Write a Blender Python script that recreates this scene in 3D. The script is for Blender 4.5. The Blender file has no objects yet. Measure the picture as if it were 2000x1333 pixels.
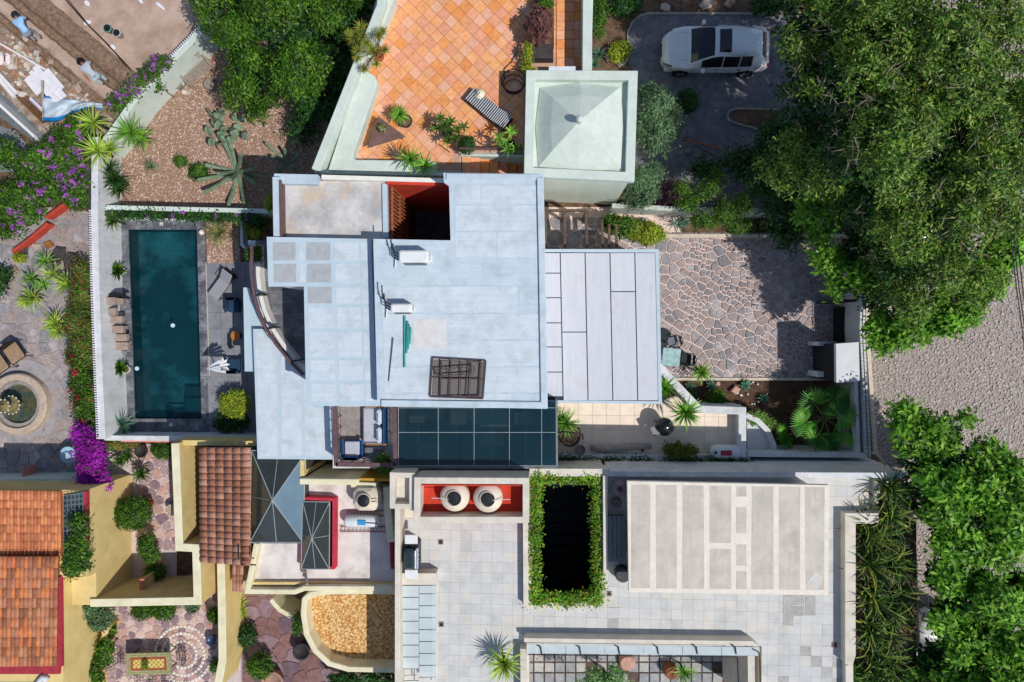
import bpy, math, random
import numpy as np
from mathutils import Vector, Matrix, noise
random.seed(7); rng = np.random.default_rng(7)
S = bpy.context.scene; C = S.collection
# ---------------------------------------------------------------- camera, sky, sun, exposure
H = 31.0
cam_d = bpy.data.cameras.new('camera'); cam = bpy.data.objects.new('camera', cam_d); C.objects.link(cam); S.camera = cam
cam_d.sensor_width = 36; cam_d.lens = 24; cam_d.clip_end = 600
NAD = Vector((50*.00075, 18.5*.00075, -1)).normalized()
RQ = NAD.rotation_difference(Vector((0, 0, -1)))
cam.location = (0, 0, H); cam.rotation_mode = 'QUATERNION'; cam.rotation_quaternion = RQ
SUN = Vector((.63, -.38, 1)).normalized()
W = bpy.data.worlds.new('World'); S.world = W; W.use_nodes = True
nt = W.node_tree; sky = nt.nodes.new('ShaderNodeTexSky'); sky.sky_type = 'NISHITA'; sky.sun_disc = False
sky.sun_elevation = math.asin(SUN.z); sky.sun_rotation = math.atan2(SUN.x, SUN.y); sky.air_density = 1.0; sky.dust_density = .6
nt.nodes['Background'].inputs[1].default_value = .1
nt.links.new(sky.outputs[0], nt.nodes['Background'].inputs[0])
sl = bpy.data.lights.new('sun', 'SUN'); sl.energy = 3.45; sl.angle = math.radians(.53); sl.color = (1, .955, .88)
so = bpy.data.objects.new('sun', sl); C.objects.link(so); so.location = (30, -20, 50); so.rotation_mode = 'QUATERNION'
so.rotation_quaternion = SUN.to_track_quat('Z', 'Y')
S.view_settings.view_transform = 'Standard'; S.view_settings.look = 'None'; S.view_settings.exposure = 0; S.view_settings.gamma = 1
S.render.resolution_x = 1024; S.render.resolution_y = 682

def P(x, y, z=0.0):
    """photo measurement at a known height -> point in the place"""
    d = RQ @ Vector(((x-1000)*.00075, -(y-666.5)*.00075, -1))
    t = (z-H)/d.z
    return Vector((d.x*t, d.y*t, z))
def PX(pts, z): return [(lambda p: (p.x, p.y))(P(a, b, z)) for a, b in pts]

# ---------------------------------------------------------------- materials
def lin(c):
    if isinstance(c, str): c = [int(c[i:i+2], 16) for i in (0, 2, 4)]
    return tuple((v/255/12.92 if v/255 <= .04045 else ((v/255+.055)/1.055)**2.4) for v in c)+(1,)
MATS = {}
def mat(name, c1, c2=None, sc=2., rough=.85, bump=0., bsc=30., metal=0., rnd=0., alpha=1., spec=.3, dirt=None, dsc=.7, damt=.5, trans=0., det=5., streak=0., speck=0., saxis=1):
    if name in MATS: return MATS[name]
    m = bpy.data.materials.new(name); m.use_nodes = True; n = m.node_tree.nodes; l = m.node_tree.links
    b = n['Principled BSDF']; b.inputs['Roughness'].default_value = rough; b.inputs['Metallic'].default_value = metal
    b.inputs['Specular IOR Level'].default_value = spec
    g = n.new('ShaderNodeNewGeometry')
    c1 = lin(c1); c2 = lin(c2) if c2 else tuple(v*.82 for v in c1[:3])+(1,)
    nz = n.new('ShaderNodeTexNoise'); nz.inputs['Scale'].default_value = sc; nz.inputs['Detail'].default_value = det; nz.inputs['Roughness'].default_value = .65
    l.new(g.outputs['Position'], nz.inputs['Vector'])
    r = n.new('ShaderNodeValToRGB'); r.color_ramp.elements[0].position = .36; r.color_ramp.elements[1].position = .64
    r.color_ramp.elements[0].color = c2; r.color_ramp.elements[1].color = c1
    l.new(nz.outputs['Fac'], r.inputs['Fac']); out = r.outputs['Color']
    if dirt:
        n2 = n.new('ShaderNodeTexNoise'); n2.inputs['Scale'].default_value = dsc; n2.inputs['Detail'].default_value = 8; n2.inputs['Roughness'].default_value = .7
        l.new(g.outputs['Position'], n2.inputs['Vector'])
        r2 = n.new('ShaderNodeValToRGB'); r2.color_ramp.elements[0].position = .48; r2.color_ramp.elements[1].position = .66
        r2.color_ramp.elements[0].color = (0, 0, 0, 1); r2.color_ramp.elements[1].color = (damt, damt, damt, 1)
        l.new(n2.outputs['Fac'], r2.inputs['Fac'])
        mx = n.new('ShaderNodeMix'); mx.data_type = 'RGBA'; l.new(r2.outputs['Color'], mx.inputs[0]); l.new(out, mx.inputs[6]); mx.inputs[7].default_value = lin(dirt); out = mx.outputs[2]
    if streak:
        mp = n.new('ShaderNodeMapping'); mp.inputs['Scale'].default_value = (9, .55, 1) if saxis == 1 else ((.55, 9, 1) if saxis == 0 else (7, 7, .4)); l.new(g.outputs['Position'], mp.inputs['Vector'])
        n3 = n.new('ShaderNodeTexNoise'); n3.inputs['Scale'].default_value = 1; n3.inputs['Detail'].default_value = 6; n3.inputs['Roughness'].default_value = .7; l.new(mp.outputs[0], n3.inputs['Vector'])
        m3 = n.new('ShaderNodeMapRange'); m3.inputs[1].default_value = .35; m3.inputs[2].default_value = .7; m3.inputs[3].default_value = 1.04; m3.inputs[4].default_value = 1-streak; l.new(n3.outputs['Fac'], m3.inputs[0])
        h3 = n.new('ShaderNodeHueSaturation'); l.new(out, h3.inputs['Color']); l.new(m3.outputs[0], h3.inputs['Value']); out = h3.outputs[0]
    if speck:
        n4 = n.new('ShaderNodeTexNoise'); n4.inputs['Scale'].default_value = 11; n4.inputs['Detail'].default_value = 3; n4.inputs['Roughness'].default_value = .8; l.new(g.outputs['Position'], n4.inputs['Vector'])
        m4 = n.new('ShaderNodeMapRange'); m4.inputs[1].default_value = .66; m4.inputs[2].default_value = .74; m4.inputs[3].default_value = 1; m4.inputs[4].default_value = 1-speck; l.new(n4.outputs['Fac'], m4.inputs[0])
        h4_ = n.new('ShaderNodeHueSaturation'); l.new(out, h4_.inputs['Color']); l.new(m4.outputs[0], h4_.inputs['Value']); out = h4_.outputs[0]
    if rnd:
        oi = n.new('ShaderNodeObjectInfo'); mr = n.new('ShaderNodeMapRange'); mr.inputs[3].default_value = 1-rnd; mr.inputs[4].default_value = 1+rnd
        l.new(oi.outputs['Random'], mr.inputs[0])
        hs = n.new('ShaderNodeHueSaturation'); l.new(out, hs.inputs['Color']); l.new(mr.outputs[0], hs.inputs['Value'])
        wn = n.new('ShaderNodeTexWhiteNoise'); wn.noise_dimensions = '1D'; l.new(oi.outputs['Random'], wn.inputs['W'])
        m2 = n.new('ShaderNodeMapRange'); m2.inputs[3].default_value = .5-rnd*.05; m2.inputs[4].default_value = .5+rnd*.05
        l.new(wn.outputs[0], m2.inputs[0]); l.new(m2.outputs[0], hs.inputs['Hue']); out = hs.outputs[0]
    l.new(out, b.inputs['Base Color'])
    if bump:
        nb = n.new('ShaderNodeTexNoise'); nb.inputs['Scale'].default_value = bsc; nb.inputs['Detail'].default_value = 4; l.new(g.outputs['Position'], nb.inputs['Vector'])
        bp = n.new('ShaderNodeBump'); bp.inputs['Strength'].default_value = bump; bp.inputs['Distance'].default_value = .03
        l.new(nb.outputs['Fac'], bp.inputs['Height']); l.new(bp.outputs[0], b.inputs['Normal'])
    if alpha < 1: b.inputs['Alpha'].default_value = alpha
    if trans: b.inputs['Transmission Weight'].default_value = trans
    MATS[name] = m; return m
def leafmat(name, cols, rough=.5, tl=.3):
    if name in MATS: return MATS[name]
    m = bpy.data.materials.new(name); m.use_nodes = True; n = m.node_tree.nodes; l = m.node_tree.links
    b = n['Principled BSDF']; b.inputs['Roughness'].default_value = rough; b.inputs['Specular IOR Level'].default_value = .35
    g = n.new('ShaderNodeNewGeometry'); r = n.new('ShaderNodeValToRGB'); e = r.color_ramp.elements
    while len(e) < len(cols): e.new(.5)
    for i, c in enumerate(cols): e[i].position = i/(len(cols)-1)*.96+.02; e[i].color = lin(c)
    l.new(g.outputs['Random Per Island'], r.inputs[0])
    nz = n.new('ShaderNodeTexNoise'); nz.inputs['Scale'].default_value = 1.5; nz.inputs['Detail'].default_value = 3; l.new(g.outputs['Position'], nz.inputs['Vector'])
    mr = n.new('ShaderNodeMapRange'); mr.inputs[1].default_value = .3; mr.inputs[2].default_value = .7; mr.inputs[3].default_value = .55; mr.inputs[4].default_value = 1.35; l.new(nz.outputs['Fac'], mr.inputs[0])
    hs = n.new('ShaderNodeHueSaturation'); l.new(r.outputs[0], hs.inputs['Color']); l.new(mr.outputs[0], hs.inputs['Value'])
    l.new(hs.outputs[0], b.inputs['Base Color'])
    t = n.new('ShaderNodeBsdfTranslucent'); l.new(hs.outputs[0], t.inputs[0])
    mx = n.new('ShaderNodeMixShader'); mx.inputs[0].default_value = tl
    l.new(b.outputs[0], mx.inputs[1]); l.new(t.outputs[0], mx.inputs[2]); l.new(mx.outputs[0], n['Material Output'].inputs[0])
    MATS[name] = m; return m

# ---------------------------------------------------------------- objects
WL = {}
def tag(o, label=None, cat=None, group=None, kind=None):
    for k, v in (('label', label), ('category', cat), ('group', group), ('kind', kind)):
        if v: o[k] = v
    return o
def thing(name, label, cat, loc=(0, 0, 0), group=None):
    o = bpy.data.objects.new(name, None); C.objects.link(o); o.empty_display_size = .3
    o.location = loc; WL[o.name] = Vector(loc); return tag(o, label, cat, group)
def link_mesh(name, me, mats, parent, loc):
    o = bpy.data.objects.new(name, me); C.objects.link(o)
    for m in (mats if isinstance(mats, (list, tuple)) else [mats]):
        if len(me.materials) < (len(mats) if isinstance(mats, (list, tuple)) else 1): me.materials.append(m)
    WL[o.name] = Vector(loc)
    if parent: o.parent = parent; o.location = Vector(loc)-WL[parent.name]
    else: o.location = loc
    return o
def ccw(p):
    a = sum(p[i][0]*p[(i+1) % len(p)][1]-p[(i+1) % len(p)][0]*p[i][1] for i in range(len(p)))
    return list(p) if a > 0 else list(p)[::-1]
class MB:
    def __init__(s): s.v = []; s.f = []; s.mi = []; s.cur = 0
    def add(s, v, f):
        n = len(s.v); s.v += [tuple(a) for a in v]; s.f += [tuple(i+n for i in q) for q in f]; s.mi += [s.cur]*len(f); return s
    def prism(s, pts, z0, z1, ch=0.):
        p = ccw(pts); n = len(p)
        zt = z1 if hasattr(z1, '__len__') else [z1]*n
        zb = z0 if hasattr(z0, '__len__') else [z0]*n
        v = [(p[i][0], p[i][1], zb[i]) for i in range(n)]
        if ch:
            cx = sum(a[0] for a in p)/n; cy = sum(a[1] for a in p)/n
            ins = []
            for a in p:
                d = Vector((cx-a[0], cy-a[1])); q = min(ch, d.length*.4); d = d.normalized()*q if d.length else d; ins.append((a[0]+d.x, a[1]+d.y))
            v += [(p[i][0], p[i][1], zt[i]-ch*.7) for i in range(n)]+[(ins[i][0], ins[i][1], zt[i]) for i in range(n)]
            f = [(i, (i+1) % n, n+(i+1) % n, n+i) for i in range(n)]+[(n+i, n+(i+1) % n, 2*n+(i+1) % n, 2*n+i) for i in range(n)]+[tuple(range(2*n, 3*n))]
        else:
            v += [(p[i][0], p[i][1], zt[i]) for i in range(n)]
            f = [(i, (i+1) % n, n+(i+1) % n, n+i) for i in range(n)]+[tuple(range(n, 2*n)), tuple(range(n-1, -1, -1))]
        return s.add(v, f)
    def box(s, c, d, rz=0., rx=0., ry=0.):
        R = Matrix.Rotation(rz, 3, 'Z') @ Matrix.Rotation(ry, 3, 'Y') @ Matrix.Rotation(rx, 3, 'X'); c = Vector(c)
        v = [c+R @ Vector((x*d[0]/2, y*d[1]/2, z*d[2]/2)) for z in (-1, 1) for y in (-1, 1) for x in (-1, 1)]
        return s.add(v, [(0, 2, 3, 1), (4, 5, 7, 6), (0, 1, 5, 4), (2, 6, 7, 3), (0, 4, 6, 2), (1, 3, 7, 5)])
    def rbox(s, c, d, ch=.03, rz=0.):
        R = Matrix.Rotation(rz, 3, 'Z'); c = Vector(c); x, y, z = d[0]/2, d[1]/2, d[2]/2; ch = min(ch, x*.9, y*.9, z*.9)
        ring = lambda a, b, q: [(a-q, -b), (a, -b+q), (a, b-q), (a-q, b), (-a+q, b), (-a, b-q), (-a, -b+q), (-a+q, -b)]
        L = [(-z, x-ch, y-ch), (-z+ch, x, y), (z-ch, x, y), (z, x-ch, y-ch)]
        v = []; f = []
        for k, (zz, a, b) in enumerate(L):
            v += [c+R @ Vector((p[0], p[1], zz)) for p in ring(a, b, ch)]
            if k: f += [((k-1)*8+i, (k-1)*8+(i+1) % 8, k*8+(i+1) % 8, k*8+i) for i in range(8)]
        f += [tuple(range(7, -1, -1)), tuple(range(24, 32))]
        return s.add(v, f)
    def tube(s, pts, r, n=6, cap=True):
        pts = [Vector(p) for p in pts]; rr = r if hasattr(r, '__len__') else [r]*len(pts); v = []; f = []; u = None
        for k, p in enumerate(pts):
            d = (pts[min(k+1, len(pts)-1)]-pts[max(k-1, 0)]).normalized()
            if u is None: u = d.orthogonal().normalized()
            else: u = (u-d*u.dot(d)); u = u.normalized() if u.length > 1e-6 else d.orthogonal().normalized()
            w = d.cross(u)
            v += [p+(u*math.cos(2*math.pi*i/n)+w*math.sin(2*math.pi*i/n))*rr[k] for i in range(n)]
            if k: f += [((k-1)*n+i, (k-1)*n+(i+1) % n, k*n+(i+1) % n, k*n+i) for i in range(n)]
        if cap: f += [tuple(range(n-1, -1, -1)), tuple(range(len(v)-n, len(v)))]
        return s.add(v, f)
    def lathe(s, prof, c=(0, 0, 0), n=20, sx=1., sy=1.):
        v = []; f = []; c = Vector(c)
        for k, (r, z) in enumerate(prof):
            v += [c+Vector((r*sx*math.cos(2*math.pi*i/n), r*sy*math.sin(2*math.pi*i/n), z)) for i in range(n)]
            if k: f += [((k-1)*n+i, (k-1)*n+(i+1) % n, k*n+(i+1) % n, k*n+i) for i in range(n)]
        f += [tuple(range(n-1, -1, -1)), tuple(range(len(v)-n, len(v)))]
        return s.add(v, f)
    def ball(s, c, r, n=10, m=7, sq=(1, 1, 1)):
        prof = [(max(.02, math.sin(math.pi*k/m))*r, -math.cos(math.pi*k/m)*r*sq[2]) for k in range(m+1)]
        return s.lathe(prof, c, n, sq[0], sq[1])
    def wall(s, pts, w, z0, z1, closed=False):
        """polyline of plan points, mitred, width w; z1 may be a list"""
        p = [Vector(a) for a in pts]; n = len(p); L = []; R = []
        for i in range(n):
            a = p[(i-1) % n] if (closed or i) else None; b = p[(i+1) % n] if (closed or i < n-1) else None
            d1 = (p[i]-a).normalized() if a is not None else None; d2 = (b-p[i]).normalized() if b is not None else None
            d1 = d1 or d2; d2 = d2 or d1
            nn = Vector((-d1.y, d1.x))+Vector((-d2.y, d2.x)); nn.normalize(); k = 1/max(.35, nn.dot(Vector((-d1.y, d1.x))))
            L.append(p[i]+nn*w/2*k); R.append(p[i]-nn*w/2*k)
        zt = z1 if hasattr(z1, '__len__') else [z1]*n; zb = z0 if hasattr(z0, '__len__') else [z0]*n
        v = []
        for i in range(n): v += [(R[i].x, R[i].y, zb[i]), (R[i].x, R[i].y, zt[i]), (L[i].x, L[i].y, zt[i]), (L[i].x, L[i].y, zb[i])]
        f = []
        for i in range(n if closed else n-1):
            a = i*4; b = ((i+1) % n)*4
            f += [(a+k, b+k, b+(k+1) % 4, a+(k+1) % 4) for k in range(4)]
        if not closed: f += [(0, 1, 2, 3), tuple((n-1)*4+k for k in (3, 2, 1, 0))]
        return s.add(v, f)
    def obj(s, name, mats, parent=None, smooth=False, bevel=0., kind=None):
        vs = np.array(s.v); lo = vs.min(0); hi = vs.max(0); c = np.array([(lo[0]+hi[0])/2, (lo[1]+hi[1])/2, lo[2]])
        me = bpy.data.meshes.new(name); me.from_pydata((vs-c).tolist(), [], s.f)
        if smooth: me.polygons.foreach_set('use_smooth', [True]*len(me.polygons))
        ml = mats if isinstance(mats, (list, tuple)) else [mats]
        for m in ml: me.materials.append(m)
        if len(ml) > 1: me.polygons.foreach_set('material_index', s.mi)
        import bmesh
        bm = bmesh.new(); bm.from_mesh(me); bmesh.ops.recalc_face_normals(bm, faces=bm.faces); bm.to_mesh(me); bm.free()
        o = link_mesh(name, me, [], parent, c)
        if bevel:
            b = o.modifiers.new('bevel', 'BEVEL'); b.width = bevel; b.segments = 2; b.limit_method = 'ANGLE'
        if kind: o['kind'] = kind
        return o
def copy_tree(o, parent=None, loc=None, rz=None, sc=None, label=None):
    c = o.copy(); C.objects.link(c); c.parent = parent
    if loc is not None: c.location = loc
    if rz is not None: c.rotation_euler.z = rz
    if sc is not None: c.scale = (sc, sc, sc)
    if label: c['label'] = label
    WL[c.name] = Vector(c.location)
    for ch in [k for k in bpy.data.objects if k.parent == o]: copy_tree(ch, c)
    return c
def clone(o, parent, loc, rz=0., sc=1.):
    c = o.copy(); C.objects.link(c); c.parent = parent
    c.location = Vector(loc)-(WL[parent.name] if parent else Vector()); c.rotation_euler = (0, 0, rz) if not hasattr(rz, '__len__') else rz
    c.scale = sc if hasattr(sc, '__len__') else (sc, sc, sc); WL[c.name] = Vector(loc); return c
def npmesh(name, v, quads, mats, parent=None, smooth=False, mi=None, kind=None):
    v = np.asarray(v, float); q = np.asarray(quads, np.int32); k = q.shape[1]
    lo = v.min(0); hi = v.max(0); c = np.array([(lo[0]+hi[0])/2, (lo[1]+hi[1])/2, lo[2]]); v = v-c
    me = bpy.data.meshes.new(name); me.vertices.add(len(v)); me.vertices.foreach_set('co', v.ravel())
    me.loops.add(q.size); me.loops.foreach_set('vertex_index', q.ravel()); me.polygons.add(len(q))
    me.polygons.foreach_set('loop_start', np.arange(0, q.size, k, dtype=np.int32)); me.polygons.foreach_set('loop_total', np.full(len(q), k, np.int32))
    ml = mats if isinstance(mats, (list, tuple)) else [mats]
    for m in ml: me.materials.append(m)
    if mi is not None: me.polygons.foreach_set('material_index', np.asarray(mi, np.int32))
    if smooth: me.polygons.foreach_set('use_smooth', np.ones(len(q), bool))
    me.update(calc_edges=True); me.validate()
    o = link_mesh(name, me, [], parent, c)
    if kind: o['kind'] = kind
    return o
# ---------------------------------------------------------------- plan geometry
def clip(poly, nx, ny, d):
    out = []; n = len(poly)
    for i in range(n):
        a, b = poly[i], poly[(i+1) % n]; da = a[0]*nx+a[1]*ny-d; db = b[0]*nx+b[1]*ny-d
        if da <= 0: out.append(a)
        if (da < 0 < db) or (db < 0 < da):
            t = da/(da-db); out.append((a[0]+(b[0]-a[0])*t, a[1]+(b[1]-a[1])*t))
    return out
def inside(poly, x, y):
    r = False; n = len(poly)
    for i in range(n):
        x1, y1 = poly[i]; x2, y2 = poly[(i+1) % n]
        if (y1 > y) != (y2 > y) and x < (x2-x1)*(y-y1)/(y2-y1)+x1: r = not r
    return r
def area(p): return abs(sum(p[i][0]*p[(i+1) % len(p)][1]-p[(i+1) % len(p)][0]*p[i][1] for i in range(len(p))))/2
def scatter(poly, dist, rnd, tries=14000):
    xs = [p[0] for p in poly]; ys = [p[1] for p in poly]; out = []; cell = {}; g = dist
    fd = dist if callable(dist) else None
    if fd: g = .5
    for _ in range(tries):
        x = rnd.uniform(min(xs), max(xs)); y = rnd.uniform(min(ys), max(ys))
        if not inside(poly, x, y): continue
        d = fd(x, y) if fd else dist; kx, ky = int(x/g), int(y/g); R = int(d/g)+1; ok = True
        for i in range(kx-R, kx+R+1):
            for j in range(ky-R, ky+R+1):
                for q in cell.get((i, j), ()):
                    if (q[0]-x)**2+(q[1]-y)**2 < d*d: ok = False; break
                if not ok: break
            if not ok: break
        if ok: out.append((x, y)); cell.setdefault((kx, ky), []).append((x, y))
    return out
def voronoi(poly, seeds, gap):
    A = np.array(seeds); cells = []
    for i, s in enumerate(seeds):
        d = ((A-A[i])**2).sum(1); idx = np.argsort(d)[1:22]; c = list(poly)
        for j in idx:
            nx, ny = A[j]-A[i]; L = math.hypot(nx, ny); nx /= L; ny /= L; m = (A[i]+A[j])/2
            c = clip(c, nx, ny, m[0]*nx+m[1]*ny-gap/2)
            if len(c) < 3: break
        if len(c) >= 3 and area(c) > .004: cells.append(c)
    return cells
def soften(p, k=.22):
    out = []; n = len(p)
    for i in range(n):
        a, b = p[i], p[(i+1) % n]
        out += [(a[0]+(b[0]-a[0])*k, a[1]+(b[1]-a[1])*k), (a[0]+(b[0]-a[0])*(1-k), a[1]+(b[1]-a[1])*(1-k))]
    return out
def flagstones(poly_px, z, dist, gap, mats, parent, thick=.05, seed=1, limit=300, name='stone', soft=.2):
    rnd = random.Random(seed); poly = ccw(PX(poly_px, z)); cells = voronoi(poly, scatter(poly, dist, rnd), gap)
    cells.sort(key=area, reverse=True); rest = [MB() for _ in mats]
    for i, c in enumerate(cells):
        c = soften(c, soft) if soft else c; k = rnd.randrange(len(mats)); h = z+thick+rnd.uniform(-.012, .012)
        if i < limit: MB().prism(c, z-.02, h, .012).obj(name, mats[k], parent)
        else: rest[k].prism(c, z-.02, h, .012)
    for k, r in enumerate(rest):
        if r.v: r.obj('small_'+name+'s', mats[k], parent, kind='stuff')
def tiles(poly_px, z, size, ang, gap, mats, parent, thick=.03, seed=1, limit=300, name='tile', sizey=None, near=None, weights=None, off=(0, 0), ch=.008):
    rnd = random.Random(seed); poly = ccw(PX(poly_px, z)); sy = sizey or size; ca, sa = math.cos(ang), math.sin(ang)
    xs = [p[0]*ca+p[1]*sa for p in poly]; ys = [-p[0]*sa+p[1]*ca for p in poly]; out = []
    i0 = math.floor(min(xs)/size)-1
    for i in range(i0, math.ceil(max(xs)/size)+1):
        for j in range(math.floor(min(ys)/sy)-1, math.ceil(max(ys)/sy)+1):
            u0, u1, v0, v1 = i*size+gap/2+off[0], (i+1)*size-gap/2+off[0], j*sy+gap/2+off[1], (j+1)*sy-gap/2+off[1]
            q = [(u*ca-v*sa, u*sa+v*ca) for u, v in ((u0, v0), (u1, v0), (u1, v1), (u0, v1))]
            c = list(poly)
            for k in range(4):
                a, b = q[k], q[(k+1) % 4]; dx, dy = b[0]-a[0], b[1]-a[1]; L = math.hypot(dx, dy); c = clip(c, dy/L, -dx/L, (a[0]*dy-a[1]*dx)/L)
                if len(c) < 3: break
            if len(c) >= 3 and area(c) > size*sy*.06: out.append(c)
    out.sort(key=lambda c: -area(c)+rnd.random()*.001)
    rest = [MB() for _ in mats]
    for i, c in enumerate(out):
        k = rnd.choices(range(len(mats)), weights)[0]; h = z+thick+rnd.uniform(-.003, .003)
        if i < limit: MB().prism(c, z-.01, h, ch).obj(name, mats[k], parent)
        else: rest[k].prism(c, z-.01, h, ch)
    for k, r in enumerate(rest):
        if r.v: r.obj('edge_'+name+'s', mats[k], parent, kind='stuff')
# ---------------------------------------------------------------- plants
def leaf_cloud(blobs, n, size, asp=1.9, clump=.3, per=26, up=.7, seed=0, low=-.35, droop=0.):
    r = np.random.default_rng(seed); B = np.array(blobs, float); w = (B[:, 3]*B[:, 4]*B[:, 5])**(2/3); w /= w.sum()
    nc = max(4, n//per); bi = r.choice(len(B), nc, p=w); d = r.normal(size=(nc, 3)); d[:, 2] = np.where(d[:, 2] < low, -d[:, 2], d[:, 2])
    d /= np.linalg.norm(d, axis=1)[:, None]; rad = 1-.55*r.random(nc)**2.2
    cc = B[bi, :3]+d*B[bi, 3:6]*rad[:, None]
    li = r.choice(nc, n); cs = clump*(.6+.8*r.random(nc))
    off = r.normal(size=(n, 3))*cs[li][:, None]*np.array([1, 1, .55]); p = cc[li]+off
    nr = d[li]*.9+np.array([0, 0, up*.75])+r.normal(size=(n, 3))*.5+off*.3; nr /= np.linalg.norm(nr, axis=1)[:, None]
    t = off+r.normal(size=(n, 3))*.35*clump; t -= nr*(t*nr).sum(1)[:, None]; t /= np.linalg.norm(t, axis=1)[:, None]+1e-9
    b = np.cross(nr, t); s = size*(.6+.8*r.random(n))[:, None]
    tip = p+t*s*.5-nr*s*droop; base = p-t*s*.5-nr*s*droop; lf = p+b*s/asp*.5+t*s*.06; rt = p-b*s/asp*.5+t*s*.06
    v = np.stack([base, rt, tip, lf], 1).reshape(-1, 3)
    return v, np.arange(4*n).reshape(-1, 4)
def break_up(B, k, r, seed):
    """split crown masses into many separate boughs"""
    q = np.random.default_rng(seed); out = []
    for b in B:
        n = max(3, int(k*b[3]*b[4]))
        for i in range(n):
            d = q.normal(size=3); d[2] = abs(d[2])*.9-.1; d /= np.linalg.norm(d); rad = .35+.7*q.random()
            s = r*(.55+.9*q.random()); out.append((b[0]+d[0]*b[3]*rad, b[1]+d[1]*b[4]*rad, b[2]+d[2]*b[5]*rad*1.1, s*(.8+.5*q.random()), s*(.8+.5*q.random()), s*.85))
    return out
def blobs_px(bl): return [(*P(a, b, z), rx, ry, rz) for a, b, z, rx, ry, rz in bl]
def limb(mb, a, b, r0, r1, seed, k=5, wob=.12):
    rr = random.Random(seed); a = Vector(a); b = Vector(b); L = (b-a).length
    pts = [a.lerp(b, i/k)+Vector((rr.uniform(-1, 1), rr.uniform(-1, 1), rr.uniform(-.5, .5)))*(wob*L if 0 < i < k else 0)*.6 for i in range(k+1)]
    mb.tube(pts, [r0+(r1-r0)*i/k for i in range(k+1)], 7)
def tree(name, label, base, bl, n, size, lm, bark, r0=.16, cat='tree', group=None, seed=1, clump=.3, per=26, asp=1.9, extra=None, up=.7, droop=0., low=-.35, fork=.45, bough=None, inner=None):
    B = blobs_px(bl); base = Vector(base); t = thing(name, label, cat, base, group)
    mb = MB(); cz = sum(b[2] for b in B)/len(B); cx = sum(b[0] for b in B)/len(B); cy = sum(b[1] for b in B)/len(B)
    fk = base+(Vector((cx, cy, cz))-base)*fork
    limb(mb, base-Vector((0, 0, .05)), fk, r0, r0*.7, seed, 5, .05)
    for i, b in enumerate(B): limb(mb, fk, (b[0], b[1], b[2]+b[5]*.25), r0*.55, r0*.12, seed+i+3)
    mb.obj('trunk', bark, t, True)
    L = break_up(B, bough[0], bough[1], seed) if bough else B
    v, q = leaf_cloud(L, n, size, asp, clump, per, up, seed, low, droop); npmesh('crown', v, q, lm, t)
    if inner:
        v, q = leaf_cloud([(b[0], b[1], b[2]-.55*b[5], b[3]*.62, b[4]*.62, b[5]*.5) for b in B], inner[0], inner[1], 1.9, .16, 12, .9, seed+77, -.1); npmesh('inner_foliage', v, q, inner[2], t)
    if extra:
        for nm, cnt, sz, m, asp2 in extra:
            v, q = leaf_cloud([(b[0], b[1], b[2]+.04, b[3]*1.03, b[4]*1.03, b[5]*1.05) for b in B], cnt, sz, asp2, clump*.8, 2, .9, seed+50); npmesh(nm, v, q, m, t)
    return t
def blades(n, length, width, elev=(10, 80), droop=.5, seed=0, seg=4, fold=.25, r0=.02, jit=.15):
    """strap leaves from one point; returns verts, quads (each blade its own island)"""
    r = np.random.default_rng(seed); V = []; Q = []
    for i in range(n):
        a = i*2.39996+r.normal()*.15; e = math.radians(elev[0]+(elev[1]-elev[0])*(i/n)**.8+r.normal()*4); L = length*(1-jit+2*jit*r.random())*(1 if i/n < .75 else .8)
        dx, dy = math.cos(a), math.sin(a); px, pz = r0, 0.; n0 = len(V); ee = e
        for k in range(seg+1):
            s = k/seg; w = width*(.55+.9*s if s < .35 else .88*(1-(s-.35)/.65)**.75+.02)
            c = np.array([dx*px, dy*px, pz]); sd = np.array([-dy, dx, 0])*w/2; up = np.array([-dx*math.sin(ee), -dy*math.sin(ee), math.cos(ee)])*w*fold
            V += [c+sd+up, c, c-sd+up]
            px += math.cos(ee)*L/seg; pz += math.sin(ee)*L/seg; ee -= droop*(.3+s)*2/seg*(.7+.6*r.random())
            if k: b = n0+3*k; Q += [(b-3, b, b+1, b-2), (b-2, b+1, b+2, b-1)]
    return np.array(V), np.array(Q)
def plant(name, label, x, y, z, n, length, width, lm, cat='plant', group=None, elev=(5, 80), droop=.5, seed=1, heads=None, stem=None, bark=None, seg=4):
    """rosette plant with one or more heads; heads = [(dx,dy,dz,scale)]"""
    hm = sum(h[2] for h in heads)/len(heads) if heads else .05
    p = P(x, y, z+hm); p.z = z; t = thing(name, label, cat, p, group); V = []; Q = []; k = 0
    for i, (hx, hy, hz, sc) in enumerate(heads or [(0, 0, .05, 1)]):
        v, q = blades(n, length*sc, width*sc**.5, elev, droop, seed*13+i, seg); v = v+np.array([p.x+hx, p.y+hy, p.z+hz]); V.append(v); Q.append(q+k); k += len(v)
    npmesh('leaves', np.concatenate(V), np.concatenate(Q), lm, t)
    if stem:
        mb = MB()
        for hx, hy, hz, sc in heads or [(0, 0, .05, 1)]: mb.tube([p+Vector((0, 0, -.03)), p+Vector((hx*.4, hy*.4, hz*.5)), p+Vector((hx, hy, hz))], [stem, stem*.8, stem*.6], 6)
        mb.obj('stem', bark or BARK, t, True)
    return t
def pot(mb, c, r, h, n=18, lip=1.08):
    mb.lathe([(r*.62, 0), (r*.7, .02), (r*.97, h*.75), (r, h*.9), (r*lip, h*.92), (r*lip, h), (r*.86, h), (r*.84, h-.06), (.01, h-.07)], c, n)
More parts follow.
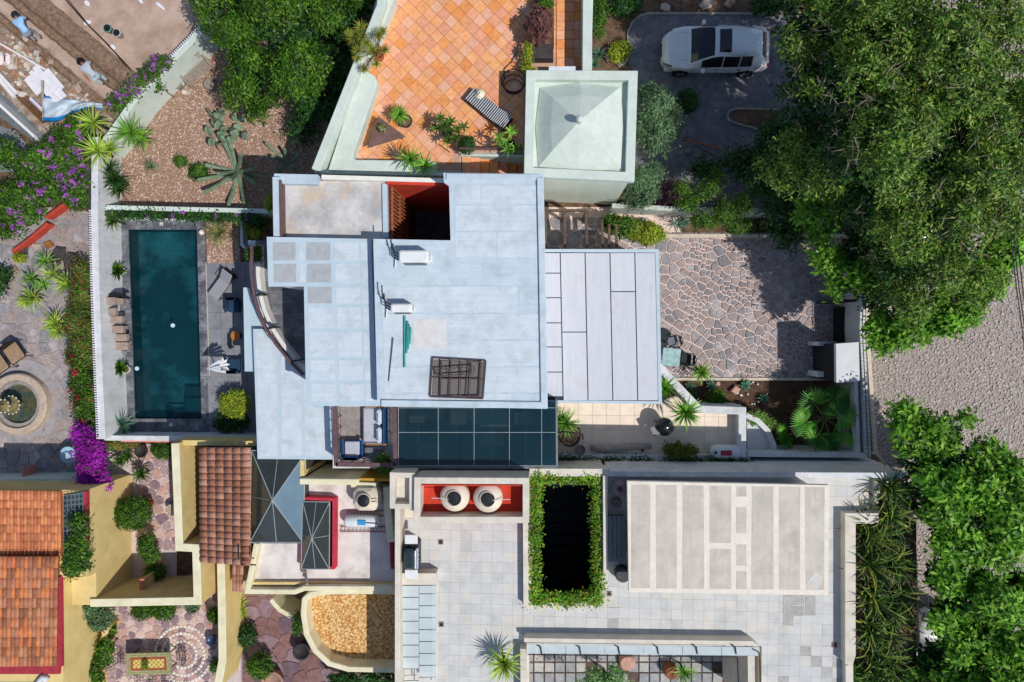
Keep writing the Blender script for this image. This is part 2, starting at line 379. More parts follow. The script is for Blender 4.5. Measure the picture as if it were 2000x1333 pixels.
def shrub(name, label, x, y, z, bl, n, size, lm, cat='shrub', group=None, seed=1, clump=.1, asp=1.9, extra=None, per=20, stems=True, up=.6, droop=0.):
    """bl: (dx,dy,dz,rx,ry,rz) in metres round the base"""
    p = P(x, y, z+sum(b[2]+.5*b[5] for b in bl)/len(bl)); p.z = z; t = thing(name, label, cat, p, group)
    B = [(p.x+a, p.y+b, p.z+c, rx, ry, rz) for a, b, c, rx, ry, rz in bl]
    if stems:
        mb = MB()
        for i, b in enumerate(B): limb(mb, p, b[:3], .025, .01, seed+i)
        mb.obj('stem', BARK, t, True)
    v, q = leaf_cloud(B, n, size, asp, clump, per, up, seed, -.2, droop); npmesh('foliage', v, q, lm, t)
    for nm, cnt, sz, m in extra or []:
        v, q = leaf_cloud([(*b[:3], b[3]*1.04, b[4]*1.04, b[5]*1.08) for b in B], cnt, sz, 1.3, .07, 8, .9, seed+9, .0); npmesh(nm, v, q, m, t)
    return t
BARK = mat('bark', '6b5a48', '40352a', 8, .9, .6, 25)
def offset_poly(p, d):
    p = [Vector(a) for a in ccw(p)]; n = len(p); out = []
    for i in range(n):
        d1 = (p[i]-p[i-1]).normalized(); d2 = (p[(i+1) % n]-p[i]).normalized()
        n1 = Vector((d1.y, -d1.x)); n2 = Vector((d2.y, -d2.x)); nn = (n1+n2).normalized(); k = d/max(.4, nn.dot(n1)); q = p[i]+nn*k; out.append((q.x, q.y))
    return out
def lerp_px(a, b, t): return (a[0]+(b[0]-a[0])*t, a[1]+(b[1]-a[1])*t)
def quad_px(q, u0, u1, v0, v1):
    """sub-rectangle of a measured quad TL,TR,BR,BL"""
    f = lambda u, v: lerp_px(lerp_px(q[0], q[1], u), lerp_px(q[3], q[2], u), v)
    return [f(u0, v0), f(u1, v0), f(u1, v1), f(u0, v1)]
def rect(x0, y0, x1, y1): return [(x0, y0), (x1, y0), (x1, y1), (x0, y1)]
# ---- palette
EARTH = mat('earth', '7a6250', '54402f', 3, .95, .8, 20)
DIRT = mat('pale_dirt', 'c2aa9c', 'a98f80', 1.2, .95, .6, 25, dirt='8f7664', dsc=.9, damt=.5)
LOOSE = mat('loose_soil', '957d6b', '6f5847', 5, .95, 1., 14)
GREENWALL = mat('pale_green_plaster', 'd0dbd3', 'c6d1c9', 1.3, .85, .08, 40, dirt='b3beb3', dsc=1.6, damt=.35, streak=.05, saxis=2, speck=.25)
WHITEWALL = mat('white_plaster', 'dcdde0', 'cfd2d6', 1.5, .85, .08, 40, dirt='aba9a5', dsc=1.3, damt=.45, streak=.12, saxis=2, speck=.2)
ROOF = mat('roof_membrane', 'c3d1dc', 'b9c9d5', 1.2, .7, .12, 60, dirt='9fabb3', dsc=1.7, damt=.5, streak=.06, saxis=0, speck=.35)
ROOF2 = mat('roof_membrane_pale', 'cdd7e0', 'c2ced8', 1.6, .7, .12, 60, dirt='a7aeb3', dsc=1.5, damt=.5, streak=.07, saxis=0, speck=.4)
ROOFSEAM = mat('roof_seam', 'bdcdd8', 'b2c5d1', 2, .7, .1, 60)
ROOFGREY = mat('bare_grey_patch', 'b0b4b8', 'a1a6ab', 5, .85, .2, 60)
PANEL = mat('roof_panel', 'd0d3dc', 'c5c8d2', 1.2, .7, .1, 60, rnd=.03, dirt='b0afb4', dsc=1.2, damt=.4, streak=.06, saxis=1, speck=.4)
DARKGAP = mat('dark_sealant', '3a4656', '28323e', 4, .9)
SLATE = mat('dark_slate', '6b6c72', '55565e', 3, .7, .3, 30, rnd=.14, dirt='93949a', dsc=1.5, damt=.5)
SLATE2 = mat('pool_coping_slate', '6e7078', '4d4f57', 2.2, .6, .3, 30, rnd=.1, dirt='a6a8b0', dsc=1.8, damt=.6)
DECK = mat('deck_concrete', '8f9096', '7c7d84', 2, .7, .15, 40, rnd=.05, dirt='6d6e75', dsc=1.1, damt=.4)
BROWN = mat('brown_metal', '6f5557', '5c4547', 4, .55, .05, 40)
RED = mat('red_plaster', 'd2452f', 'b83a28', 2, .85, .1, 40)
GRASSW = mat('mortar_pink', 'edd6cd', 'dcc1b7', 6, .95, .3, 50)
MORTAR = mat('mortar_pale', 'c9bdb0', 'b2a698', 6, .95, .3, 50)
STONES = [mat('flag_a', 'a2989a', '8b8184', 5, .75, .35, 18, rnd=.16, dirt='c9c2c3', dsc=1.3, damt=.6), mat('flag_b', '918e92', '7b797e', 5, .75, .35, 18, rnd=.16, dirt='bfbcc0', dsc=1.3, damt=.6), mat('flag_c', 'a99b98', '918380', 5, .75, .35, 18, rnd=.14)]
ASPH = mat('driveway_stone', '7b7a80', '62616a', 3, .85, .35, 30, dirt='95939a', dsc=1.2, damt=.4)
BLACK = mat('black_metal', '22242a', '17191d', 3, .5)
GLASST = mat('teal_glass', '1b3c47', '16323c', .6, .05, spec=.6, alpha=.62)
# ---- ground with the pool cut out
POOL = PX([(250, 449), (384, 449), (393, 818), (263, 818)], 0)
g = MB(); R_ = 160; oc = [(-R_, R_), (R_, R_), (R_, -R_), (-R_, -R_)]
g.add([(*a, -.03) for a in oc]+[(*a, -.03) for a in POOL], [(0, 1, 5, 4), (1, 2, 6, 5), (2, 3, 7, 6), (3, 0, 4, 7)])
tag(g.obj('ground', EARTH), kind='structure')
def sheet(name, px, z, m, thick=.03, kind='structure', parent=None):
    o = MB().prism(PX(px, z), z-thick, z).obj(name, m, parent); 
    if kind and not parent: o['kind'] = kind
    return o
# ---- pool
BAS = mat('pool_tile', '0e4450', '0b3a46', 1.0, .4, dirt='2f8490', dsc=.4, damt=1.); BASD = mat('pool_tile_dark', '0c2a33', '0a222a', 3, .4)  # dirt colour here paints paler blotches for sunlight on the pool floor
WATER = mat('pool_water', '06303a', '083741', .5, .04, bump=.4, bsc=2.6, spec=.5, alpha=.42)
pool = thing('swimming_pool', 'long dark teal rectangular swimming pool beside the house', 'pool', P(322, 634, 0))
b = MB(); pin = ccw(POOL); D = -.8
b.add([(*a, 0) for a in pin]+[(*a, D) for a in pin], [(i, (i+1) % 4, 4+(i+1) % 4, 4+i) for i in range(4)]); b.obj('basin_wall', BASD, pool)
MB().add([(*a, D) for a in pin], [(0, 1, 2, 3)]).obj('basin_floor', BAS, pool)
for k, (x0, y0, x1, y1, zz) in enumerate([(362, 778, 392, 816, -.25), (362, 756, 391, 778, -.45), (330, 790, 362, 816, -.6)]): MB().prism(PX(rect(x0, y0, x1, y1), zz), D, zz).obj('pool_step', BAS, pool)
MB().add([(*a, -.1) for a in offset_poly(pin, -.004)], [(0, 1, 2, 3)]).obj('water', WATER, pool)
cop = thing('pool_coping', 'dark slate slabs forming the rim of the pool', 'paving', P(322, 634, 0))
for q, nx, ny in ((rect(229, 428, 401, 449), 9, 1), ([(231, 449), (250, 449), (263, 818), (240, 818)], 1, 18), ([(384, 449), (400, 449), (408, 818), (393, 818)], 1, 18), ([(240, 818), (410, 818), (410, 846), (243, 846)], 8, 1)):
    for i in range(nx):
        for j in range(ny):
            MB().prism(offset_poly(PX(quad_px(q, i/nx, (i+1)/nx, j/ny, (j+1)/ny), .03), -.006), -.05, .03+random.uniform(-.003, .003), .006).obj('slab', SLATE2, cop)
dk = sheet('pool_deck', [(400, 512), (505, 512), (520, 850), (405, 850)], .02, DECK, .06)
for i in range(4):
    for j in range(9):
        q = [(403, 516), (505, 516), (508, 800), (410, 800)]
        MB().prism(offset_poly(PX(quad_px(q, i/4, (i+1)/4, j/9, (j+1)/9), .04), -.006), .01, .045, .005).obj('deck_tile', DECK, dk)
# ---- terrain pieces of the garden
GRAVEL = mat('gravel_base', 'a98b7a', '92745f', 25, .95, 1., 45)
gb = sheet('gravel_garden', [(238, 408), (238, 300), (262, 248), (345, 160), (440, 55), (640, 55), (640, 345), (530, 408)], .03, GRAVEL, .08)
PEB = [mat('pebble_a', 'bfa292', 'ae9080', 8, .9, rnd=.1), mat('pebble_b', 'a08070', '8a6b5b', 8, .9), mat('pebble_c', 'd6c0b2', 'c6afa1', 8, .9)]
def pebbles(name, poly_px, z, n, r, mats, parent, seed=3, flat=.6):
    rr = np.random.default_rng(seed); poly = PX(poly_px, z); xs = [p[0] for p in poly]; ys = [p[1] for p in poly]; pts = []
    while len(pts) < n:
        x, y = rr.uniform(min(xs), max(xs)), rr.uniform(min(ys), max(ys))
        if inside(poly, x, y): pts.append((x, y))
    pts = np.array(pts); n = len(pts); a = rr.uniform(0, 6.28, n); s = r*(.5+rr.random(n)); e = .6+.4*rr.random(n)
    base = np.array([(math.cos(k*math.pi/3), math.sin(k*math.pi/3)) for k in range(6)])
    V = np.zeros((n, 12, 3))
    for k in range(6):
        px = base[k, 0]*s; py = base[k, 1]*s*e; X = px*np.cos(a)-py*np.sin(a); Y = px*np.sin(a)+py*np.cos(a)
        V[:, k] = np.stack([pts[:, 0]+X, pts[:, 1]+Y, np.full(n, z-.005)], 1)
        V[:, 6+k] = np.stack([pts[:, 0]+X*.6, pts[:, 1]+Y*.6, z+s*flat*(.8+.3*rr.random(n))], 1)
    off = (np.arange(n)*12)[:, None]
    Q = np.concatenate([np.stack([off[:, 0]+k, off[:, 0]+(k+1) % 6, off[:, 0]+6+(k+1) % 6, off[:, 0]+6+k], 1) for k in range(6)]+[np.stack([off[:, 0]+6, off[:, 0]+7, off[:, 0]+8, off[:, 0]+9], 1), np.stack([off[:, 0]+6, off[:, 0]+9, off[:, 0]+10, off[:, 0]+11], 1)])
    m0 = rr.integers(0, len(mats), n); mi = np.tile(m0, 8)
    return npmesh(name, V.reshape(-1, 3), Q, mats, parent, mi=mi, kind='stuff')
pebbles('gravel', [(240, 406), (240, 302), (264, 250), (345, 165), (440, 80), (630, 80), (630, 340), (530, 406)], .03, 15000, .034, PEB, gb)
gb2 = sheet('gravel_bed', [(402, 432), (466, 432), (470, 514), (404, 514)], .05, GRAVEL, .08)
pebbles('gravel', [(403, 433), (465, 433), (469, 513), (405, 513)], .05, 900, .04, PEB, gb2, 5)
# ---- driveway, beds, street
sheet('driveway', [(1240, 410), (1236, 140), (1226, 120), (1227, 60), (1240, 36), (1262, 26), (1698, 26), (1698, 405)], .02, ASPH, .08)
kerb = MB().wall(PX([(1208, 130), (1222, 122), (1227, 110), (1227, 62), (1236, 42), (1250, 31), (1268, 26), (1700, 27)], .1), .1, -.05, .11); tag(kerb.obj('driveway_kerb', mat('kerb_grey', 'a09e9a', '86847f', 5, .9, .3, 30)), kind='structure')
STB = mat('street_base', 'a89c94', '8f837c', 8, .95, .6, 30)
st = sheet('street', [(1690, -140), (2500, -140), (2500, 1500), (1690, 1500)], -.005, STB, .02)
COB = [mat('cobble_a', 'c6bab3', 'b2a59e', 9, .85, .4, 40), mat('cobble_b', 'beb5b1', 'aaa19d', 9, .85, .4, 40), mat('cobble_c', 'c3b8b1', 'afa49d', 9, .85, .4, 40)]
def cobbles():
    rr = random.Random(4); mb = [MB(), MB(), MB()]; poly = PX([(1700, -40), (2012, -40), (2012, 1380), (1720, 1380)], 0)
    xs = [p[0] for p in poly]; ys = [p[1] for p in poly]; s = .125; y = min(ys); row = 0
    while y < max(ys):
        x = min(xs)+(row % 2)*s*.5
        while x < max(xs):
            cx = x+rr.uniform(-.06, .06); cy = y+rr.uniform(-.06, .06); r = rr.uniform(.04, .088); e = rr.uniform(.6, 1); an = rr.random()*3.14; h = rr.uniform(.0, .04); tx, ty = rr.uniform(-.25, .25), rr.uniform(-.25, .25)
            n = rr.choice([5, 6, 6, 7]); V = []; ph = rr.random()*6
            for k in range(n):
                t = 2*math.pi*k/n+ph; j = rr.uniform(.8, 1.12); px, py = r*math.cos(t)*j, r*e*math.sin(t)*j; V.append((px*math.cos(an)-py*math.sin(an), px*math.sin(an)+py*math.cos(an)))
            m = mb[rr.randrange(3)]; N = len(m.v)
            m.v += [(cx+p[0], cy+p[1], -.01) for p in V]+[(cx+p[0]*.8, cy+p[1]*.8, h+tx*p[0]+ty*p[1]) for p in V]
            f = [(N+k, N+(k+1) % n, N+n+(k+1) % n, N+n+k) for k in range(n)]+[tuple(range(N+n, N+2*n))]; m.f += f; m.mi += [0]*len(f)
            x += s
        y += s*.88; row += 1
    for k in range(3): mb[k].obj('cobbles', COB[k], st, kind='stuff')
cobbles()
# ---- flagstone forecourt east of the house
PAT = [(1262, 455), (1640, 455), (1655, 560), (1655, 742), (1290, 742), (1262, 600)]
fp = sheet('forecourt', PAT, .0, GRASSW, .06); fp.location.z += .015
def fd(x, y):
    p = P(1480, 640, 0); d = math.hypot(x-p.x, y-p.y); return .13+.32*max(0, .4+1.0*noise.noise((x*.9, y*.9, 3)))
flagstones(PAT, .0, fd, .05, STONES, fp, .045, 11, soft=.07)
fp2 = sheet('entrance_path', [(1050, 405), (1330, 405), (1330, 500), (1050, 500)], -.004, GRASSW, .03)
flagstones([(1052, 425), (1262, 425), (1262, 500), (1052, 500)], -.004, .5, .05, STONES, fp2, .04, 12)
cu = MB().wall(PX([(1285, 458), (1305, 461), (1660, 461)], .14), .16, -.05, .14).obj('forecourt_edge', mat('edge_cream', 'd8cbb8', 'c4b7a4', 5, .9, .2, 40)); tag(cu, kind='structure')
cu = MB().wall(PX([(1300, 741), (1640, 741)], .12), .12, -.05, .12).obj('forecourt_edge', MATS['edge_cream']); tag(cu, kind='structure')
# ---- terrace of the garden east of the house (bed)
sheet('garden_bed', [(1290, 742), (1690, 742), (1690, 900), (1290, 900)], .0, mat('dark_soil', '6b4f3f', '45332a', 5, .95, 1., 25), .04)
sheet('planting_bed', [(1150, -20), (1262, -20), (1240, 36), (1225, 60), (1225, 120), (1205, 140), (1150, 140)], .01, EARTH, .06)
# ================================================================= boundary walls
def spikes(parent, px, z, w=.09, step=.105, hh=.06):
    mb = MB(); pts = [P(a, b, z) for a, b in px]; i = 0
    for a, b in zip(pts, pts[1:]):
        L = (b-a).length; n = int(L/step); ang = math.atan2((b-a).y, (b-a).x)
        for k in range(n): mb.box(a.lerp(b, (k+.5)/n)+Vector((0, 0, hh/2)), (step*.55, w, hh), ang)
    mb.obj('coping_teeth', mat('coping_white', 'e6e2ea', 'cfc9d6', 6, .8), parent, kind='stuff')
gw = thing('garden_wall', 'pale green plaster wall running diagonally behind the wooden bench', 'wall', P(345, 170, 0))
MB().wall(PX([(505, -60), (412, 40), (294, 160), (262, 195), (196, 288)], 1.6), .28, -.05, 1.6).obj('wall_body', GREENWALL, gw, bevel=.015)
spikes(gw, [(480, -35), (405, 38), (287, 158), (255, 192)], 1.6)
MB().wall(PX([(480, -35), (404, 37), (286, 157)], 1.6), .03, 1.5, 1.64).obj('coping_strip', mat('coping_dark', '4a4250', '3a3340', 6, .8), gw)
pw = thing('pool_wall', 'tall pale wall with toothed coping between the pool and the neighbours', 'wall', P(190, 600, 0))
LWP = [(185, 268), (184, 410), (187, 560), (192, 700), (199, 858)]
MB().wall(PX(LWP, 1.72), .3, -.05, 1.72).obj('wall_body', WHITEWALL, pw, bevel=.015)
spikes(pw, [(a-7, b) for a, b in LWP[1:]], 1.72)
MB().wall(PX([(a-9, b) for a, b in LWP], 1.72), .03, 1.5, 1.76).obj('coping_strip', MATS['coping_dark'], pw)
dw = thing('garden_divider', 'low white topped wall with ivy between gravel garden and pool', 'wall', P(360, 412, 0))
MB().wall(PX([(193, 405), (540, 413)], 1.2), .2, -.05, 1.2).obj('wall_body', GREENWALL, dw, bevel=.012)
MB().wall(PX([(240, 427), (360, 430)], .25), .1, -.05, .25).obj('planter_kerb', WHITEWALL, dw)
sw = thing('pool_end_wall', 'pink sided wall closing the south end of the pool court', 'wall', P(350, 855, 0))
MB().wall(PX([(200, 856), (505, 858)], 1.25), .22, -.05, 1.25).obj('wall_body', WHITEWALL, sw)
MB().wall(PX([(236, 862), (345, 863)], 1.2), .08, .2, 1.2).obj('pink_band', mat('pink_plaster', 'd98f83', 'c98074', 3, .85), sw)
bw = thing('bed_wall', 'small grey L shaped planter wall between gravel bed and house', 'wall', P(470, 455, 0))
MB().wall(PX([(471, 432), (472, 478), (478, 484)], .5), .12, -.05, .5).obj('wall_body', WHITEWALL, bw)
# street side wall with spikes
ew = thing('street_wall', 'narrow pale street wall topped with a black spiked rail', 'wall', P(1690, 780, 0))
MB().wall(PX([(1690, 480), (1684, 640), (1690, 760), (1696, 893)], 1.9), .22, -.05, 1.9).obj('wall_body', WHITEWALL, ew, bevel=.01)
mb = MB(); pts = [P(a, b, 2.05) for a, b in [(1690, 480), (1684, 640), (1690, 760), (1696, 893)]]; mb.tube(pts, .018, 5)
for a, b in zip(pts, pts[1:]):
    n = int((b-a).length/.16)
    for k in range(n): c = a.lerp(b, k/n); mb.tube([c+Vector((-.16, 0, 0)), c+Vector((.16, 0, 0))], .009, 4); 
mb.obj('spiked_rail', BLACK, ew)
MB().wall(PX([(1700, 480), (1694, 640), (1702, 760), (1710, 880), (1716, 893)], .15), .16, -.03, .15).obj('kerb', MATS['edge_cream'], ew)
mb = MB(); mb.wall(PX([(1703, 885), (1712, 886), (1721, 896), (1725, 908)], .3), .1, -.03, .3); mb.obj('kerb_hook', MATS['edge_cream'], ew)
gp = thing('gate_pier', 'pale flat roofed gate pier beside the dark pedestrian entrance', 'gate pier', P(1655, 710, 0))
MB().prism(PX([(1634, 673), (1676, 670), (1678, 744), (1635, 746)], 2.5), 0, 2.3).obj('pier_body', mat('pier_shade', '2e3034', '24262a', 3, .8), gp); MB().prism(offset_poly(PX([(1634, 673), (1676, 670), (1678, 744), (1635, 746)], 2.5), .03), 2.3, 2.5).obj('pier_cap', mat('cap_grey', 'd9dadd', 'ced0d3', 2, .8), gp, bevel=.01)  # near-black body colour stands in for the shaded opening under the cap
for y0, y1 in ((668, 676), (726, 737)): MB().prism(PX(rect(1598, y0, 1634, y1), 1.2), 0, 1.2).obj('side_wall', WHITEWALL, gp)
MB().prism(PX(rect(1636, 600, 1672, 668), .5), 0, .5).obj('dark_gate_mat', BLACK, gp)
mb = MB(); mb.prism(PX(rect(1636, 585, 1673, 590), 2.2), 0, 2.2); mb.obj('gate_leaf', BLACK, gp)
# north wall of the forecourt
nw = thing('forecourt_wall', 'pale wall with peeling patches behind the forecourt planting', 'wall', P(1350, 425, 0))
MB().wall(PX([(1196, 402), (1330, 409), (1520, 412), (1620, 414)], 1.3), .2, 0, 1.3).obj('wall_body', mat('peeling_plaster', 'cfd6cc', 'c2c9c0', 2, .9, .1, 40, dirt='8f8f89', dsc=1.8, damt=.7), nw)
# ================================================================= the white house
ZM, ZU, ZL, ZR = 6.9, 6.3, 3.25, 3.45
wh = thing('white_house', 'large white house with many flat pale blue roofs at the centre', 'house', P(900, 640, 0))
MAIN = [(866, 338), (1061, 340), (1064, 480), (1069, 799), (737, 793), (729, 467), (880, 470), (877, 364), (867, 357)]
mp = PX(MAIN, ZM); MB().prism(offset_poly(mp, -.06), 0, ZM-.2).obj('wall', WHITEWALL, wh)
rf = MB().prism(mp, ZM-.2, ZM).obj('main_roof', ROOF, wh)
MB().wall(PX([(1055, 346), (1058, 480), (1063, 792), (900, 790), (744, 788)], ZM+.1), .24, ZM-.02, ZM+.1).obj('parapet', ROOF, rf, bevel=.03)
MB().wall(PX([(871, 345), (1055, 346)], ZM+.06), .22, ZM-.02, ZM+.06).obj('parapet', ROOF, rf, bevel=.03)
# membrane strips
Y = [360, 400, 452, 504, 558, 612, 664, 716, 768, 786]
for i in range(len(Y)-1):
    y0, y1 = Y[i]+1.5, Y[i+1]-1.5; x0 = 888 if y1 < 470 else 742+(y0-467)*.03
    if y0 < 470 < y1: x0 = 888
    x1 = 1049+(y0-340)*.022
    cuts = [x0]+sorted(random.uniform(x0+40, x1-40) for _ in range(random.choice([0, 1, 1])))+[x1]
    for a, b in zip(cuts, cuts[1:]):
        MB().prism(PX(rect(a+1, y0, b-1, y1), ZM), ZM-.01, ZM+random.uniform(.006, .012)).obj('membrane_strip', random.choice([ROOF2, ROOF2, ROOF]), rf)
for q in (rect(940, 362, 993, 391), rect(1003, 362, 1048, 391), rect(990, 430, 1044, 446)): MB().prism(PX(q, ZM), ZM, ZM+.018).obj('roof_patch', ROOF2, rf)
MB().prism(PX(rect(808, 624, 872, 682), ZM), ZM, ZM+.016).obj('stained_patch', mat('stained_membrane', 'dcdde0', 'd0cdcb', 6, .8, dirt='b59f94', dsc=3, damt=.45), rf)
# upper left roof
UL = [(521, 463), (722, 467), (724, 467), (737, 794), (598, 793), (593.5, 560), (524, 560)]
up = PX(UL, ZU); MB().prism(offset_poly(up, -.06), 0, ZU-.18).obj('wall', WHITEWALL, wh)
rf = MB().prism(up, ZU-.18, ZU).obj('upper_roof', ROOFSEAM, wh)
xs = [530, 595, 650, 702, 722]
for x0, x1 in ((533, 577), (584, 594), (598, 645), (653, 700), (704, 719)):
    for y0, y1 in ((474, 509), (516, 552), (561, 593), (600, 640), (648, 697), (704, 742), (750, 784)):
        if y0 > 553 and x1 < 598: continue
        sh = (y0-465)*.035; grey = (x1 < 650 and y0 < 560) or (x0 == 598 and y0 == 561)
        if x0 == 584: grey = False
        MB().prism(PX(rect(x0+sh, y0, x1+sh, y1), ZU), ZU-.01, ZU+.008).obj('roof_panel', ROOFGREY if grey else ROOF2, rf)
# lower left roof
LL = [(494, 643), (512, 643), (520, 655), (600, 733), (600, 790), (651, 794), (650, 898), (503, 897)]
lp = PX(LL, ZL); MB().prism(offset_poly(lp, -.08), 0, ZL-.15).obj('wall', WHITEWALL, wh)
rf = MB().prism(lp, ZL-.15, ZL).obj('lower_roof', ROOFSEAM, wh)
for q in ([(499, 650), (512, 650), (540, 680), (541, 892), (506, 892)], [(549, 692), (588, 731), (588, 890), (550, 892)], [(594, 735), (599, 738), (599, 792), (644, 798), (644, 890), (596, 890)]):
    MB().prism(PX(q, ZL), ZL-.01, ZL+.008).obj('membrane_strip', ROOF2, rf)
# slate balcony with curved railing
bal = sheet('balcony_floor', [(484, 470), (640, 470), (640, 760), (600, 735), (560, 700), (525, 660), (505, 620), (492, 570), (488, 540)], 3.0, WHITEWALL, .2, None, wh)
BALP = [(500, 470), (640, 470), (640, 735), (596, 722), (560, 690), (533, 655), (516, 620), (506, 580), (502, 540)]
tiles(BALP, 3.0, .46, math.radians(1), .012, [SLATE], bal, .02, 5, name='slate_tile')
CURV = [(499, 478), (499, 500), (500, 540), (504, 575), (512, 605), (527, 640), (548, 672), (575, 705), (600, 730)]
MB().wall(PX([(a+4, b) for a, b in CURV], 3.5), .16, 2.95, 3.5).obj('balcony_kerb', mat('kerb_white', 'e8e6e2', 'dddad5', 3, .8), wh)
rl = MB(); 
for k, z in enumerate((3.45, 3.6, 3.75, 3.9, 4.05)): rl.wall(PX([(a-5-k*.4, b+2) for a, b in CURV], z), .03, z-.05, z)
rl.wall(PX([(a-8, b+3) for a, b in CURV], 4.2), .1, 4.14, 4.2); rl.obj('curved_railing', BROWN, wh)
for i in (3, 5, 7):
    c = CURV[i]; MB().wall(PX([(c[0]-9, c[1]+2), (c[0]+5, c[1]-1)], 4.05), .05, 3.3, 4.05).obj('railing_bracket', BLACK, wh)
cano = MB().prism(PX([(475, 562), (486, 562), (498, 600), (512, 643), (497, 643), (498, 726), (478, 726)], 2.9), 2.75, 2.9).obj('canopy_slab', ROOFSEAM, wh)
# concrete roof with parapets and the small court
ZC = 5.7
cr = MB().prism(PX([(540, 352), (757, 356), (757, 470), (540, 470)], ZC), 0, ZC).obj('concrete_roof', mat('weathered_concrete', 'd4d1cf', 'a8a7a8', 1.1, .85, .2, 40, dirt='d8ba92', dsc=.8, damt=.75, speck=.3), wh)
MB().wall(PX([(540, 346), (542, 466)], ZC+.45), .3, ZC-.5, ZC+.45).obj('parapet', ROOF, cr)
MB().wall(PX([(547, 352), (549, 464)], ZC+.42), .06, ZC-.1, ZC+.47).obj('brown_rail', BROWN, cr)
MB().wall(PX([(535, 349), (620, 351)], ZC+.3), .36, ZC-.5, ZC+.3).obj('parapet', ROOF, cr)
MB().wall(PX([(751, 359), (753, 463)], ZC+.1), .18, ZC-.1, ZC+.1).obj('roof_edge', ROOFSEAM, cr)
MB().wall(PX([(628, 346), (866, 353)], 5.9), .16, 4.2, 5.9).obj('court_wall_cap', mat('rail_cream', 'eceae2', 'dfddd4', 3, .8), wh)
MB().wall(PX([(755, 357), (880, 361)], 5.85), .12, 0, 5.85).obj('red_court_wall', RED, wh)
sheet('court_floor', [(757, 380), (890, 380), (890, 480), (757, 480)], .03, SLATE, .05, None, wh)
mb = MB()
fx = P(757, 400, ZC).x; fy0 = P(757, 362, ZC).y; fy1 = P(757, 468, ZC).y
MB().box((fx+.03, (fy0+fy1)/2, 2.85), (.04, fy0-fy1, 5.5)).obj('court_side_wall', mat('deep_red_plaster', '7d3a2c', '6a3024', 2, .85), wh)
for k in range(13): mb.box((fx+.16, fy0+(fy1-fy0)*(k+.5)/13, 3.9), (.06, .045, 3.2))
for z in (2.6, 4.0, 5.4): mb.box((fx+.11, (fy0+fy1)/2, z), (.07, fy0-fy1, .08))
mb.obj('slatted_screen', mat('reddish_wood', 'b5714c', '97593a', 6, .7), wh)
# right roof with panels
RR = [(1063, 487), (1287, 487), (1293, 790), (1085, 787), (1072, 780)]
rp = PX([(1055, 487), (1287, 487), (1293, 790), (1070, 787)], ZR); MB().prism(offset_poly(rp, -.08), 0, ZR-.15).obj('wall', WHITEWALL, wh)
rf = MB().prism(rp, ZR-.15, ZR).obj('panel_roof', ROOFSEAM, wh)
MB().prism(PX([(1062, 493), (1280, 494), (1286, 784), (1062, 782)], ZR), ZR-.02, ZR+.006).obj('panel_bed', DARKGAP, rf)
XC = [1062, 1094, 1142.5, 1191, 1239.5, 1280]
HC = {0: [494, 534, 582, 631, 678, 727, 775], 1: [494, 649, 783], 2: [494, 783], 3: [494, 570, 783], 4: [494, 783]}
for c in range(5):
    for y0, y1 in zip(HC[c], HC[c][1:]):
        s0, s1 = (y0-490)*.02, (y1-490)*.02
        MB().prism(PX([(XC[c]+s0+1, y0+.9), (XC[c+1]+s0-1, y0+.9), (XC[c+1]+s1-1, y1-.9), (XC[c]+s1+1, y1-.9)], ZR), ZR, ZR+.03, .006).obj('roof_panel', PANEL, rf)
# solarium
ZS = 4.3
sol = thing('solarium', 'teal glazed lean-to roof with thin white bars south of the main roof', 'glass roof', P(930, 855, 0))
SXS = [778, 856, 926, 995, 1058, 1086]; SYS = [797, 845, 910]
fr = MB()
for i in range(5):
    for j in range(2):
        x0, x1 = SXS[i], SXS[i+1]; y0, y1 = SYS[j], SYS[j+1]
        if i == 4: y0 = 783 if j == 0 else y0
        MB().prism(PX(rect(x0+.8, y0+.8, x1-.8, y1-.8), ZS), ZS-.02, ZS).obj('pane', GLASST, sol)
for x in SXS: fr.tube([P(x, 790, ZS), P(x, 910, ZS)], .010, 4)
for x in (817, 891, 960, 1027): fr.tube([P(x, 797, ZS-.06), P(x, 910, ZS-.06)], .02, 4)
for y in SYS: fr.tube([P(778, y, ZS), P(1086, y, ZS)], .010, 4)
fr.obj('glazing_bars', mat('bar_grey', 'b9c3c8', 'a5b0b6', 4, .5), sol)
MB().prism(PX(rect(776, 790, 1088, 915), 1.2), 0, 1.2).obj('solarium_floor', mat('interior_floor', '7f8d92', '5d6a70', 1.2, .6), sol)
for q, z in ((rect(800, 812, 828, 826), 1.9), (rect(880, 800, 910, 830), 1.7), (rect(940, 850, 985, 872), 1.6), (rect(1005, 806, 1040, 830), 1.8), (rect(820, 868, 860, 890), 1.6)): MB().prism(PX(q, z), 1.2, z).obj('interior_bench', WHITEWALL, sol)
MB().wall(PX([(776, 913), (1088, 914)], 4.2), .1, 0, 4.2).obj('south_wall', mat('grey_wall', '7e858a', '70767b', 2, .8), sol)
MB().wall(PX([(1087, 783), (1088, 912)], ZS+.02), .08, 0, ZS+.02).obj('east_frame', MATS['grey_wall'], sol)
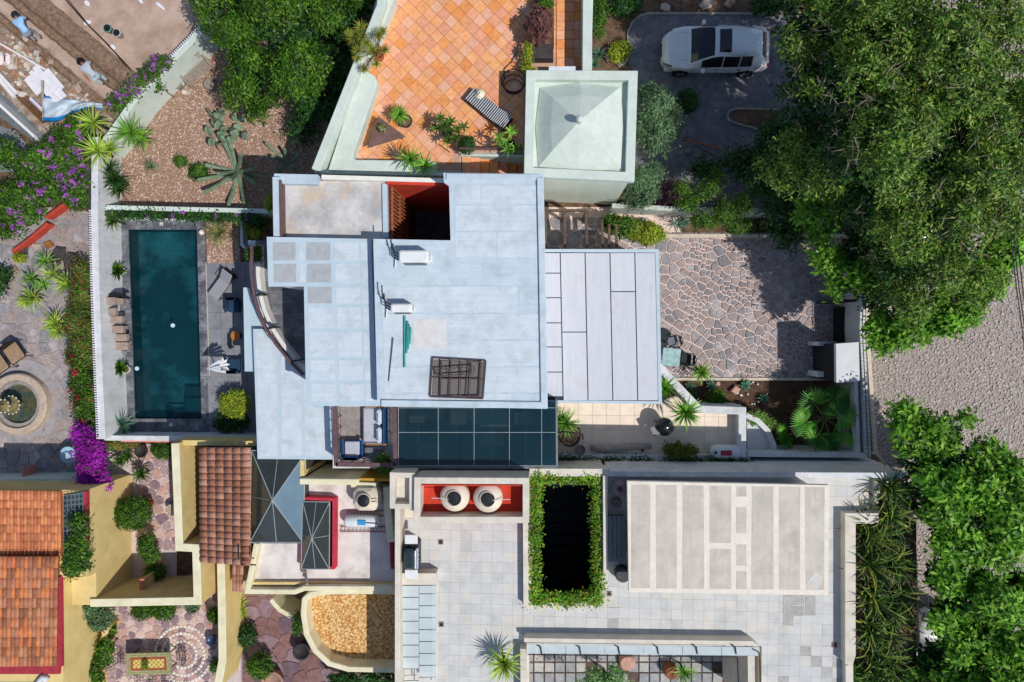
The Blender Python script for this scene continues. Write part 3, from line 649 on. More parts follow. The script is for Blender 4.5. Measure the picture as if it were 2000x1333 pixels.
# furnished balcony
ZB = 3.3
fb = thing('furnished_balcony', 'small balcony framed by brown rails holding blue and grey seats', 'balcony', P(710, 850, ZB))
MB().prism(PX(rect(650, 790, 775, 915), ZB), 0, ZB).obj('floor_slab', mat('balc_floor', 'd8d6d4', 'c4c2c0', 2, .8, dirt='9a9896', dsc=1.4, damt=.5), fb)
tiles(rect(664, 795, 715, 903), ZB, .42, math.radians(2), .012, [mat('warm_slate', '9c948f', '88807b', 4, .75, .2, 40, rnd=.08)], fb, .02, 3, name='floor_tile')
for path in ([(652, 795), (656, 910)], [(656, 908), (772, 909)], [(770, 795), (772, 909)]):
    MB().wall(PX(path, 4.35), .16, 4.27, 4.35).obj('top_rail', BROWN, fb)
    mb = MB(); a, b = P(*path[0], 4.3), P(*path[1], 4.3); n = 5
    for k in range(n+1): c = a.lerp(b, k/n); mb.box((c.x, c.y, (ZB+4.27)/2), (.04, .04, 4.27-ZB))
    for z in (3.55, 3.75, 3.95, 4.1): mb.tube([Vector((a.x, a.y, z)), Vector((b.x, b.y, z))], .018, 4)
    mb.obj('rail_bars', BROWN, fb)
# south terrace
ZT = 1.4
te = thing('south_terrace', 'cream tiled terrace with a grey parapet south of the panelled roof', 'terrace', P(1280, 840, 0))
MB().prism(PX([(1075, 780), (1300, 780), (1330, 770), (1372, 800), (1448, 804), (1448, 897), (1075, 897)], ZT), 0, ZT-.01).obj('terrace_slab', MORTAR, te)
tiles([(1080, 782), (1300, 782), (1325, 775), (1370, 805), (1442, 808), (1442, 893), (1080, 893)], ZT-.01, .6, math.radians(-.5), .008, [mat('cream_tile', 'efe0cf', 'e3d3c1', 3, .7, .05, 40, rnd=.025)], te, .02, 4, name='floor_tile')
MB().wall(PX([(1262, 690), (1303, 733), (1366, 800), (1450, 803), (1450, 895)], ZT+.55), .32, 0, ZT+.55).obj('parapet', WHITEWALL, te, bevel=.012)
MB().wall(PX([(1088, 893), (1465, 895)], ZT+.4), .22, 0, ZT+.4).obj('parapet', WHITEWALL, te)
MB().prism(PX([(1460, 818), (1485, 830), (1503, 850), (1512, 884), (1460, 884)], 1.0), 0, .95).obj('landing', MATS['cap_grey'], te)
MB().wall(PX([(1458, 812), (1480, 822), (1500, 842), (1511, 868), (1513, 888)], 1.2), .22, 0, 1.2).obj('curved_wall', WHITEWALL, te)
MB().wall(PX([(1460, 888), (1690, 890)], 1.9), .2, 0, 1.9).obj('garden_wall', WHITEWALL, te)
MB().wall(PX([(1672, 745), (1678, 890)], 1.8), .14, 0, 1.8).obj('garden_wall', WHITEWALL, te)
# pergola
pg = thing('pergola', 'dark weathered timber pergola beams over the entrance path', 'pergola', P(1120, 450, 0))
WOOD = mat('weathered_timber', '6e5a4c', '4e3f35', 7, .8, .4, 25)
for a, b in (((1066, 411), (1146, 411)), ((1102, 408), (1104, 484)), ((1144, 411), (1147, 484)), ((1066, 408), (1066, 484)), ((1176, 430), (1177, 484)), ((1190, 438), (1190, 484)), ((1204, 440), (1205, 484))):
    MB().wall(PX([a, b], 2.6), .1, 2.45, 2.6+random.uniform(0, .02)).obj('beam', WOOD, pg)
for q in ((1067, 413), (1103, 412), (1146, 413), (1205, 442)): MB().prism([(P(*q, 2.4).x+dx, P(*q, 2.4).y+dy) for dx, dy in ((-.06, -.06), (.06, -.06), (.06, .06), (-.06, .06))], 0, 2.42).obj('post', WOOD, pg)
# ================================================================= tower and orange terrace (annex)
an = thing('annex_building', 'pale green annex with an orange tiled roof terrace and stairs', 'building', P(880, 170, 0))
ZTR = 3.8
TER = [(752, -60), (1160, -60), (1150, 140), (1040, 140), (1030, 346), (612, 338)]
MB().prism(PX([(752, -60), (1160, -60), (1150, 300), (900, 300), (900, 336), (640, 335)], ZTR), 0, ZTR).obj('annex_body', GREENWALL, an)
TC = [mat('terra_a', 'efac78', 'df9761', 7, .8, .12, 40, rnd=.06, dirt='f2c0a0', dsc=3, damt=.6, speck=.2), mat('terra_b', 'ecab88', 'dd9672', 7, .8, .12, 40, rnd=.06, dirt='d08a5e', dsc=3, damt=.5, speck=.2), mat('terra_c', 'ea9d5c', 'da8a4c', 7, .8, .12, 40, rnd=.05, dirt='f4bc90', dsc=2, damt=.4), mat('terra_d', 'edb89b', 'e0a585', 7, .8, .12, 40, rnd=.06, dirt='dd9a6e', dsc=3, damt=.5)]
MB().prism(PX([(755, -60), (1140, -60), (1140, 299), (899, 299), (899, 334), (660, 330)], ZTR), ZTR, ZTR+.012).obj('grout_bed', mat('grout', 'c9a48c', 'b5927c', 6, .9), an)
tiles([(757, -30), (1085, -30), (1085, 112), (1040, 112), (1040, 140), (1022, 140), (1022, 290), (884, 290), (884, 322), (690, 312), (690, 306), (737, 165), (737, 152), (712, 144), (719, 112)], ZTR+.012, .405, math.radians(45), .014, TC, an, .03, 7, name='terracotta_tile', weights=[4, 3, 2, 2])
tiles(rect(1087, -30, 1140, 132), ZTR+.012, .36, 0, .014, TC, an, .05, 8, name='path_tile', weights=[3, 2, 2, 1])
# west ledge
MB().wall(PX([(752, -60), (744, 12), (700, 120), (616, 333)], ZTR+1.0), .34, 0, ZTR+1.0).obj('west_parapet', GREENWALL, an, bevel=.02)
MB().wall(PX([(769, -60), (760, 0), (716, 112)], ZTR+.75), .3, ZTR-.5, ZTR+.7).obj('inner_parapet', GREENWALL, an)
MB().prism(PX([(704, 135), (718, 140), (731, 148), (736, 157), (735, 168), (690, 300), (689, 308), (694, 312), (760, 313), (850, 315), (850, 336), (640, 334)], ZTR+.6), ZTR-.5, ZTR+.6).obj('broad_ledge', GREENWALL, an, bevel=.04)
MB().wall(PX([(612, 334), (760, 337), (868, 339)], 4.4), .12, 0, 4.3).obj('south_wall', GREENWALL, an)
MB().wall(PX([(1148, -60), (1147, 138)], ZTR+1.1), .36, 0, ZTR+1.1).obj('east_parapet', GREENWALL, an, bevel=.015)
# stairs
for k in range(7):
    x0 = 902+k*18; z = ZTR-.02-k*.18
    MB().prism(PX(rect(x0, 304, x0+17, 340), max(z, 1)), 0, max(z, 1), .01).obj('stair_tread', TC[k % 3], an)
MB().wall(PX([(900, 302), (1024, 304)], ZTR+.15), .1, 0, ZTR+.1).obj('stair_wall', GREENWALL, an)
MB().wall(PX([(897, 290), (1020, 292)], ZTR+.85), .05, ZTR+.8, ZTR+.85).obj('stair_rail', BROWN, an)
mb = MB()
for z in (.25, .45, .65): mb.tube([P(897, 292, ZTR+z), P(1020, 294, ZTR+z)], .015, 4)
for k in range(5): c = P(897+k*30, 292, ZTR); mb.box(c+Vector((0, 0, .42)), (.04, .04, .84))
mb.tube([P(876, 286, ZTR+.8), P(897, 302, ZTR+.8)], .025, 5); mb.obj('stair_rail_bars', BROWN, an)
# raised planter on terrace
pb = MB().prism(PX(rect(1037, 85, 1081, 113), ZTR+.55), ZTR, ZTR+.5).obj('planter_box', mat('dark_planter', '4a4344', '393334', 4, .7), an)
sheet('planter_bed', rect(1044, -30, 1082, 90), ZTR+.35, EARTH, .3, None, an)
# tower
tw = thing('stair_tower', 'square pale green tower capped by a faceted dome and ball finial', 'tower', P(1130, 240, 0))
ZTW = 5.6
TO = [(1027, 136), (1246, 137), (1240, 352), (1022, 342)]
tp = PX(TO, ZTW); MB().prism(offset_poly(tp, -.12), 0, ZTW-.36).obj('tower_body', mat('tower_plaster_lit', 'e4ebdc', 'd9e1d0', 1.2, .85, .08, 40, dirt='bfc9b6', dsc=1.2, damt=.4, streak=.1, saxis=2), tw)  # paler plaster brightens the dim south face by colour; greener hue its own
ti = PX([(1046, 155), (1227, 157), (1221, 344), (1043, 344)], ZTW)
MB().prism(tp, ZTW-.35, ZTW-.3).obj('tower_deck', GREENWALL, tw)
MB().wall([((a[0]+b[0])/2, (a[1]+b[1])/2) for a, b in zip(tp, PX([(1046, 157), (1227, 158), (1221, 339), (1043, 330)], ZTW))], .34, ZTW-.32, ZTW, True).obj('tower_parapet', GREENWALL, tw, bevel=.015)
DB = [(1055, 172), (1135, 161), (1211, 171), (1219, 250), (1213, 330), (1130, 338), (1052, 326), (1046, 248)]
zb = ZTW-.25; ap = P(1131, 238, ZTW+.75); dome = MB()
base = [P(a, b, zb) for a, b in DB]; mid = [p.lerp(Vector((ap.x, ap.y, 0)), .45) for p in base]; rings = [[(p.x, p.y, zb-.08) for p in base], [(p.x, p.y, zb) for p in base]]
for t, zz in ((.35, .45), (.7, .78), (.93, .98)): rings.append([(p.x+(ap.x-p.x)*t, p.y+(ap.y-p.y)*t, zb+(ap.z-zb)*zz) for p in base])
V = [v for r in rings for v in r]+[tuple(ap)]; F = [(k*8+i, k*8+(i+1) % 8, k*8+8+(i+1) % 8, k*8+8+i) for k in range(4) for i in range(8)]+[(32+i, 32+(i+1) % 8, 40) for i in range(8)]
dome.add(V, F).obj('dome', GREENWALL, tw)
fi = MB(); fi.lathe([(.1, -.05), (.07, .12), (.05, .2)], ap, 14); fi.ball(ap+Vector((0, 0, .3)), .14, 14, 9); fi.obj('finial', GREENWALL, tw, True)
sheet('white_chest', rect(1072, 130, 1125, 142), ZTR+.7, mat('chest_white', 'dfe3ee', 'd2d6e2', 3, .5), .6, None, an)
# ================================================================= clay tile helper
def barrel_mesh(name, L, r, m, rise=.55, taper=.86):
    mb = MB(); n = 6; V = []
    for k, (yy, rr) in enumerate(((-L/2, r), (L/2, r*taper))):
        for th in (0, .014):
            V += [((rr-th)*math.cos(math.pi*i/n), yy, (rr-th)*math.sin(math.pi*i/n)*rise+(.02 if k == 0 else 0)) for i in range(n+1)]
    s = n+1; F = []
    for i in range(n): F += [(i, i+1, 2*s+i+1, 2*s+i), (s+i+1, s+i, 3*s+i, 3*s+i+1), (i, s+i, s+i+1, i+1), (2*s+i, 2*s+i+1, 3*s+i+1, 3*s+i)]
    me = bpy.data.meshes.new(name); me.from_pydata(V, [], F); me.materials.append(m); me.polygons.foreach_set('use_smooth', [True]*len(F)); return me
def tile_roof(parent, q_px, zs, ncol, nrow, mats, seed, across_x=True, limit=300):
    """q: TL,TR,BR,BL at heights zs; tiles run from q's top edge down to its bottom edge in nrow courses"""
    rr = random.Random(seed); c = [P(*p, z) for p, z in zip(q_px, zs)]
    f = lambda u, v: c[0].lerp(c[1], u).lerp(c[3].lerp(c[2], u), v)
    wid = (f(.5/ncol, .5)-f(1.5/ncol, .5)).length; L = (f(.5, 0)-f(.5, 1)).length/nrow
    mes = [barrel_mesh('roof_tile', L*1.14, wid*.53, m) for m in mats]
    for j in range(nrow):
        for i in range(ncol):
            p = f((i+.5)/ncol, (j+.5)/nrow); a = f((i+.5)/ncol, j/nrow); b = f((i+.5)/ncol, (j+1)/nrow); d = (a-b).normalized()
            o = bpy.data.objects.new('roof_tile', rr.choice(mes)); C.objects.link(o); o.parent = parent
            o.location = p-WL[parent.name]+Vector((0, 0, rr.uniform(0, .012)))
            o.rotation_euler = (math.asin(max(-1, min(1, d.z)))-.0, 0, math.atan2(d.y, d.x)-math.pi/2+rr.uniform(-.02, .02))
YEL = mat('yellow_plaster', 'e2ca8e', 'd7be7f', 1.5, .85, .1, 40, dirt='b89f66', dsc=.9, damt=.35)
CREAM = mat('cream_plaster', 'e9e2c4', 'ded6b4', 2, .85, .1, 40, dirt='bdb491', dsc=1.5, damt=.4)
MUST = mat('mustard_plaster', 'c79a3c', 'b98c30', 1.5, .85, .1, 40)
STAIN = mat('stained_white_roof', 'e6e0dc', 'd4cdc9', 1.6, .85, .2, 40, dirt='a89a94', dsc=1.3, damt=.6)
PINKST = [mat('pink_a', 'c8a398', 'b08b82', 5, .8, .3, 25, rnd=.12), mat('pink_b', 'b49a9c', '9c8286', 5, .8, .3, 25, rnd=.12), mat('pink_c', 'd6bdb4', 'c4a89f', 5, .8, .3, 25, rnd=.1), mat('pink_d', '9a8188', '846b74', 5, .8, .3, 25, rnd=.1)]
PINKM = mat('mortar_rose', 'd2c4c2', 'bfaeac', 6, .95, .3, 50)
h3 = thing('yellow_house', 'yellow house with pyramid skylights and a stained white flat roof', 'house', P(620, 1060, 0))
Z3 = 2.4
MB().prism(PX([(582, 946), (770, 946), (770, 1150), (486, 1150), (486, 1062), (582, 1062)], Z3), 0, Z3-.02).obj('wall', YEL, h3)
MB().prism(PX([(582, 946), (769, 946), (769, 1150), (490, 1150), (490, 1062), (582, 1062)], Z3), Z3-.02, Z3).obj('flat_roof', STAIN, h3)
MB().wall(PX([(584, 941), (700, 942)], 3.1), .26, 0, 3.1).obj('parapet', CREAM, h3, bevel=.05)
MB().wall(PX([(684, 947), (736, 949)], 3.05), .24, 0, 3.05).obj('parapet', CREAM, h3, bevel=.05)
MB().wall(PX([(588, 936), (765, 938)], 2.9), .12, 0, 2.9).obj('mustard_wall', MUST, h3)
MB().wall(PX([(754, 952), (757, 1000), (764, 1060)], 2.95), .3, 0, 2.95).obj('parapet', CREAM, h3, bevel=.05)
MB().wall(PX([(763, 1046), (766, 1112)], 2.9), .12, Z3-.2, 2.9).obj('red_edge', mat('maroon', 'a8323c', '932a34', 3, .8), h3)
MB().wall(PX([(500, 1062), (493, 1100), (482, 1156), (575, 1157), (594, 1150), (770, 1150)], 2.85), .22, 0, 2.85).obj('parapet', CREAM, h3, bevel=.04)
MB().wall(PX([(492, 1140), (590, 1140), (770, 1142)], 2.6), .1, 2.0, 2.6).obj('inner_ledge', YEL, h3)
MB().wall(PX([(588, 900), (590, 930)], 3.0), .2, 0, 3.0).obj('wall', YEL, h3)
# big skylight
SKF = mat('frame_steel', 'a9b2b6', '949da1', 4, .5); GLK = mat('smoked_glass', '454b4a', '3a403f', .8, .08, spec=.7, alpha=.78); GLB = mat('blue_glass', '7893a6', '6c889c', .8, .1, spec=.7, alpha=.85)
sk = thing('pyramid_skylight', 'large glass pyramid skylight beside the brown tiled roof', 'skylight', P(540, 980, 2.8))
MB().prism(PX([(487, 888), (598, 888), (598, 1062), (487, 1062)], 2.75), 0, 2.72).obj('curb', mat('dark_interior', '4c4a44', '3c3a36', 3, .8), sk)
BQ = [(491, 880), (596, 886), (592, 1060), (488, 1060)]; AP = P(532, 978, 3.9); bp = [P(a, b, 2.85) for a, b in BQ]
def pyramid(th, bp, AP, glass, bar=.02):
    fr = MB()
    for i in range(4):
        a, b = bp[i], bp[(i+1) % 4]; m = a.lerp(b, .5)
        for s, e in ((a, m), (m, b)):
            nn = (e-s).cross(AP-s).normalized(); nn = nn if nn.z > 0 else -nn
            s2, e2, p2 = [v.lerp((s+e+AP)/3, .03)-nn*.02 for v in (s, e, AP)]
            MB().add([s2, e2, p2, s2+nn*.015, e2+nn*.015, p2+nn*.015], [(0, 2, 1), (3, 4, 5), (0, 1, 4, 3), (1, 2, 5, 4), (2, 0, 3, 5)]).obj('pane', glass[i], th)
        fr.tube([a, AP], bar, 5); fr.tube([m, AP], bar*.7, 5); fr.tube([a, b], bar*1.3, 5)
    fr.ball(AP, .05, 8, 6); fr.obj('frame', SKF, th)
pyramid(sk, bp, AP, [GLK, GLB, GLK, GLK])
sk2 = thing('small_skylight', 'small dark pyramid skylight set in a red painted curb', 'skylight', P(618, 1045, 2.4))
MB().wall(PX([(592, 974), (652, 977), (651, 1110), (588, 1110)], 2.85), .11, 2.3, 2.85, True).obj('red_curb', mat('red_paint', 'c8364a', 'b32d40', 3, .7), sk2)
MB().prism(PX([(592, 976), (648, 978), (647, 1110), (590, 1110)], 2.5), 2.3, 2.5).obj('dark_well', MATS['dark_interior'], sk2)
pyramid(sk2, [P(a, b, 2.9) for a, b in ((591, 980), (644, 981), (643, 1112), (588, 1112))], P(609, 1052, 3.45), [GLK]*4, .016)
# brown tile roof
BT = [mat('brown_tile_a', 'b5806a', '9d6a55', 6, .85, .3, 30, rnd=.1), mat('brown_tile_b', 'a8735c', '8f5f4b', 6, .85, .3, 30, rnd=.1), mat('brown_tile_c', 'c08f7a', 'a87a66', 6, .85, .3, 30, rnd=.1)]
tr = thing('brown_tiled_roof', 'brown clay barrel tile roof left of the glass pyramid', 'roof', P(440, 990, 2.6))
MB().prism(PX([(394, 876), (490, 876), (490, 1104), (394, 1096)], 2.7), 0, 2.55).obj('roof_base', MATS['dark_interior'], tr)
tile_roof(tr, [(490, 874), (490, 1106), (394, 1098), (392, 874)], [3.25, 3.25, 2.7, 2.7], 18, 6, BT, 5)
mb = MB(); mb.tube([P(466, 1066, 3.3), P(466, 1092, 3.3), P(488, 1090, 3.3), P(488, 1066, 3.3)], .03, 5); mb.tube([P(470, 1102, 3.25), P(500, 1104, 3.25)], .03, 5); mb.obj('roof_bracket', BLACK, tr)
tr2 = thing('tiled_awning', 'narrow strip of brown clay tiles below the brown roof', 'roof', P(464, 1130, 2.2))
MB().prism(PX(rect(454, 1106, 476, 1152), 2.1), 0, 2.0).obj('roof_base', YEL, tr2)
tile_roof(tr2, [(454, 1104), (476, 1104), (475, 1154), (454, 1152)], [2.35, 2.35, 2.1, 2.1], 3, 3, BT, 6)
# pebble terrace
pt = thing('pebbled_terrace', 'curved terrace floored with tan pebbles behind a cream parapet', 'terrace', P(690, 1230, 0))
CPT = [(775, 1157), (710, 1156), (640, 1157), (606, 1162), (594, 1172), (592, 1200), (598, 1240), (615, 1272), (642, 1297), (680, 1308), (775, 1310)]
PF = [(770, 1160), (604, 1164), (597, 1200), (602, 1236), (618, 1266), (645, 1290), (680, 1300), (770, 1302)]
MB().prism(PX(PF, 2.0), 0, 2.0).obj('floor', mat('tan_grout', 'c79d63', 'b0884f', 10, .9, .5, 40), pt)
pebbles('pebble_floor', PF, 2.0, 5200, .05, [mat('tan_peb_a', 'e0b578', 'd0a468', 8, .8), mat('tan_peb_b', 'c48a45', 'b0783a', 8, .8), mat('tan_peb_c', 'ecd0a0', 'dfc08c', 8, .8)], pt, 9, .35)
MB().wall(PX(CPT, 2.75), .24, 0, 2.75).obj('curved_parapet', CREAM, pt, bevel=.05)
MB().wall(PX([(528, 1172), (545, 1192), (570, 1206), (592, 1210)], 1.6), .2, 0, 1.6).obj('lower_curb', CREAM, pt, bevel=.04)
# patio walls
pa = thing('yellow_patio_wall', 'stepped yellow patio wall with cream coping beside the tiled roof', 'wall', P(360, 1000, 0))
WP = [(342, 866), (346, 960), (350, 1069), (383, 1071), (386, 1174), (176, 1178)]
MB().wall(PX(WP, 2.7), .3, 0, 2.65).obj('wall_body', YEL, pa); MB().wall(PX(WP, 2.7), .34, 2.65, 2.72).obj('coping', CREAM, pa, bevel=.02)
MB().wall(PX([(342, 865), (500, 867)], 2.3), .22, 0, 2.3).obj('wall_body', YEL, pa)
al = thing('alley_wall', 'curving cream topped wall east of the mosaic table patio', 'wall', P(445, 1220, 0))
WP = [(431, 1101), (433, 1200), (434, 1290), (424, 1345)]
MB().wall(PX(WP, 2.1), .3, 0, 2.05).obj('wall_body', YEL, al); MB().wall(PX(WP, 2.12), .34, 2.05, 2.12).obj('coping', CREAM, al, bevel=.02)
pc = thing('brick_ridge', 'short pink brick ridge capping a fin on the patio wall', 'brick ridge', P(276, 1150, 1.6))
c0, c1 = P(277, 1131, 1.7), P(276, 1160, 1.7); MB().box(((c0.x+c1.x)/2, (c0.y+c1.y)/2, .8), (.1, (c0-c1).length, 1.6)).obj('fin', YEL, pc)
for k in range(9): c = c0.lerp(c1, (k+.5)/9); MB().rbox((c.x, c.y, 1.66), (.2, .07, .12), .015).obj('brick', mat('pink_brick', 'd88f7a', 'c47c68', 6, .85, .3, 40, rnd=.1), pc)
# patios
p3 = sheet('rose_patio', [(205, 868), (345, 868), (345, 1180), (235, 1180)], .0, PINKM, .04)
flagstones([(255, 872), (338, 872), (345, 1075), (268, 1075)], .0, .38, .04, PINKST, p3, .035, 21, soft=.25)
p3b = sheet('mosaic_patio', [(195, 1172), (470, 1100), (470, 1380), (195, 1380)], .3, PINKM, .32)
flagstones([(205, 1182), (425, 1182), (425, 1360), (205, 1360)], .3, .3, .035, PINKST, p3b, .035, 22, soft=.25)
flagstones([(398, 1100), (428, 1100), (428, 1180), (398, 1180)], .3, .33, .035, PINKST, p3b, .036, 24, soft=.25)
WST = mat('white_cobble', 'e9e2d6', 'd6cdbf', 6, .8, .2, 40, rnd=.06)
cc = P(358, 1278, .3)
for R, n in ((.62, 22), (.98, 34), (1.3, 46)):
    for k in range(n):
        a = 2*math.pi*k/n
        if -2.9 < math.atan2(math.sin(a), math.cos(a)) < -2.2: continue
        MB().rbox((cc.x+R*math.cos(a), cc.y+R*math.sin(a), .335), (.15, .12+random.uniform(0, .03), .06), .03, a+math.pi/2).obj('ring_stone', WST, p3b)
p3c = sheet('lower_patio', [(455, 1150), (640, 1150), (770, 1300), (770, 1400), (455, 1400)], .1, mat('mortar_shade', '8f7670', '7b645f', 6, .95), .12)  # mortar colour darkened for the shadow that covers this patio
flagstones([(460, 1165), (600, 1165), (650, 1300), (640, 1360), (460, 1360)], .1, .55, .035, [PINKST[3], mat('pink_e_shade', '8f6c6a', '785856', 4, .8, .3, 25, rnd=.1), mat('pink_f_shade', '74606a', '62505a', 4, .8, .3, 25, rnd=.1)], p3c, .035, 23)  # stone colours darkened in place of the shadow lying here
# ================================================================= the stone terrace house (lower right)
Z4 = 3.9
h4 = thing('terrace_house', 'big house with a pale stone roof terrace at the lower right', 'house', P(1250, 1130, 0))
CREAM4 = mat('cream_wall', 'ddd6c9', 'd0c8ba', 2, .85, .1, 40, dirt='a9a298', dsc=1.4, damt=.35)
body = MB()
for q in (rect(772, 928, 1033, 1420), rect(1033, 1180, 1177, 1262), [(1177, 926), (1760, 930), (1712, 1005), (1655, 1005), (1655, 1262), (1177, 1262)], rect(1487, 1262, 1655, 1420)): body.prism(PX(q, Z4), 0, Z4-.01)
body.obj('wall', CREAM4, h4)
ST = [mat('pale_stone_a', 'd1d1cf', 'c8c8c7', 2, .8, .2, 35, rnd=.012, dirt='b3b3b2', dsc=1.1, damt=.5, speck=.4), mat('pale_stone_b', 'd5d2cd', 'cbc8c3', 2, .8, .2, 35, rnd=.012, dirt='b9b5ae', dsc=1.1, damt=.5, speck=.4), mat('pale_stone_c', 'cbcccb', 'c2c3c3', 2, .8, .2, 35, rnd=.012, dirt='a9aaaa', dsc=1.1, damt=.5, speck=.4), mat('grey_stone', 'b9b7b4', 'a5a3a0', 6, .85, .3, 35, rnd=.08)]
tl = MB().prism(PX([(783, 1012), (1020, 1012), (1020, 1250), (1655, 1250), (1655, 940), (1600, 940), (1600, 1260), (783, 1260)], Z4-.2), Z4-.3, Z4-.2).obj('terrace_bed', MORTAR, h4)
tiles([(783, 1012), (1021, 1012), (1021, 1420), (783, 1420)], Z4-.01, .42, math.radians(-.8), .004, ST, h4, .025, 31, 150, name='paving_tile', ch=.002, weights=[6, 4, 4, .05])
tiles([(1021, 1186), (1655, 1186), (1655, 1262), (1021, 1262)], Z4-.01, .42, math.radians(-.8), .004, ST, h4, .025, 32, 100, name='paving_tile', ch=.002, weights=[6, 3, 4, .12])
tiles([(1487, 1262), (1655, 1262), (1655, 1420), (1487, 1420)], Z4-.01, .42, math.radians(-.8), .004, ST, h4, .025, 33, 50, name='paving_tile', ch=.002, weights=[3, 2, 4, 3])
tiles([(1178, 932), (1700, 932), (1655, 1010), (1655, 1186), (1178, 1186)], Z4-.01, .42, math.radians(-.8), .004, ST, h4, .025, 34, 0, name='paving_tile', ch=.002, weights=[6, 3, 4, .12])
# north parapet
MB().wall(PX([(1034, 923), (1190, 924)], 4.25), .3, 3.4, 4.25).obj('parapet', CREAM4, h4)
MB().wall(PX([(1190, 926), (1500, 928), (1771, 929)], 4.2), .2, 0, 4.2).obj('parapet', WHITEWALL, h4)
# small room + tank enclosure
ZK = 5.5
MB().prism(PX(rect(762, 925, 808, 993), 5.3), 0, 4.9).obj('shaft_body', CREAM4, h4)
MB().wall(PX([(766, 928), (804, 929), (804, 990), (766, 989)], 5.3), .2, 4.8, 5.3, True).obj('shaft_parapet', CREAM4, h4, bevel=.02)
te_ = thing('tank_enclosure', 'cream walled rooftop box with red floor around two water tanks', 'tank enclosure', P(920, 975, Z4))
MB().prism(PX(rect(812, 938, 1030, 1018), 4.75), 0, 4.73).obj('red_floor', RED, te_)
EN = [(815, 939), (1027, 940), (1027, 1016), (814, 1016)]
MB().wall(PX(EN, ZK), .24, 0, ZK, True).obj('enclosure_wall', CREAM4, te_, bevel=.015)
MB().wall(PX([(823, 948), (1018, 949)], ZK-.1), .04, 4.75, ZK-.1).obj('red_lining', RED, te_)
# west wall of terrace
MB().wall(PX([(776, 990), (776, 1420)], 4.95), .2, 0, 4.95).obj('parapet', CREAM4, h4, bevel=.015)
# dark block + glass stair canopy
MB().prism(PX(rect(781, 1120, 852, 1143), 4.5), Z4, 4.5).obj('block_wall', CREAM4, h4, bevel=.015)
gc = thing('glass_stair_canopy', 'stepped pale glass canopy over the stairs by the west parapet', 'glass canopy', P(815, 1240, Z4))
GLP = mat('pale_glass', 'dde8ea', 'd0dde0', 1, .08, spec=.8, alpha=.68)
for k in range(9):
    for x0, x1, oy in ((781, 818, 0), (819, 851, -7)):
        y0 = 1144+k*23.3+oy if k else 1144; y1 = 1144+(k+1)*23.3+oy
        if y1 > 1325: continue
        zz = 4.4-k*.02
        MB().prism(PX(rect(x0, y0+.8, x1, y1-.8), zz), zz-.02, zz).obj('pane', GLP, gc)
fr = MB()
for k in range(1, 9):
    for x0, x1, oy in ((781, 818, 0), (819, 851, -7)): y = 1144+k*23.3+oy; fr.tube([P(x0, y, 4.4-k*.02), P(x1, y-1, 4.4-k*.02)], .014, 4)
for x in (809, 842): fr.tube([P(x, 1144, 4.37), P(x, 1328, 4.2)], .02, 4)
fr.obj('glazing_bars', mat('bar_dark', '3a4a55', '2c3a44', 4, .5), gc)
MB().prism(PX(rect(781, 1144, 852, 1330), 4.0), 3.8, 4.0).obj('stair_bed', MATS['pale_stone_b'], gc)
# light well
MB().wall(PX([(1035, 926), (1177, 926), (1178, 1183), (1033, 1183)], 4.15), .26, 0, 4.15, True).obj('well_wall', CREAM4, h4, bevel=.015)
MB().wall(PX([(1026, 1012), (1027, 1185)], 4.3), .2, Z4, 4.3).obj('well_parapet', CREAM4, h4, bevel=.015)
MB().wall(PX([(1182, 930), (1183, 1120)], 4.4), .18, Z4, 4.4).obj('well_parapet', CREAM4, h4, bevel=.015)
MB().wall(PX([(1050, 946), (1160, 946), (1160, 1160), (1050, 1160)], 3.5), .08, 0, 3.5, True).obj('well_shade_lining', mat('well_shade_dark', '2b2f2c', '222623', 3, .9), h4)  # added dark lining so the sunlit well walls look shaded
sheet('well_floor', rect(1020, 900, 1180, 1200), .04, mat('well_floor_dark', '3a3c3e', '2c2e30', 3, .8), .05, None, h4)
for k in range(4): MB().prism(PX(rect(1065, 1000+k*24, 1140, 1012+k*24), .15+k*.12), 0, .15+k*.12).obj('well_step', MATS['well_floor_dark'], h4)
# penthouse
ZP = 5.55
ph = thing('penthouse_roof', 'flat concrete slab roof with cream seams on the stone terrace', 'roof', P(1420, 1050, Z4))
PH = [(1225, 940), (1620, 948), (1618, 1163), (1228, 1157)]
MB().prism(offset_poly(PX(PH, ZP), -.25), Z4, ZP-.2).obj('penthouse_wall', CREAM4, ph)
SEAM = mat('cream_seam', 'e9e1d4', 'dfd6c8', 4, .8, .1, 40, dirt='cfc5b6', dsc=3, damt=.3); CONC = mat('grey_concrete', 'd0c8bc', 'c3bbaf', 1.6, .85, .2, 50, rnd=.02, dirt='a7a096', dsc=1.2, damt=.5, streak=.08, saxis=1, speck=.45)
MB().prism(PX(PH, ZP), ZP-.2, ZP).obj('seam_slab', SEAM, ph, bevel=.01)
def panel(x0, y0, x1, y1):
    sk = lambda y: (y-945)*.005
    pts = [(x0+random.uniform(-.7, .7), y0+(x0-1225)*.014), (x1+random.uniform(-.7, .7), y0+(x1-1225)*.014), (x1+random.uniform(-.7, .7), y1+(x1-1225)*.01), (x0+random.uniform(-.7, .7), y1+(x0-1225)*.01)]
    MB().prism(PX(pts, ZP), ZP-.02, ZP+.004).obj('concrete_panel', CONC, ph)
for x0, x1, ys in ((1233, 1270, [(947, 1149)]), (1281, 1322, [(947, 1149)]), (1333, 1375, [(947, 1149)]), (1386, 1428, [(947, 1059), (1070, 1149)]), (1438, 1458, [(947, 968), (988, 1040), (1061, 1103), (1113, 1149)]), (1468, 1511, [(947, 1149)]), (1521, 1563, [(947, 1149)]), (1573, 1610, [(947, 1149)])):
    for y0, y1 in ys: panel(x0, y0, x1, y1)
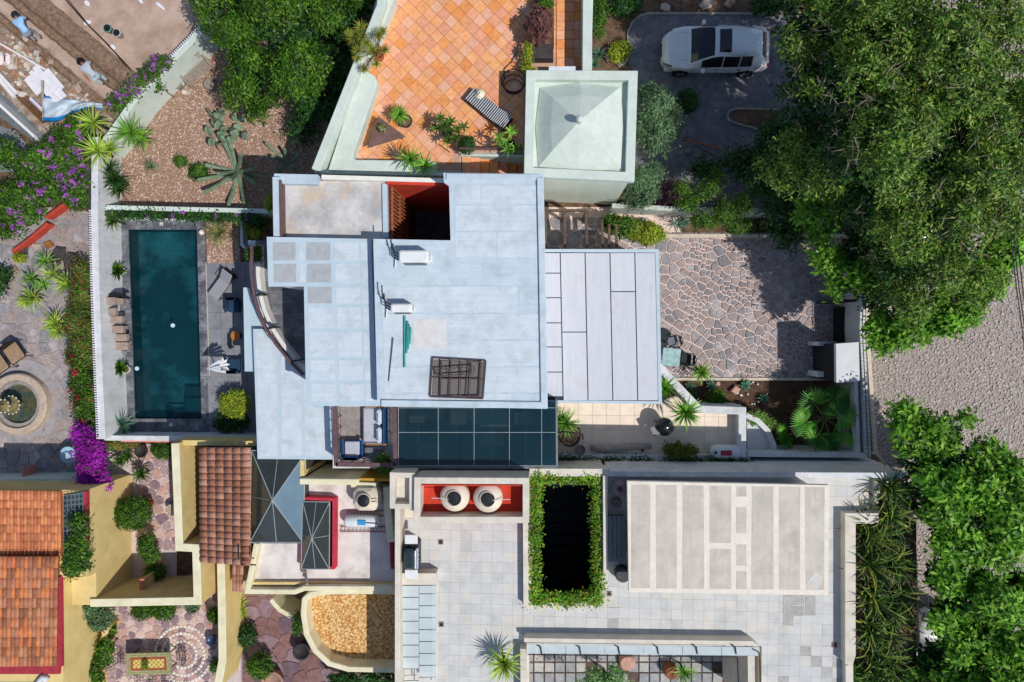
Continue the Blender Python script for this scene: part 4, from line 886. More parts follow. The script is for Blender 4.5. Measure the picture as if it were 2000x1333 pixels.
MB().prism(PX([(1573, 1140), (1592, 1116), (1608, 1130), (1596, 1152)], ZP), ZP, ZP+.012).obj('loose_sheet', MATS['pale_stone_b'], ph)
for x, y in ((1540, 1173), (1561, 1173), (1540, 1193), (1561, 1194), (1583, 1174), (1540, 1213), (1583, 1193)): MB().prism(PX(rect(x-10, y-9.5, x+10, y+9.5), Z4+.03), Z4, Z4+.026).obj('dark_tile', ST[3], h4)
# planter on the east edge
pl = thing('terrace_planter', 'long rooftop planter wall along the east edge of the terrace', 'planter', P(1720, 1150, Z4))
MB().wall(PX([(1716, 1013), (1661, 1013), (1661, 1290), (1668, 1292)], 4.35), .4, Z4-.3, 4.35).obj('planter_wall', CREAM4, pl, bevel=.015)
MB().wall(PX([(1659, 1300), (1660, 1420)], 4.25), .3, Z4-.3, 4.25).obj('planter_wall', CREAM4, pl, bevel=.015)
MB().prism(PX([(1668, 1018), (1790, 1018), (1790, 1400), (1668, 1400)], 3.7), 0, 3.7).obj('planter_soil', EARTH, pl)
MB().wall(PX([(1712, 936), (1712, 1008)], 4.1), .14, 3.0, 4.1).obj('planter_wall', CREAM4, pl)
MB().prism(PX([(1775, 1075), (1790, 1080), (1796, 1270), (1785, 1270)], 3.4), 0, 3.4).obj('street_parapet', CREAM4, pl)
mb = MB()
for k in range(22): a = P(1752, 1085+k*8, 3.4); mb.box((a.x+.35, a.y, 3.4), (.9, .035, .05))
mb.obj('slatted_canopy', mat('white_slat', 'd9d6d0', 'c9c6c0', 4, .7), pl)
# south canopy and court
sc = thing('courtyard_canopy', 'curved pale glass canopy strip edging the sunken south court', 'glass canopy', P(1260, 1270, Z4))
MB().wall(PX([(1024, 1252), (1470, 1258), (1480, 1266)], 4.5), .16, Z4-.2, 4.45).obj('back_wall', CREAM4, sc)
for k in range(6):
    x0 = 1030+k*76; x1 = min(x0+75, 1484)
    MB().prism(PX([(x0, 1260+k*.8), (x1, 1261+k*.8), (x1, 1278+k*.8), (x0, 1277+k*.8)], 4.5), 4.46, 4.48).obj('pane', GLP, sc)
fr = MB()
for k in range(6): x = 1052+k*76; fr.tube([P(x-4, 1260, 4.5), P(x+4, 1264, 4.56), P(x+6, 1278, 4.5)], .025, 5)
fr.tube([P(1030, 1279, 4.48), P(1440, 1284, 4.48)], .02, 5); fr.tube([P(1440, 1284, 4.48), P(1446, 1420, 4.48)], .025, 5); fr.tube([P(1484, 1280, 4.48), P(1486, 1420, 4.48)], .025, 5); fr.tube([P(1470, 1268, 4.5), P(1482, 1274, 4.5), P(1485, 1290, 4.48)], .025, 5)
fr.obj('canopy_frame', BLACK, sc)
MB().wall(PX([(1022, 1268), (1024, 1420)], 4.4), .26, 0, 4.4).obj('court_wall', CREAM4, sc, bevel=.015)
MB().wall(PX([(1468, 1282), (1470, 1420)], 4.3), .3, 0, 4.3).obj('court_wall', CREAM4, sc)
sheet('south_court', rect(1015, 1230, 1480, 1420), .5, mat('court_soil', '6a5850', '554640', 5, .9, .6, 30), .55)
sco = bpy.data.objects['south_court']
for i in range(19):
    for j in range(6):
        x = 1032+i*20.5; y = 1262+j*20.5
        if random.random() < .04 and i > 3: continue
        c = P(x, y, .5); MB().rbox((c.x, c.y, .52), (.41, .41, .07), .015, random.uniform(-.03, .03)).obj('paving_stone', [mat('court_shade_grey', 'a3a5a8', '8b8d90', 4, .8, .3, 30, rnd=.12), MATS['grey_stone']][random.random() < .3], sco)  # greyer stone colours stand in for the court's partial shade
# ================================================================= house with orange roofs (lower left)
h5 = thing('orange_roof_house', 'house with orange clay tile roofs and tall yellow side wall', 'house', P(100, 1150, 0))
X0 = P(258, 1075, 0).x
def yz(px, py, z): return P(px, py, z).y
yA0, yA1, yA2, yB1 = yz(166, 958, 3.2), yz(166, 1128, 3.2), yz(176, 1184, 2.7), yz(122, 1420, 3.2)
XW = P(-260, 1000, 3).x; X1 = P(216, 1200, 0).x
MB().prism([(XW, yA0), (X0, yA0), (X0, yA1), (XW, yA1)], 0, 3.2).obj('wall', YEL, h5)
MB().prism([(X1, yA1-.002), (X0, yA1-.002), (X0, yA2), (X1, yA2)], 0, 2.6).obj('wall_ledge', YEL, h5)
MB().prism([(XW, yA1-.002), (X1-.002, yA1-.002), (X1-.002, yB1), (XW, yB1)], 0, 3.2).obj('wall', YEL, h5)
MAR = mat('maroon_ledge', 'b03a48', '9a303d', 3, .8)
MB().prism([(X1-.26, yA1+.05), (X1+.01, yA1+.05), (X1+.01, yz(118, 1300, 3.2)), (X1-.26, yz(118, 1300, 3.2))], 3.15, 3.32).obj('maroon_ledge', MAR, h5)
MB().prism(PX(rect(-120, 1297, 118, 1316), 3.25), 3.1, 3.3).obj('maroon_ledge', MAR, h5)
MB().prism(PX(rect(163, 960, 169, 1062), 3.3), 3.1, 3.32).obj('maroon_ledge', MAR, h5)
OT = [mat('orange_a', 'cb8059', 'b66d48', 6, .85, .3, 30, rnd=.1), mat('orange_b', 'b9724f', 'a5613f', 6, .85, .3, 30, rnd=.1), mat('orange_c', 'd88f61', 'c57c50', 6, .85, .3, 30, rnd=.1)]
OT2 = [mat('clay_a', 'b3765a', '9b6248', 6, .85, .3, 30, rnd=.12), mat('clay_b', '9f6549', '89543b', 6, .85, .3, 30, rnd=.12), mat('clay_c', 'c08565', 'aa7153', 6, .85, .3, 30, rnd=.12), mat('clay_d', 'cf8052', 'ba6e43', 6, .85, .3, 30, rnd=.1)]
r1 = MB().prism(PX([(-80, 962), (118, 962), (119, 1088), (-80, 1088)], 3.35), 3.1, 3.33).obj('orange_roof', OT[1], h5)
tile_roof(r1, [(-20, 958), (119, 960), (120, 1086), (-20, 1086)], [3.6, 3.6, 3.4, 3.4], 21, 8, OT, 11)
r2 = MB().prism(PX([(-80, 1094), (112, 1092), (110, 1296), (-80, 1296)], 3.35), 3.1, 3.36).obj('clay_roof', OT2[1], h5)
tile_roof(r2, [(-20, 1088), (115, 1088), (111, 1298), (-20, 1300)], [3.75, 3.75, 3.42, 3.42], 16, 11, OT2, 12)
MB().prism(PX(rect(-60, 1318, 92, 1400), 2.6), 0, 3.21).obj('lower_terrace', mat('grey_floor', '9aa0a2', '868c8e', 3, .8), h5)
mb = MB(); mb.tube([P(70, 1340, 3.3), P(85, 1322, 3.35), P(92, 1330, 3.35)], .13, 8); mb.obj('white_pipe', WHITEWALL, h5, True)
# trellis deck with vine
tg = thing('roof_trellis', 'dark glass trellis panel overgrown with vine beside the orange roof', 'trellis', P(142, 1020, 3.2))
MB().prism(PX([(124, 968), (162, 960), (162, 1090), (124, 1092)], 3.32), 3.2, 3.3).obj('glass_deck', mat('deck_glass', '4b5a60', '3d4b50', 2, .3), tg)
fr = MB()
for k in range(6): x = 124+k*7.6; fr.tube([P(x, 968-k*1.4, 3.45), P(x, 1090, 3.45)], .015, 4)
for k in range(13): y = 968+k*10; fr.tube([P(124, y, 3.45), P(162, y-4, 3.45)], .015, 4)
fr.obj('lattice', mat('lattice_grey', '7b868c', '69747a', 4, .6), tg)
# pale boundary wall north of that house
nb = thing('shaded_wall', 'pale shaded wall between the fountain garden and orange roofs', 'wall', P(70, 940, 0))
MB().wall(PX([(-60, 944), (160, 940)], 1.5), .25, 0, 1.5).obj('wall_body', GREENWALL, nb)
MB().wall(PX([(43, 915), (45, 938)], .9), .06, 0, .9).obj('pink_fin', MATS['pink_plaster'], nb)
yc = thing('curved_yellow_planter', 'curved yellow planter wall at the foot of the tall yellow wall', 'planter', P(190, 1270, 0))
MB().wall(PX([(206, 1225), (200, 1250), (190, 1272), (172, 1290), (168, 1310), (178, 1345)], 1.2), .25, 0, 1.2).obj('planter_wall', YEL, yc, bevel=.03)
# ================================================================= fountain garden
LG = [(-30, 405), (150, 405), (172, 415), (178, 600), (190, 860), (160, 945), (-30, 945)]
lg = sheet('fountain_garden', LG, .0, mat('mortar_grey', 'b5aca4', '9c938b', 6, .95, .3, 50), .05)
flagstones([(-30, 425), (130, 412), (172, 420), (182, 600), (140, 720), (150, 850), (150, 940), (-30, 940)], .0, .44, .055, STONES, lg, .045, 41, soft=.1)
RAW = mat('low_red_wall_paint', 'c24a3a', 'a93f31', 3, .85, .2, 40)
lw = thing('low_red_wall', 'low red painted wall angled through the bougainvillea garden', 'wall', P(62, 462, 0))
MB().wall(PX([(22, 492), (62, 462), (92, 436)], .5), .13, 0, .5).obj('wall_body', RAW, lw, bevel=.03)
MB().wall(PX([(88, 425), (112, 408), (130, 395)], .5), .16, 0, .5).obj('wall_body', RAW, lw, bevel=.03)
# fountain
fo = thing('stone_fountain', 'round tiered stone fountain with a dark pool of water', 'fountain', P(46, 788, 0))
fc = P(46, 788, 0)
FST = mat('fountain_stone', 'cbb9a8', 'ae9c8b', 6, .85, .4, 30, dirt='9a8a7a', dsc=3, damt=.4); FGR = mat('fountain_grey', '9e9a96', '87837f', 4, .8, .3, 30)
MB().lathe([(2.05, 0), (2.05, .05), (1.35, .055), (1.35, 0)], fc, 40).obj('paved_ring', mat('ring_paving', 'a8a2a4', '928c8f', 3, .8, .2, 30), fo)
MB().lathe([(1.42, .0), (1.42, .4), (1.36, .46), (1.12, .46), (1.1, .35), (1.1, .0)], fc, 44).obj('outer_rim', FST, fo, False)
MB().lathe([(1.1, .0), (1.1, .3), (1.02, .34), (.9, .34), (.9, .2), (.88, .05)], fc, 40).obj('inner_rim', FGR, fo)
MB().lathe([(.9, .16), (.9, .17), (.01, .172)], fc, 32).obj('fountain_water', mat('fountain_water', '2f4a4a', '4a5238', 3, .08, .2, 6, spec=.6, dirt='8a6a3a', dsc=4, damt=.6), fo)
mb = MB(); mb.lathe([(.2, .1), (.12, .3), (.1, .55), (.3, .68), (.42, .74), (.42, .77), (.3, .74), (.1, .72), (.09, 1.05), (.22, 1.14), (.3, 1.2), (.3, 1.22), (.1, 1.18), (.06, 1.32), (.01, 1.36)], fc, 24); mb.obj('tiered_bowls', mat('fountain_bronze', '8a7d52', '5f5a3a', 7, .6, .3, 20), fo, True)
mb = MB()
for R, z, n in ((.42, .78, 14), (.3, 1.23, 10)):
    for k in range(n): a = 6.283*k/n; mb.ball(fc+Vector((R*math.cos(a), R*math.sin(a), z)), .035, 7, 5)
mb.obj('rim_beads', mat('bead_white', 'f0ede6', 'e2ded6', 4, .4), fo, True, kind='stuff')
# ================================================================= building plot (top left)
def site():
    V = []; idx = {}; F = []; M = []
    D = [-330+8*k for k in range(34)]+[-58, -52, -46, -40, -34, -28, -22, -16, -10.5, -8, -6.5, -3, 0, 3, 6.5, 8, 10.5, 14, 18, 22, 26, 30, 33, 35, 37, 40, 44, 47, 49, 52, 55]+[60+5*k for k in range(32)]
    Sx = [-60+5*k for k in range(110)]
    def hd(s, d, x, y):
        n = noise.noise((x*.05, y*.05, 0)); n2 = noise.noise((x*.2, y*.2, 4))
        if abs(d) < 7: return .03+.02*n2, 1
        if abs(d) < 10: return .2+.03*n2, 1
        if 10 <= d < 33: return .3+.015*n2, 0
        if 33 <= d < 52: return .24+.03*n2-(.06 if 34 < d < 36 or 47.5 < d < 49.5 else 0), 1
        if d >= 52: return .22+.1*n+.06*n2, 2
        if d > -46: return .3+.14*math.sin(math.pi*(-d-9)/40)+.09*n2, 1
        return .14+.02*n, 0
    pos = {}
    for i, s in enumerate(Sx):
        for j, d in enumerate(D):
            w = 2.2*noise.noise((s*.06, d*.02, 7))+1.2*noise.noise((s*.25, d*.05, 1)); dd = d+w
            x = 24+.766*s-.643*dd; y = .643*s+.766*dd
            if x+.96*y > 488 or (x < 95 and y > 190+x) or y < -70 or x < -70 or y > 300: continue
            h, m = hd(s, d, x, y); idx[i, j] = len(V); V.append(tuple(P(x, y, h)))
    for i in range(len(Sx)-1):
        for j in range(len(D)-1):
            k = [(i, j), (i+1, j), (i+1, j+1), (i, j+1)]
            if all(q in idx for q in k): F.append([idx[q] for q in k][::-1]); M.append(hd(Sx[i], (D[j]+D[j+1])/2, 0, 0)[1])
    return npmesh('building_plot', V, F, [DIRT, LOOSE, mat('rubble_soil', 'a08c7c', '7d6857', 4, .95, 1., 20, dirt='c5b6ab', dsc=2, damt=.5)], mi=M)
sp = tag(site(), kind='structure')
# rubble
def rock(mb, c, r, rr, sq=.7):
    n = rr.choice([4, 5, 5, 6]); V = []; F = []; ph = rr.random()*6; ex = rr.uniform(.6, 1); an = rr.random()*3.14; tx, ty = rr.uniform(-.25, .25), rr.uniform(-.25, .25)
    for k, (a, z) in enumerate(((.95, -.3), (1, .1), (.82, .6))):
        for i in range(n):
            t = 6.283*i/n+ph; j = rr.uniform(.85, 1.15); x, y = r*a*math.cos(t)*j, r*a*math.sin(t)*j*ex
            V.append((c[0]+x*math.cos(an)-y*math.sin(an), c[1]+x*math.sin(an)+y*math.cos(an), c[2]+r*sq*z*rr.uniform(.85, 1.15)+(tx*x+ty*y)))
        if k: F += [((k-1)*n+i, (k-1)*n+(i+1) % n, k*n+(i+1) % n, k*n+i) for i in range(n)]
    F.append(tuple(range(2*n, 3*n))); mb.add(V, F)
RUB = [mat('rubble_a', 'bfb0a2', 'a39486', 5, .9, .4, 30), mat('rubble_b', '9c8a7c', '85735f', 5, .9, .4, 30), mat('rubble_c', 'd3cbc1', 'bdb3a8', 5, .9, .3, 30), mat('rubble_d', 'b0856a', '966c52', 5, .9, .4, 30)]
rr = random.Random(3); mbs = [MB() for _ in RUB]
for _ in range(900):
    x = rr.gauss(60, 35); y = rr.gauss(120, 30); d = (x-24)*-.643+y*.766
    if d < 55 or x < -20 or y > 185+x*.9: continue
    rock(mbs[rr.randrange(4)], P(x, y, .25), rr.choice([.04, .05, .07, .09, .12, .16]), rr)
for _ in range(60): x = rr.uniform(140, 170); y = rr.uniform(185, 205); rock(mbs[rr.randrange(4)], P(x, y, .25), rr.choice([.06, .09, .13]), rr)
for k in range(4): mbs[k].obj('rubble', RUB[k], sp, kind='stuff')
big = [(50, 75), (62, 95), (72, 105), (30, 145), (25, 120), (92, 100), (45, 185), (15, 95), (100, 122)]
for i, (x, y) in enumerate(big):
    mb = MB(); rock(mb, P(x, y, .3), .17+.02*(i % 4), rr); tag(mb.obj('rubble_stone', RUB[i % 4]), ['pale rubble stone on the upper side of the debris, nearest the strings', 'rubble stone just below the uppermost one', 'pale rubble stone left of the trench strings', 'rubble stone right of the cement sacks', 'rubble stone above the pinkish cement sacks', 'rubble stone at the right edge of the debris by the strings', 'rubble stone at the lower edge of the debris near the brown planks', 'rubble stone at the left edge beside the white pipe', 'rubble stone at the right end of the white pipe'][i], 'stone', 'stones in the debris heap')
WB = mat('white_block', 'e6e4ea', 'd8d5dc', 5, .8, .1, 40)
for i, (x, y, w, l, a, z) in enumerate([(78, 140, .3, .5, -40, .35), (70, 150, .2, .55, -40, .32), (74, 163, .75, .9, -38, .3), (98, 165, .9, 1.1, -40, .36), (112, 180, .5, .9, -40, .34), (102, 188, .35, .9, -40, .42)]):
    c = P(x, y, z); mb = MB(); mb.rbox(c+Vector((0, 0, .06)), (w, l, .12), .01, math.radians(-a)); tag(mb.obj('white_board', WB), ['short white board lying topmost in the stack above the tarpaulin', 'narrow white board left of the topmost short board', 'square white board at the left corner of the board stack', 'largest white board in the middle of the board stack', 'white board at the lower right end of the board stack', 'narrow white board on top of the lower boards by the tarpaulin'][i], 'board', 'white boards on the plot')
for i, (x, y) in enumerate([(4, 118), (17, 118)]):
    c = P(x, y, .3); mb = MB(); mb.rbox(c+Vector((0, 0, .12)), (.34, .55, .24), .1); tag(mb.obj('cement_sack', mat('sack_pink', 'e6d9d8', 'd4c4c3', 6, .9, .3, 20)), ['pale pinkish cement sack cut by the left edge of the photo', 'pale pinkish cement sack just right of the one at the edge'][i], 'sack', 'cement sacks')
def bar(name, label, cat, a, b, r, m, z0, z1, group=None):
    mb = MB(); mb.tube([P(*a, z0), P(*b, z1)], r, 6); return tag(mb.obj(name, m), label, cat, group)
WHT = mat('white_paint', 'e8e6e6', 'dcd9d9', 4, .6)
bar('white_pipe', 'long thin white pipe lying across the rubble', 'pipe', (-10, 80), (92, 138), .05, WHT, .5, .45)
bar('wooden_pole', 'grey wooden pole standing against the blue edged tarpaulin', 'pole', (82, 157), (85, 236), .05, mat('grey_wood', 'b0a196', '968779', 6, .85, .3, 30), .9, .5)
for i, (a, b) in enumerate([((-5, 142), (32, 182)), ((-5, 152), (28, 190))]): bar('white_plank', 'long white plank at the plot edge, %s of the pair' % ('upper', 'lower')[i], 'plank', a, b, .1, WHT, .45, .45)
bar('white_plank', 'purple tinted white plank lying left of the tarpaulin pole', 'plank', (60, 193), (84, 216), .09, mat('lilac_white', 'd9d2e6', 'c9c1d8', 4, .7), .4, .4)
for i, k in enumerate((0, 5, 10)): bar('brown_plank', 'brown timber plank, %s of three along the grey ramp' % ('first', 'second', 'third')[i], 'plank', (28+k, 184-k), (85+k, 240-k*.4), .06, mat('brown_timber', '7d5a38', '5e4228', 8, .85, .4, 30), .3, .3)
# tarpaulin
def tarp():
    nx, ny = 26, 12; V = []
    for i in range(nx):
        u = i/(nx-1)
        for j in range(ny):
            v = j/(ny-1); top = (84+u*118, 186+u*18); bot = (84+u*118, 238-u*28+6*math.sin(u*7))
            h = .45+.35*(1-u)*math.sin(v*3.1)+.09*math.sin(u*17+v*9)+.05*noise.noise((u*9, v*7, 2))
            V.append(tuple(P(top[0]+(bot[0]-top[0])*v, top[1]+(bot[1]-top[1])*v, h)))
    F = [(i*ny+j, i*ny+j+1, (i+1)*ny+j+1, (i+1)*ny+j) for i in range(nx-1) for j in range(ny-1)]
    mi = [1 if (j > ny-4 or (j < 1 and i < 7)) else 0 for i in range(nx-1) for j in range(ny-1)]
    o = npmesh('tarpaulin', V, F, [mat('silver_tarp', 'c3d0dc', 'aebfce', 4, .4), mat('blue_tarp', '1f86cf', '1874b8', 4, .45)], smooth=True, mi=mi)
    m = o.modifiers.new('s', 'SOLIDIFY'); m.thickness = .015; return tag(o, 'crumpled silver tarpaulin with a bright blue border', 'tarpaulin')
tarp()
def bucket(x, y, label, m, z=.16):
    c = P(x, y, z); t = thing('bucket', label, 'bucket', c)
    MB().lathe([(.13, 0), (.17, .34), (.185, .35), (.185, .37), (.16, .37), (.12, .05), (.01, .05)], c, 18).obj('bucket_body', m, t, True); MB().lathe([(.165, .3), (.16, .38), (.01, .375)], c, 16).obj('shading', BLACK, t)  # dark disc added for the shade inside the bucket
    MB().tube([c+Vector((.185*math.cos(a), .185*math.sin(a)*.3+.1, .36-.1*abs(math.sin(a)))) for a in [k*math.pi/8 for k in range(9)]], .008, 5).obj('handle', BLACK, t)
bucket(219, 62, 'teal green plastic bucket on the bare dirt', mat('teal_plastic', '7fb3a3', '6ca191', 3, .5)); bucket(237, 71, 'white bucket with dark contents beside the teal one', mat('white_plastic', 'd8d6d0', 'c5c3bd', 3, .5))
for (x, y, l, w, a, lab) in [(170, 45, .5, .28, 20, 'white paper scrap at the upper end of the cable line'), (221, 92, .4, .2, -40, 'white scrap further down along the cable line'), (170, 7, .45, .25, -50, 'crumpled white sack near the top edge of the plot'), (275, 3, .4, .15, -60, 'small white plaster smear at the very top of the plot'), (312, 12, .8, .16, -38, 'long white plaster slab near the top of the plot'), (90, 180, .3, .2, 10, 'small pale offcut beside the stacked white boards')]:
    c = P(x, y, .2); mb = MB(); rock(mb, c, .1, rr, .2); mb = MB(); q8 = random.Random(int(x)); mb.prism([(c.x+l*.42*math.cos(t_)*math.cos(math.radians(a))*q8.uniform(.6, 1.1)-w*.5*math.sin(t_)*math.sin(math.radians(a))*q8.uniform(.6, 1.1), c.y+l*.42*math.cos(t_)*math.sin(math.radians(a))*q8.uniform(.6, 1.1)+w*.5*math.sin(t_)*math.cos(math.radians(a))*q8.uniform(.6, 1.1)) for t_ in [k*.628 for k in range(10)]], c.z-.03, c.z+.04, .02); tag(mb.obj('white_scrap', WB), lab, 'scrap')
mb = MB(); mb.tube([P(120, -10, .3), P(165, 42, .32), P(205, 82, .3), P(250, 130, .3), P(268, 160, .3)], .03, 5); mb.tube([P(125, -10, .3), P(172, 48, .34), P(212, 88, .3), P(262, 150, .3)], .02, 5); tag(mb.obj('black_cable', BLACK), 'black cable run lying diagonally over the dirt plot', 'cable')
for i, k in enumerate((36, 48)):
    a = (24-.643*k-20, .766*k-17); b = (a[0]+165, a[1]+139); bar('guide_string', 'taut brown guide string, %s of the two beside the trench' % ('upper', 'lower')[i], 'string', a, b, .012, mat('string_brown', '5a4636', '4a392c', 4, .9), .34, .34)
pk = thing('pickaxe', 'pickaxe with wooden handle and orange head beside the trench', 'tool', P(160, 155, .3))
MB().tube([P(144, 169, .35), P(170, 152, .38)], .03, 6).obj('handle', MATS['grey_wood'], pk); MB().tube([P(160, 142, .38), P(170, 152, .42), P(177, 162, .36)], [.01, .04, .01], 6).obj('head', mat('orange_iron', 'b4613a', '9c502e', 5, .8), pk)
bar('orange_stake', 'short orange stake beside the purple flowers on the plot', 'stake', (247, 143), (252, 158), .04, mat('orange_paint', 'd9622a', 'c55522', 4, .7), .3, .4)
for i, (x, y, lab, m) in enumerate([(146, 176, 'flat reddish stone left of the pickaxe handle', RUB[3]), (153, 174, 'yellowish flat stone touching the reddish one', RUB[0])]):
    mb = MB(); rock(mb, P(x, y, .3), .2, rr, .3); tag(mb.obj('flat_stone', m), lab, 'stone')
# ramp, wall and paving below the plot
tag(MB().prism(PX([(-40, 140), (0, 178), (90, 268), (78, 285), (-40, 200)], .25), -.02, .25).obj('ramp', mat('ramp_slate', '6f777b', '5c6468', 2, .8, .2, 30)), kind='structure')
wt = MB().wall(PX([(-30, 178), (2, 208), (80, 279)], 1.0), .12, 0, 1.0).obj('white_divider', WHT); tag(wt, 'thin white topped wall beside the grey ramp at left', 'wall')
tag(MB().prism(PX([(-40, 235), (30, 255), (65, 300), (40, 335), (-40, 340)], .05), -.02, .05).obj('grey_court', mat('grey_court', '83868c', '71747a', 2, .8, .2, 30)), kind='structure')
# ---------------------------------------------------------------- people
SKIN = mat('skin', '9a6b4f', '8a5e45', 5, .6)
def skin_obj(name, pts, edges, radii, m, parent, root=0):
    me = bpy.data.meshes.new(name); me.from_pydata([tuple(p) for p in pts], edges, []); me.materials.append(m)
    import bmesh
    bm = bmesh.new(); bm.from_mesh(me); sk = bm.verts.layers.skin.verify(); bm.verts.ensure_lookup_table()
    for v, r in zip(bm.verts, radii): v[sk].radius = (r, r) if not hasattr(r, '__len__') else r
    bm.verts[root][sk].use_root = True; bm.to_mesh(me); bm.free()
    o = bpy.data.objects.new(name, me); C.objects.link(o); o.parent = parent; WL[o.name] = Vector()
    s = o.modifiers.new('skin', 'SKIN'); s.use_smooth_shade = True; u = o.modifiers.new('sub', 'SUBSURF'); u.levels = 2; u.render_levels = 2; return o
def person(label, loc, rz, shirt, trousers, hat, lean=.9):
    t = thing('person', label, 'person', loc); t.rotation_euler.z = rz
    # +y is the way the person bends; joints
    J = dict(pel=(0, 0, .82), sp=(0, .2, .98), ch=(0, .42, 1.04), nk=(0, .56, 1.03), hd=(0, .66, 1.0), ht=(0, .78, .98))
    pts = [J[k] for k in ('pel', 'sp', 'ch', 'nk', 'hd', 'ht')]; R = [(.15, .12), (.14, .11), (.17, .12), .055, .085, .08]; E = [(0, 1), (1, 2), (2, 3), (3, 4), (4, 5)]
    for s in (-1, 1):
        n = len(pts); pts += [(s*.1, -.02, .76), (s*.13, .1, .45), (s*.13, -.08, .1), (s*.14, .1, .05)]; R += [.085, .065, .045, .04]; E += [(0, n), (n, n+1), (n+1, n+2), (n+2, n+3)]
        n = len(pts); pts += [(s*.19, .44, 1.0), (s*.27, .56, .76), (s*.2, .7, .54), (s*.19, .75, .47)]; R += [.06, .045, .032, .035]; E += [(2, n), (n, n+1), (n+1, n+2), (n+2, n+3)]
        for f in range(5):
            fx = s*(.19+(-.035 if f == 0 else (f-2.5)*.018)); k = len(pts); L = (.05, .07, .08, .075, .055)[f]
            pts += [(fx, .77+(.0 if f else -.02), .44), (fx*1.0-s*.01, .79, .44-L)]; R += [.011, .009]; E += [(n+3, k), (k, k+1)]
    skin_obj('body', pts, E, R, SKIN, t)
    sh = [(0, -.1, .8), (0, .2, .99), (0, .42, 1.05), (0, .53, 1.04), (.2, .44, 1.0), (.26, .54, .8), (-.2, .44, 1.0), (-.26, .54, .8)]
    skin_obj('shirt', sh, [(0, 1), (1, 2), (2, 3), (2, 4), (4, 5), (2, 6), (6, 7)], [(.17, .14), (.17, .13), (.2, .14), .1, .085, .07, .085, .07], shirt, t)
    tr = [(0, -.02, .82), (.1, -.03, .74), (.13, .1, .45), (.13, -.08, .12), (-.1, -.03, .74), (-.13, .1, .45), (-.13, -.08, .12)]
    skin_obj('trousers', tr, [(0, 1), (1, 2), (2, 3), (0, 4), (4, 5), (5, 6)], [(.165, .14), .11, .085, .07, .11, .085, .07], trousers, t)
    for s in (-1, 1): skin_obj('shoe', [(s*.13, -.1, .05), (s*.14, .14, .04)], [(0, 1)], [.055, .05], BLACK, t)
    o = MB().ball((0, .74, 1.0), .115, 12, 8, (1, 1.1, 1)).obj('hat', hat, t, True); o.location = (0, .72, .9)
    mb = MB(); mb.lathe([(.17, 0), (.18, .012), (.1, .03)], (0, .74, 1.03), 16); o = mb.obj('hat_brim', hat, t); o.location = (0, .73, 1.0)
    o = MB().ball((0, 0, 0), .02, 6, 5).obj('nose', SKIN, t); o.location = (0, .82, .9)
    for s in (-1, 1):
        o = MB().ball((0, 0, 0), .022, 6, 5, (.5, 1, 1)).obj('ear', SKIN, t); o.location = (s*.09, .7, .96)
        o = MB().ball((0, 0, 0), .011, 6, 5).obj('eye', BLACK, t); o.location = (s*.03, .84, .93)
    return t
def plaid():
    m = mat('plaid_shirt', 'c9cfd8', 'aab4c2', 6, .9); n = m.node_tree.nodes; l = m.node_tree.links; b = n['Principled BSDF']
    tc = n.new('ShaderNodeTexCoord'); out = None
    for ax in ('X', 'Y'):
        w = n.new('ShaderNodeTexWave'); w.bands_direction = ax; w.inputs['Scale'].default_value = 6; l.new(tc.outputs['Object'], w.inputs[0])
        r = n.new('ShaderNodeValToRGB'); r.color_ramp.elements[0].color = lin('5b6a86'); r.color_ramp.elements[1].color = lin('d6dae0'); r.color_ramp.elements[0].position = .3; r.color_ramp.elements[1].position = .5; l.new(w.outputs[0], r.inputs[0])
        if out is None: out = r.outputs[0]
        else:
            mx = n.new('ShaderNodeMix'); mx.data_type = 'RGBA'; mx.inputs[0].default_value = .5; l.new(out, mx.inputs[6]); l.new(r.outputs[0], mx.inputs[7]); out = mx.outputs[2]
    l.new(out, b.inputs['Base Color']); return m
p = P(76, 76, .3); person('bending worker in a light blue shirt and jeans beside the trench', p, math.radians(28), mat('blue_shirt', '9cc3e6', '88b0d6', 5, .9), mat('grey_jeans', '8d8f98', '787a84', 8, .9), mat('dark_hat', '2b2a30', '1f1e23', 5, .8))
p = P(206, 160, .3); person('worker in a plaid shirt and pale jeans bending over the trench', p, math.radians(42), plaid(), mat('pale_jeans', 'a9bcc4', '96aab3', 8, .9), mat('black_hair', '14131a', '0e0d12', 5, .8))
# ================================================================= vegetation
LF_BR = leafmat('leaf_bright', ['22400c', '375f14', '50801c', '789f2c'], .5, .35)
LF_OL = leafmat('leaf_olive', ['2a4a12', '426a20', '5e8a30', '84a844', '9ca448'], .45, .3)
LF_ASH = leafmat('leaf_ash', ['3f701c', '5c9426', '7ab232', 'a2cf4a'], .5, .35)
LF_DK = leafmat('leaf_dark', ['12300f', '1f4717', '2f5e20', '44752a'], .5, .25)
LF_HG = leafmat('leaf_hedge', ['22420e', '355c14', '4a761a', '688f28'], .5, .3)
LF_RH = leafmat('leaf_redhedge', ['2f5a1a', '4a7a22', '5f8f2a', '7f6a34', '8a3a34'], .5, .3)
LF_YU = leafmat('leaf_yucca', ['6f9a2a', '94b83a', 'b8cf55', 'd6dd7a'], .5, .25)
LF_YG = leafmat('leaf_yucca_green', ['4a7f22', '66a030', '86ba42', 'a5cf5a'], .5, .25)
LF_AG = leafmat('leaf_agave', ['35604a', '4a7a5e', '6a957c', '7fa58e'], .5, .15)
LF_ST = leafmat('leaf_strap', ['16290c', '24431a', '3a5f20', '62822e', 'a3ab4c'], .4, .25)
LF_GY = leafmat('leaf_grey', ['3a5a3c', '4f704c', '6a8a62', '7d9a6c'], .6, .25)
LF_YE = leafmat('leaf_yellowgreen', ['5a7a1c', '7d9a24', 'a0b030', 'c2c43c'], .5, .3)
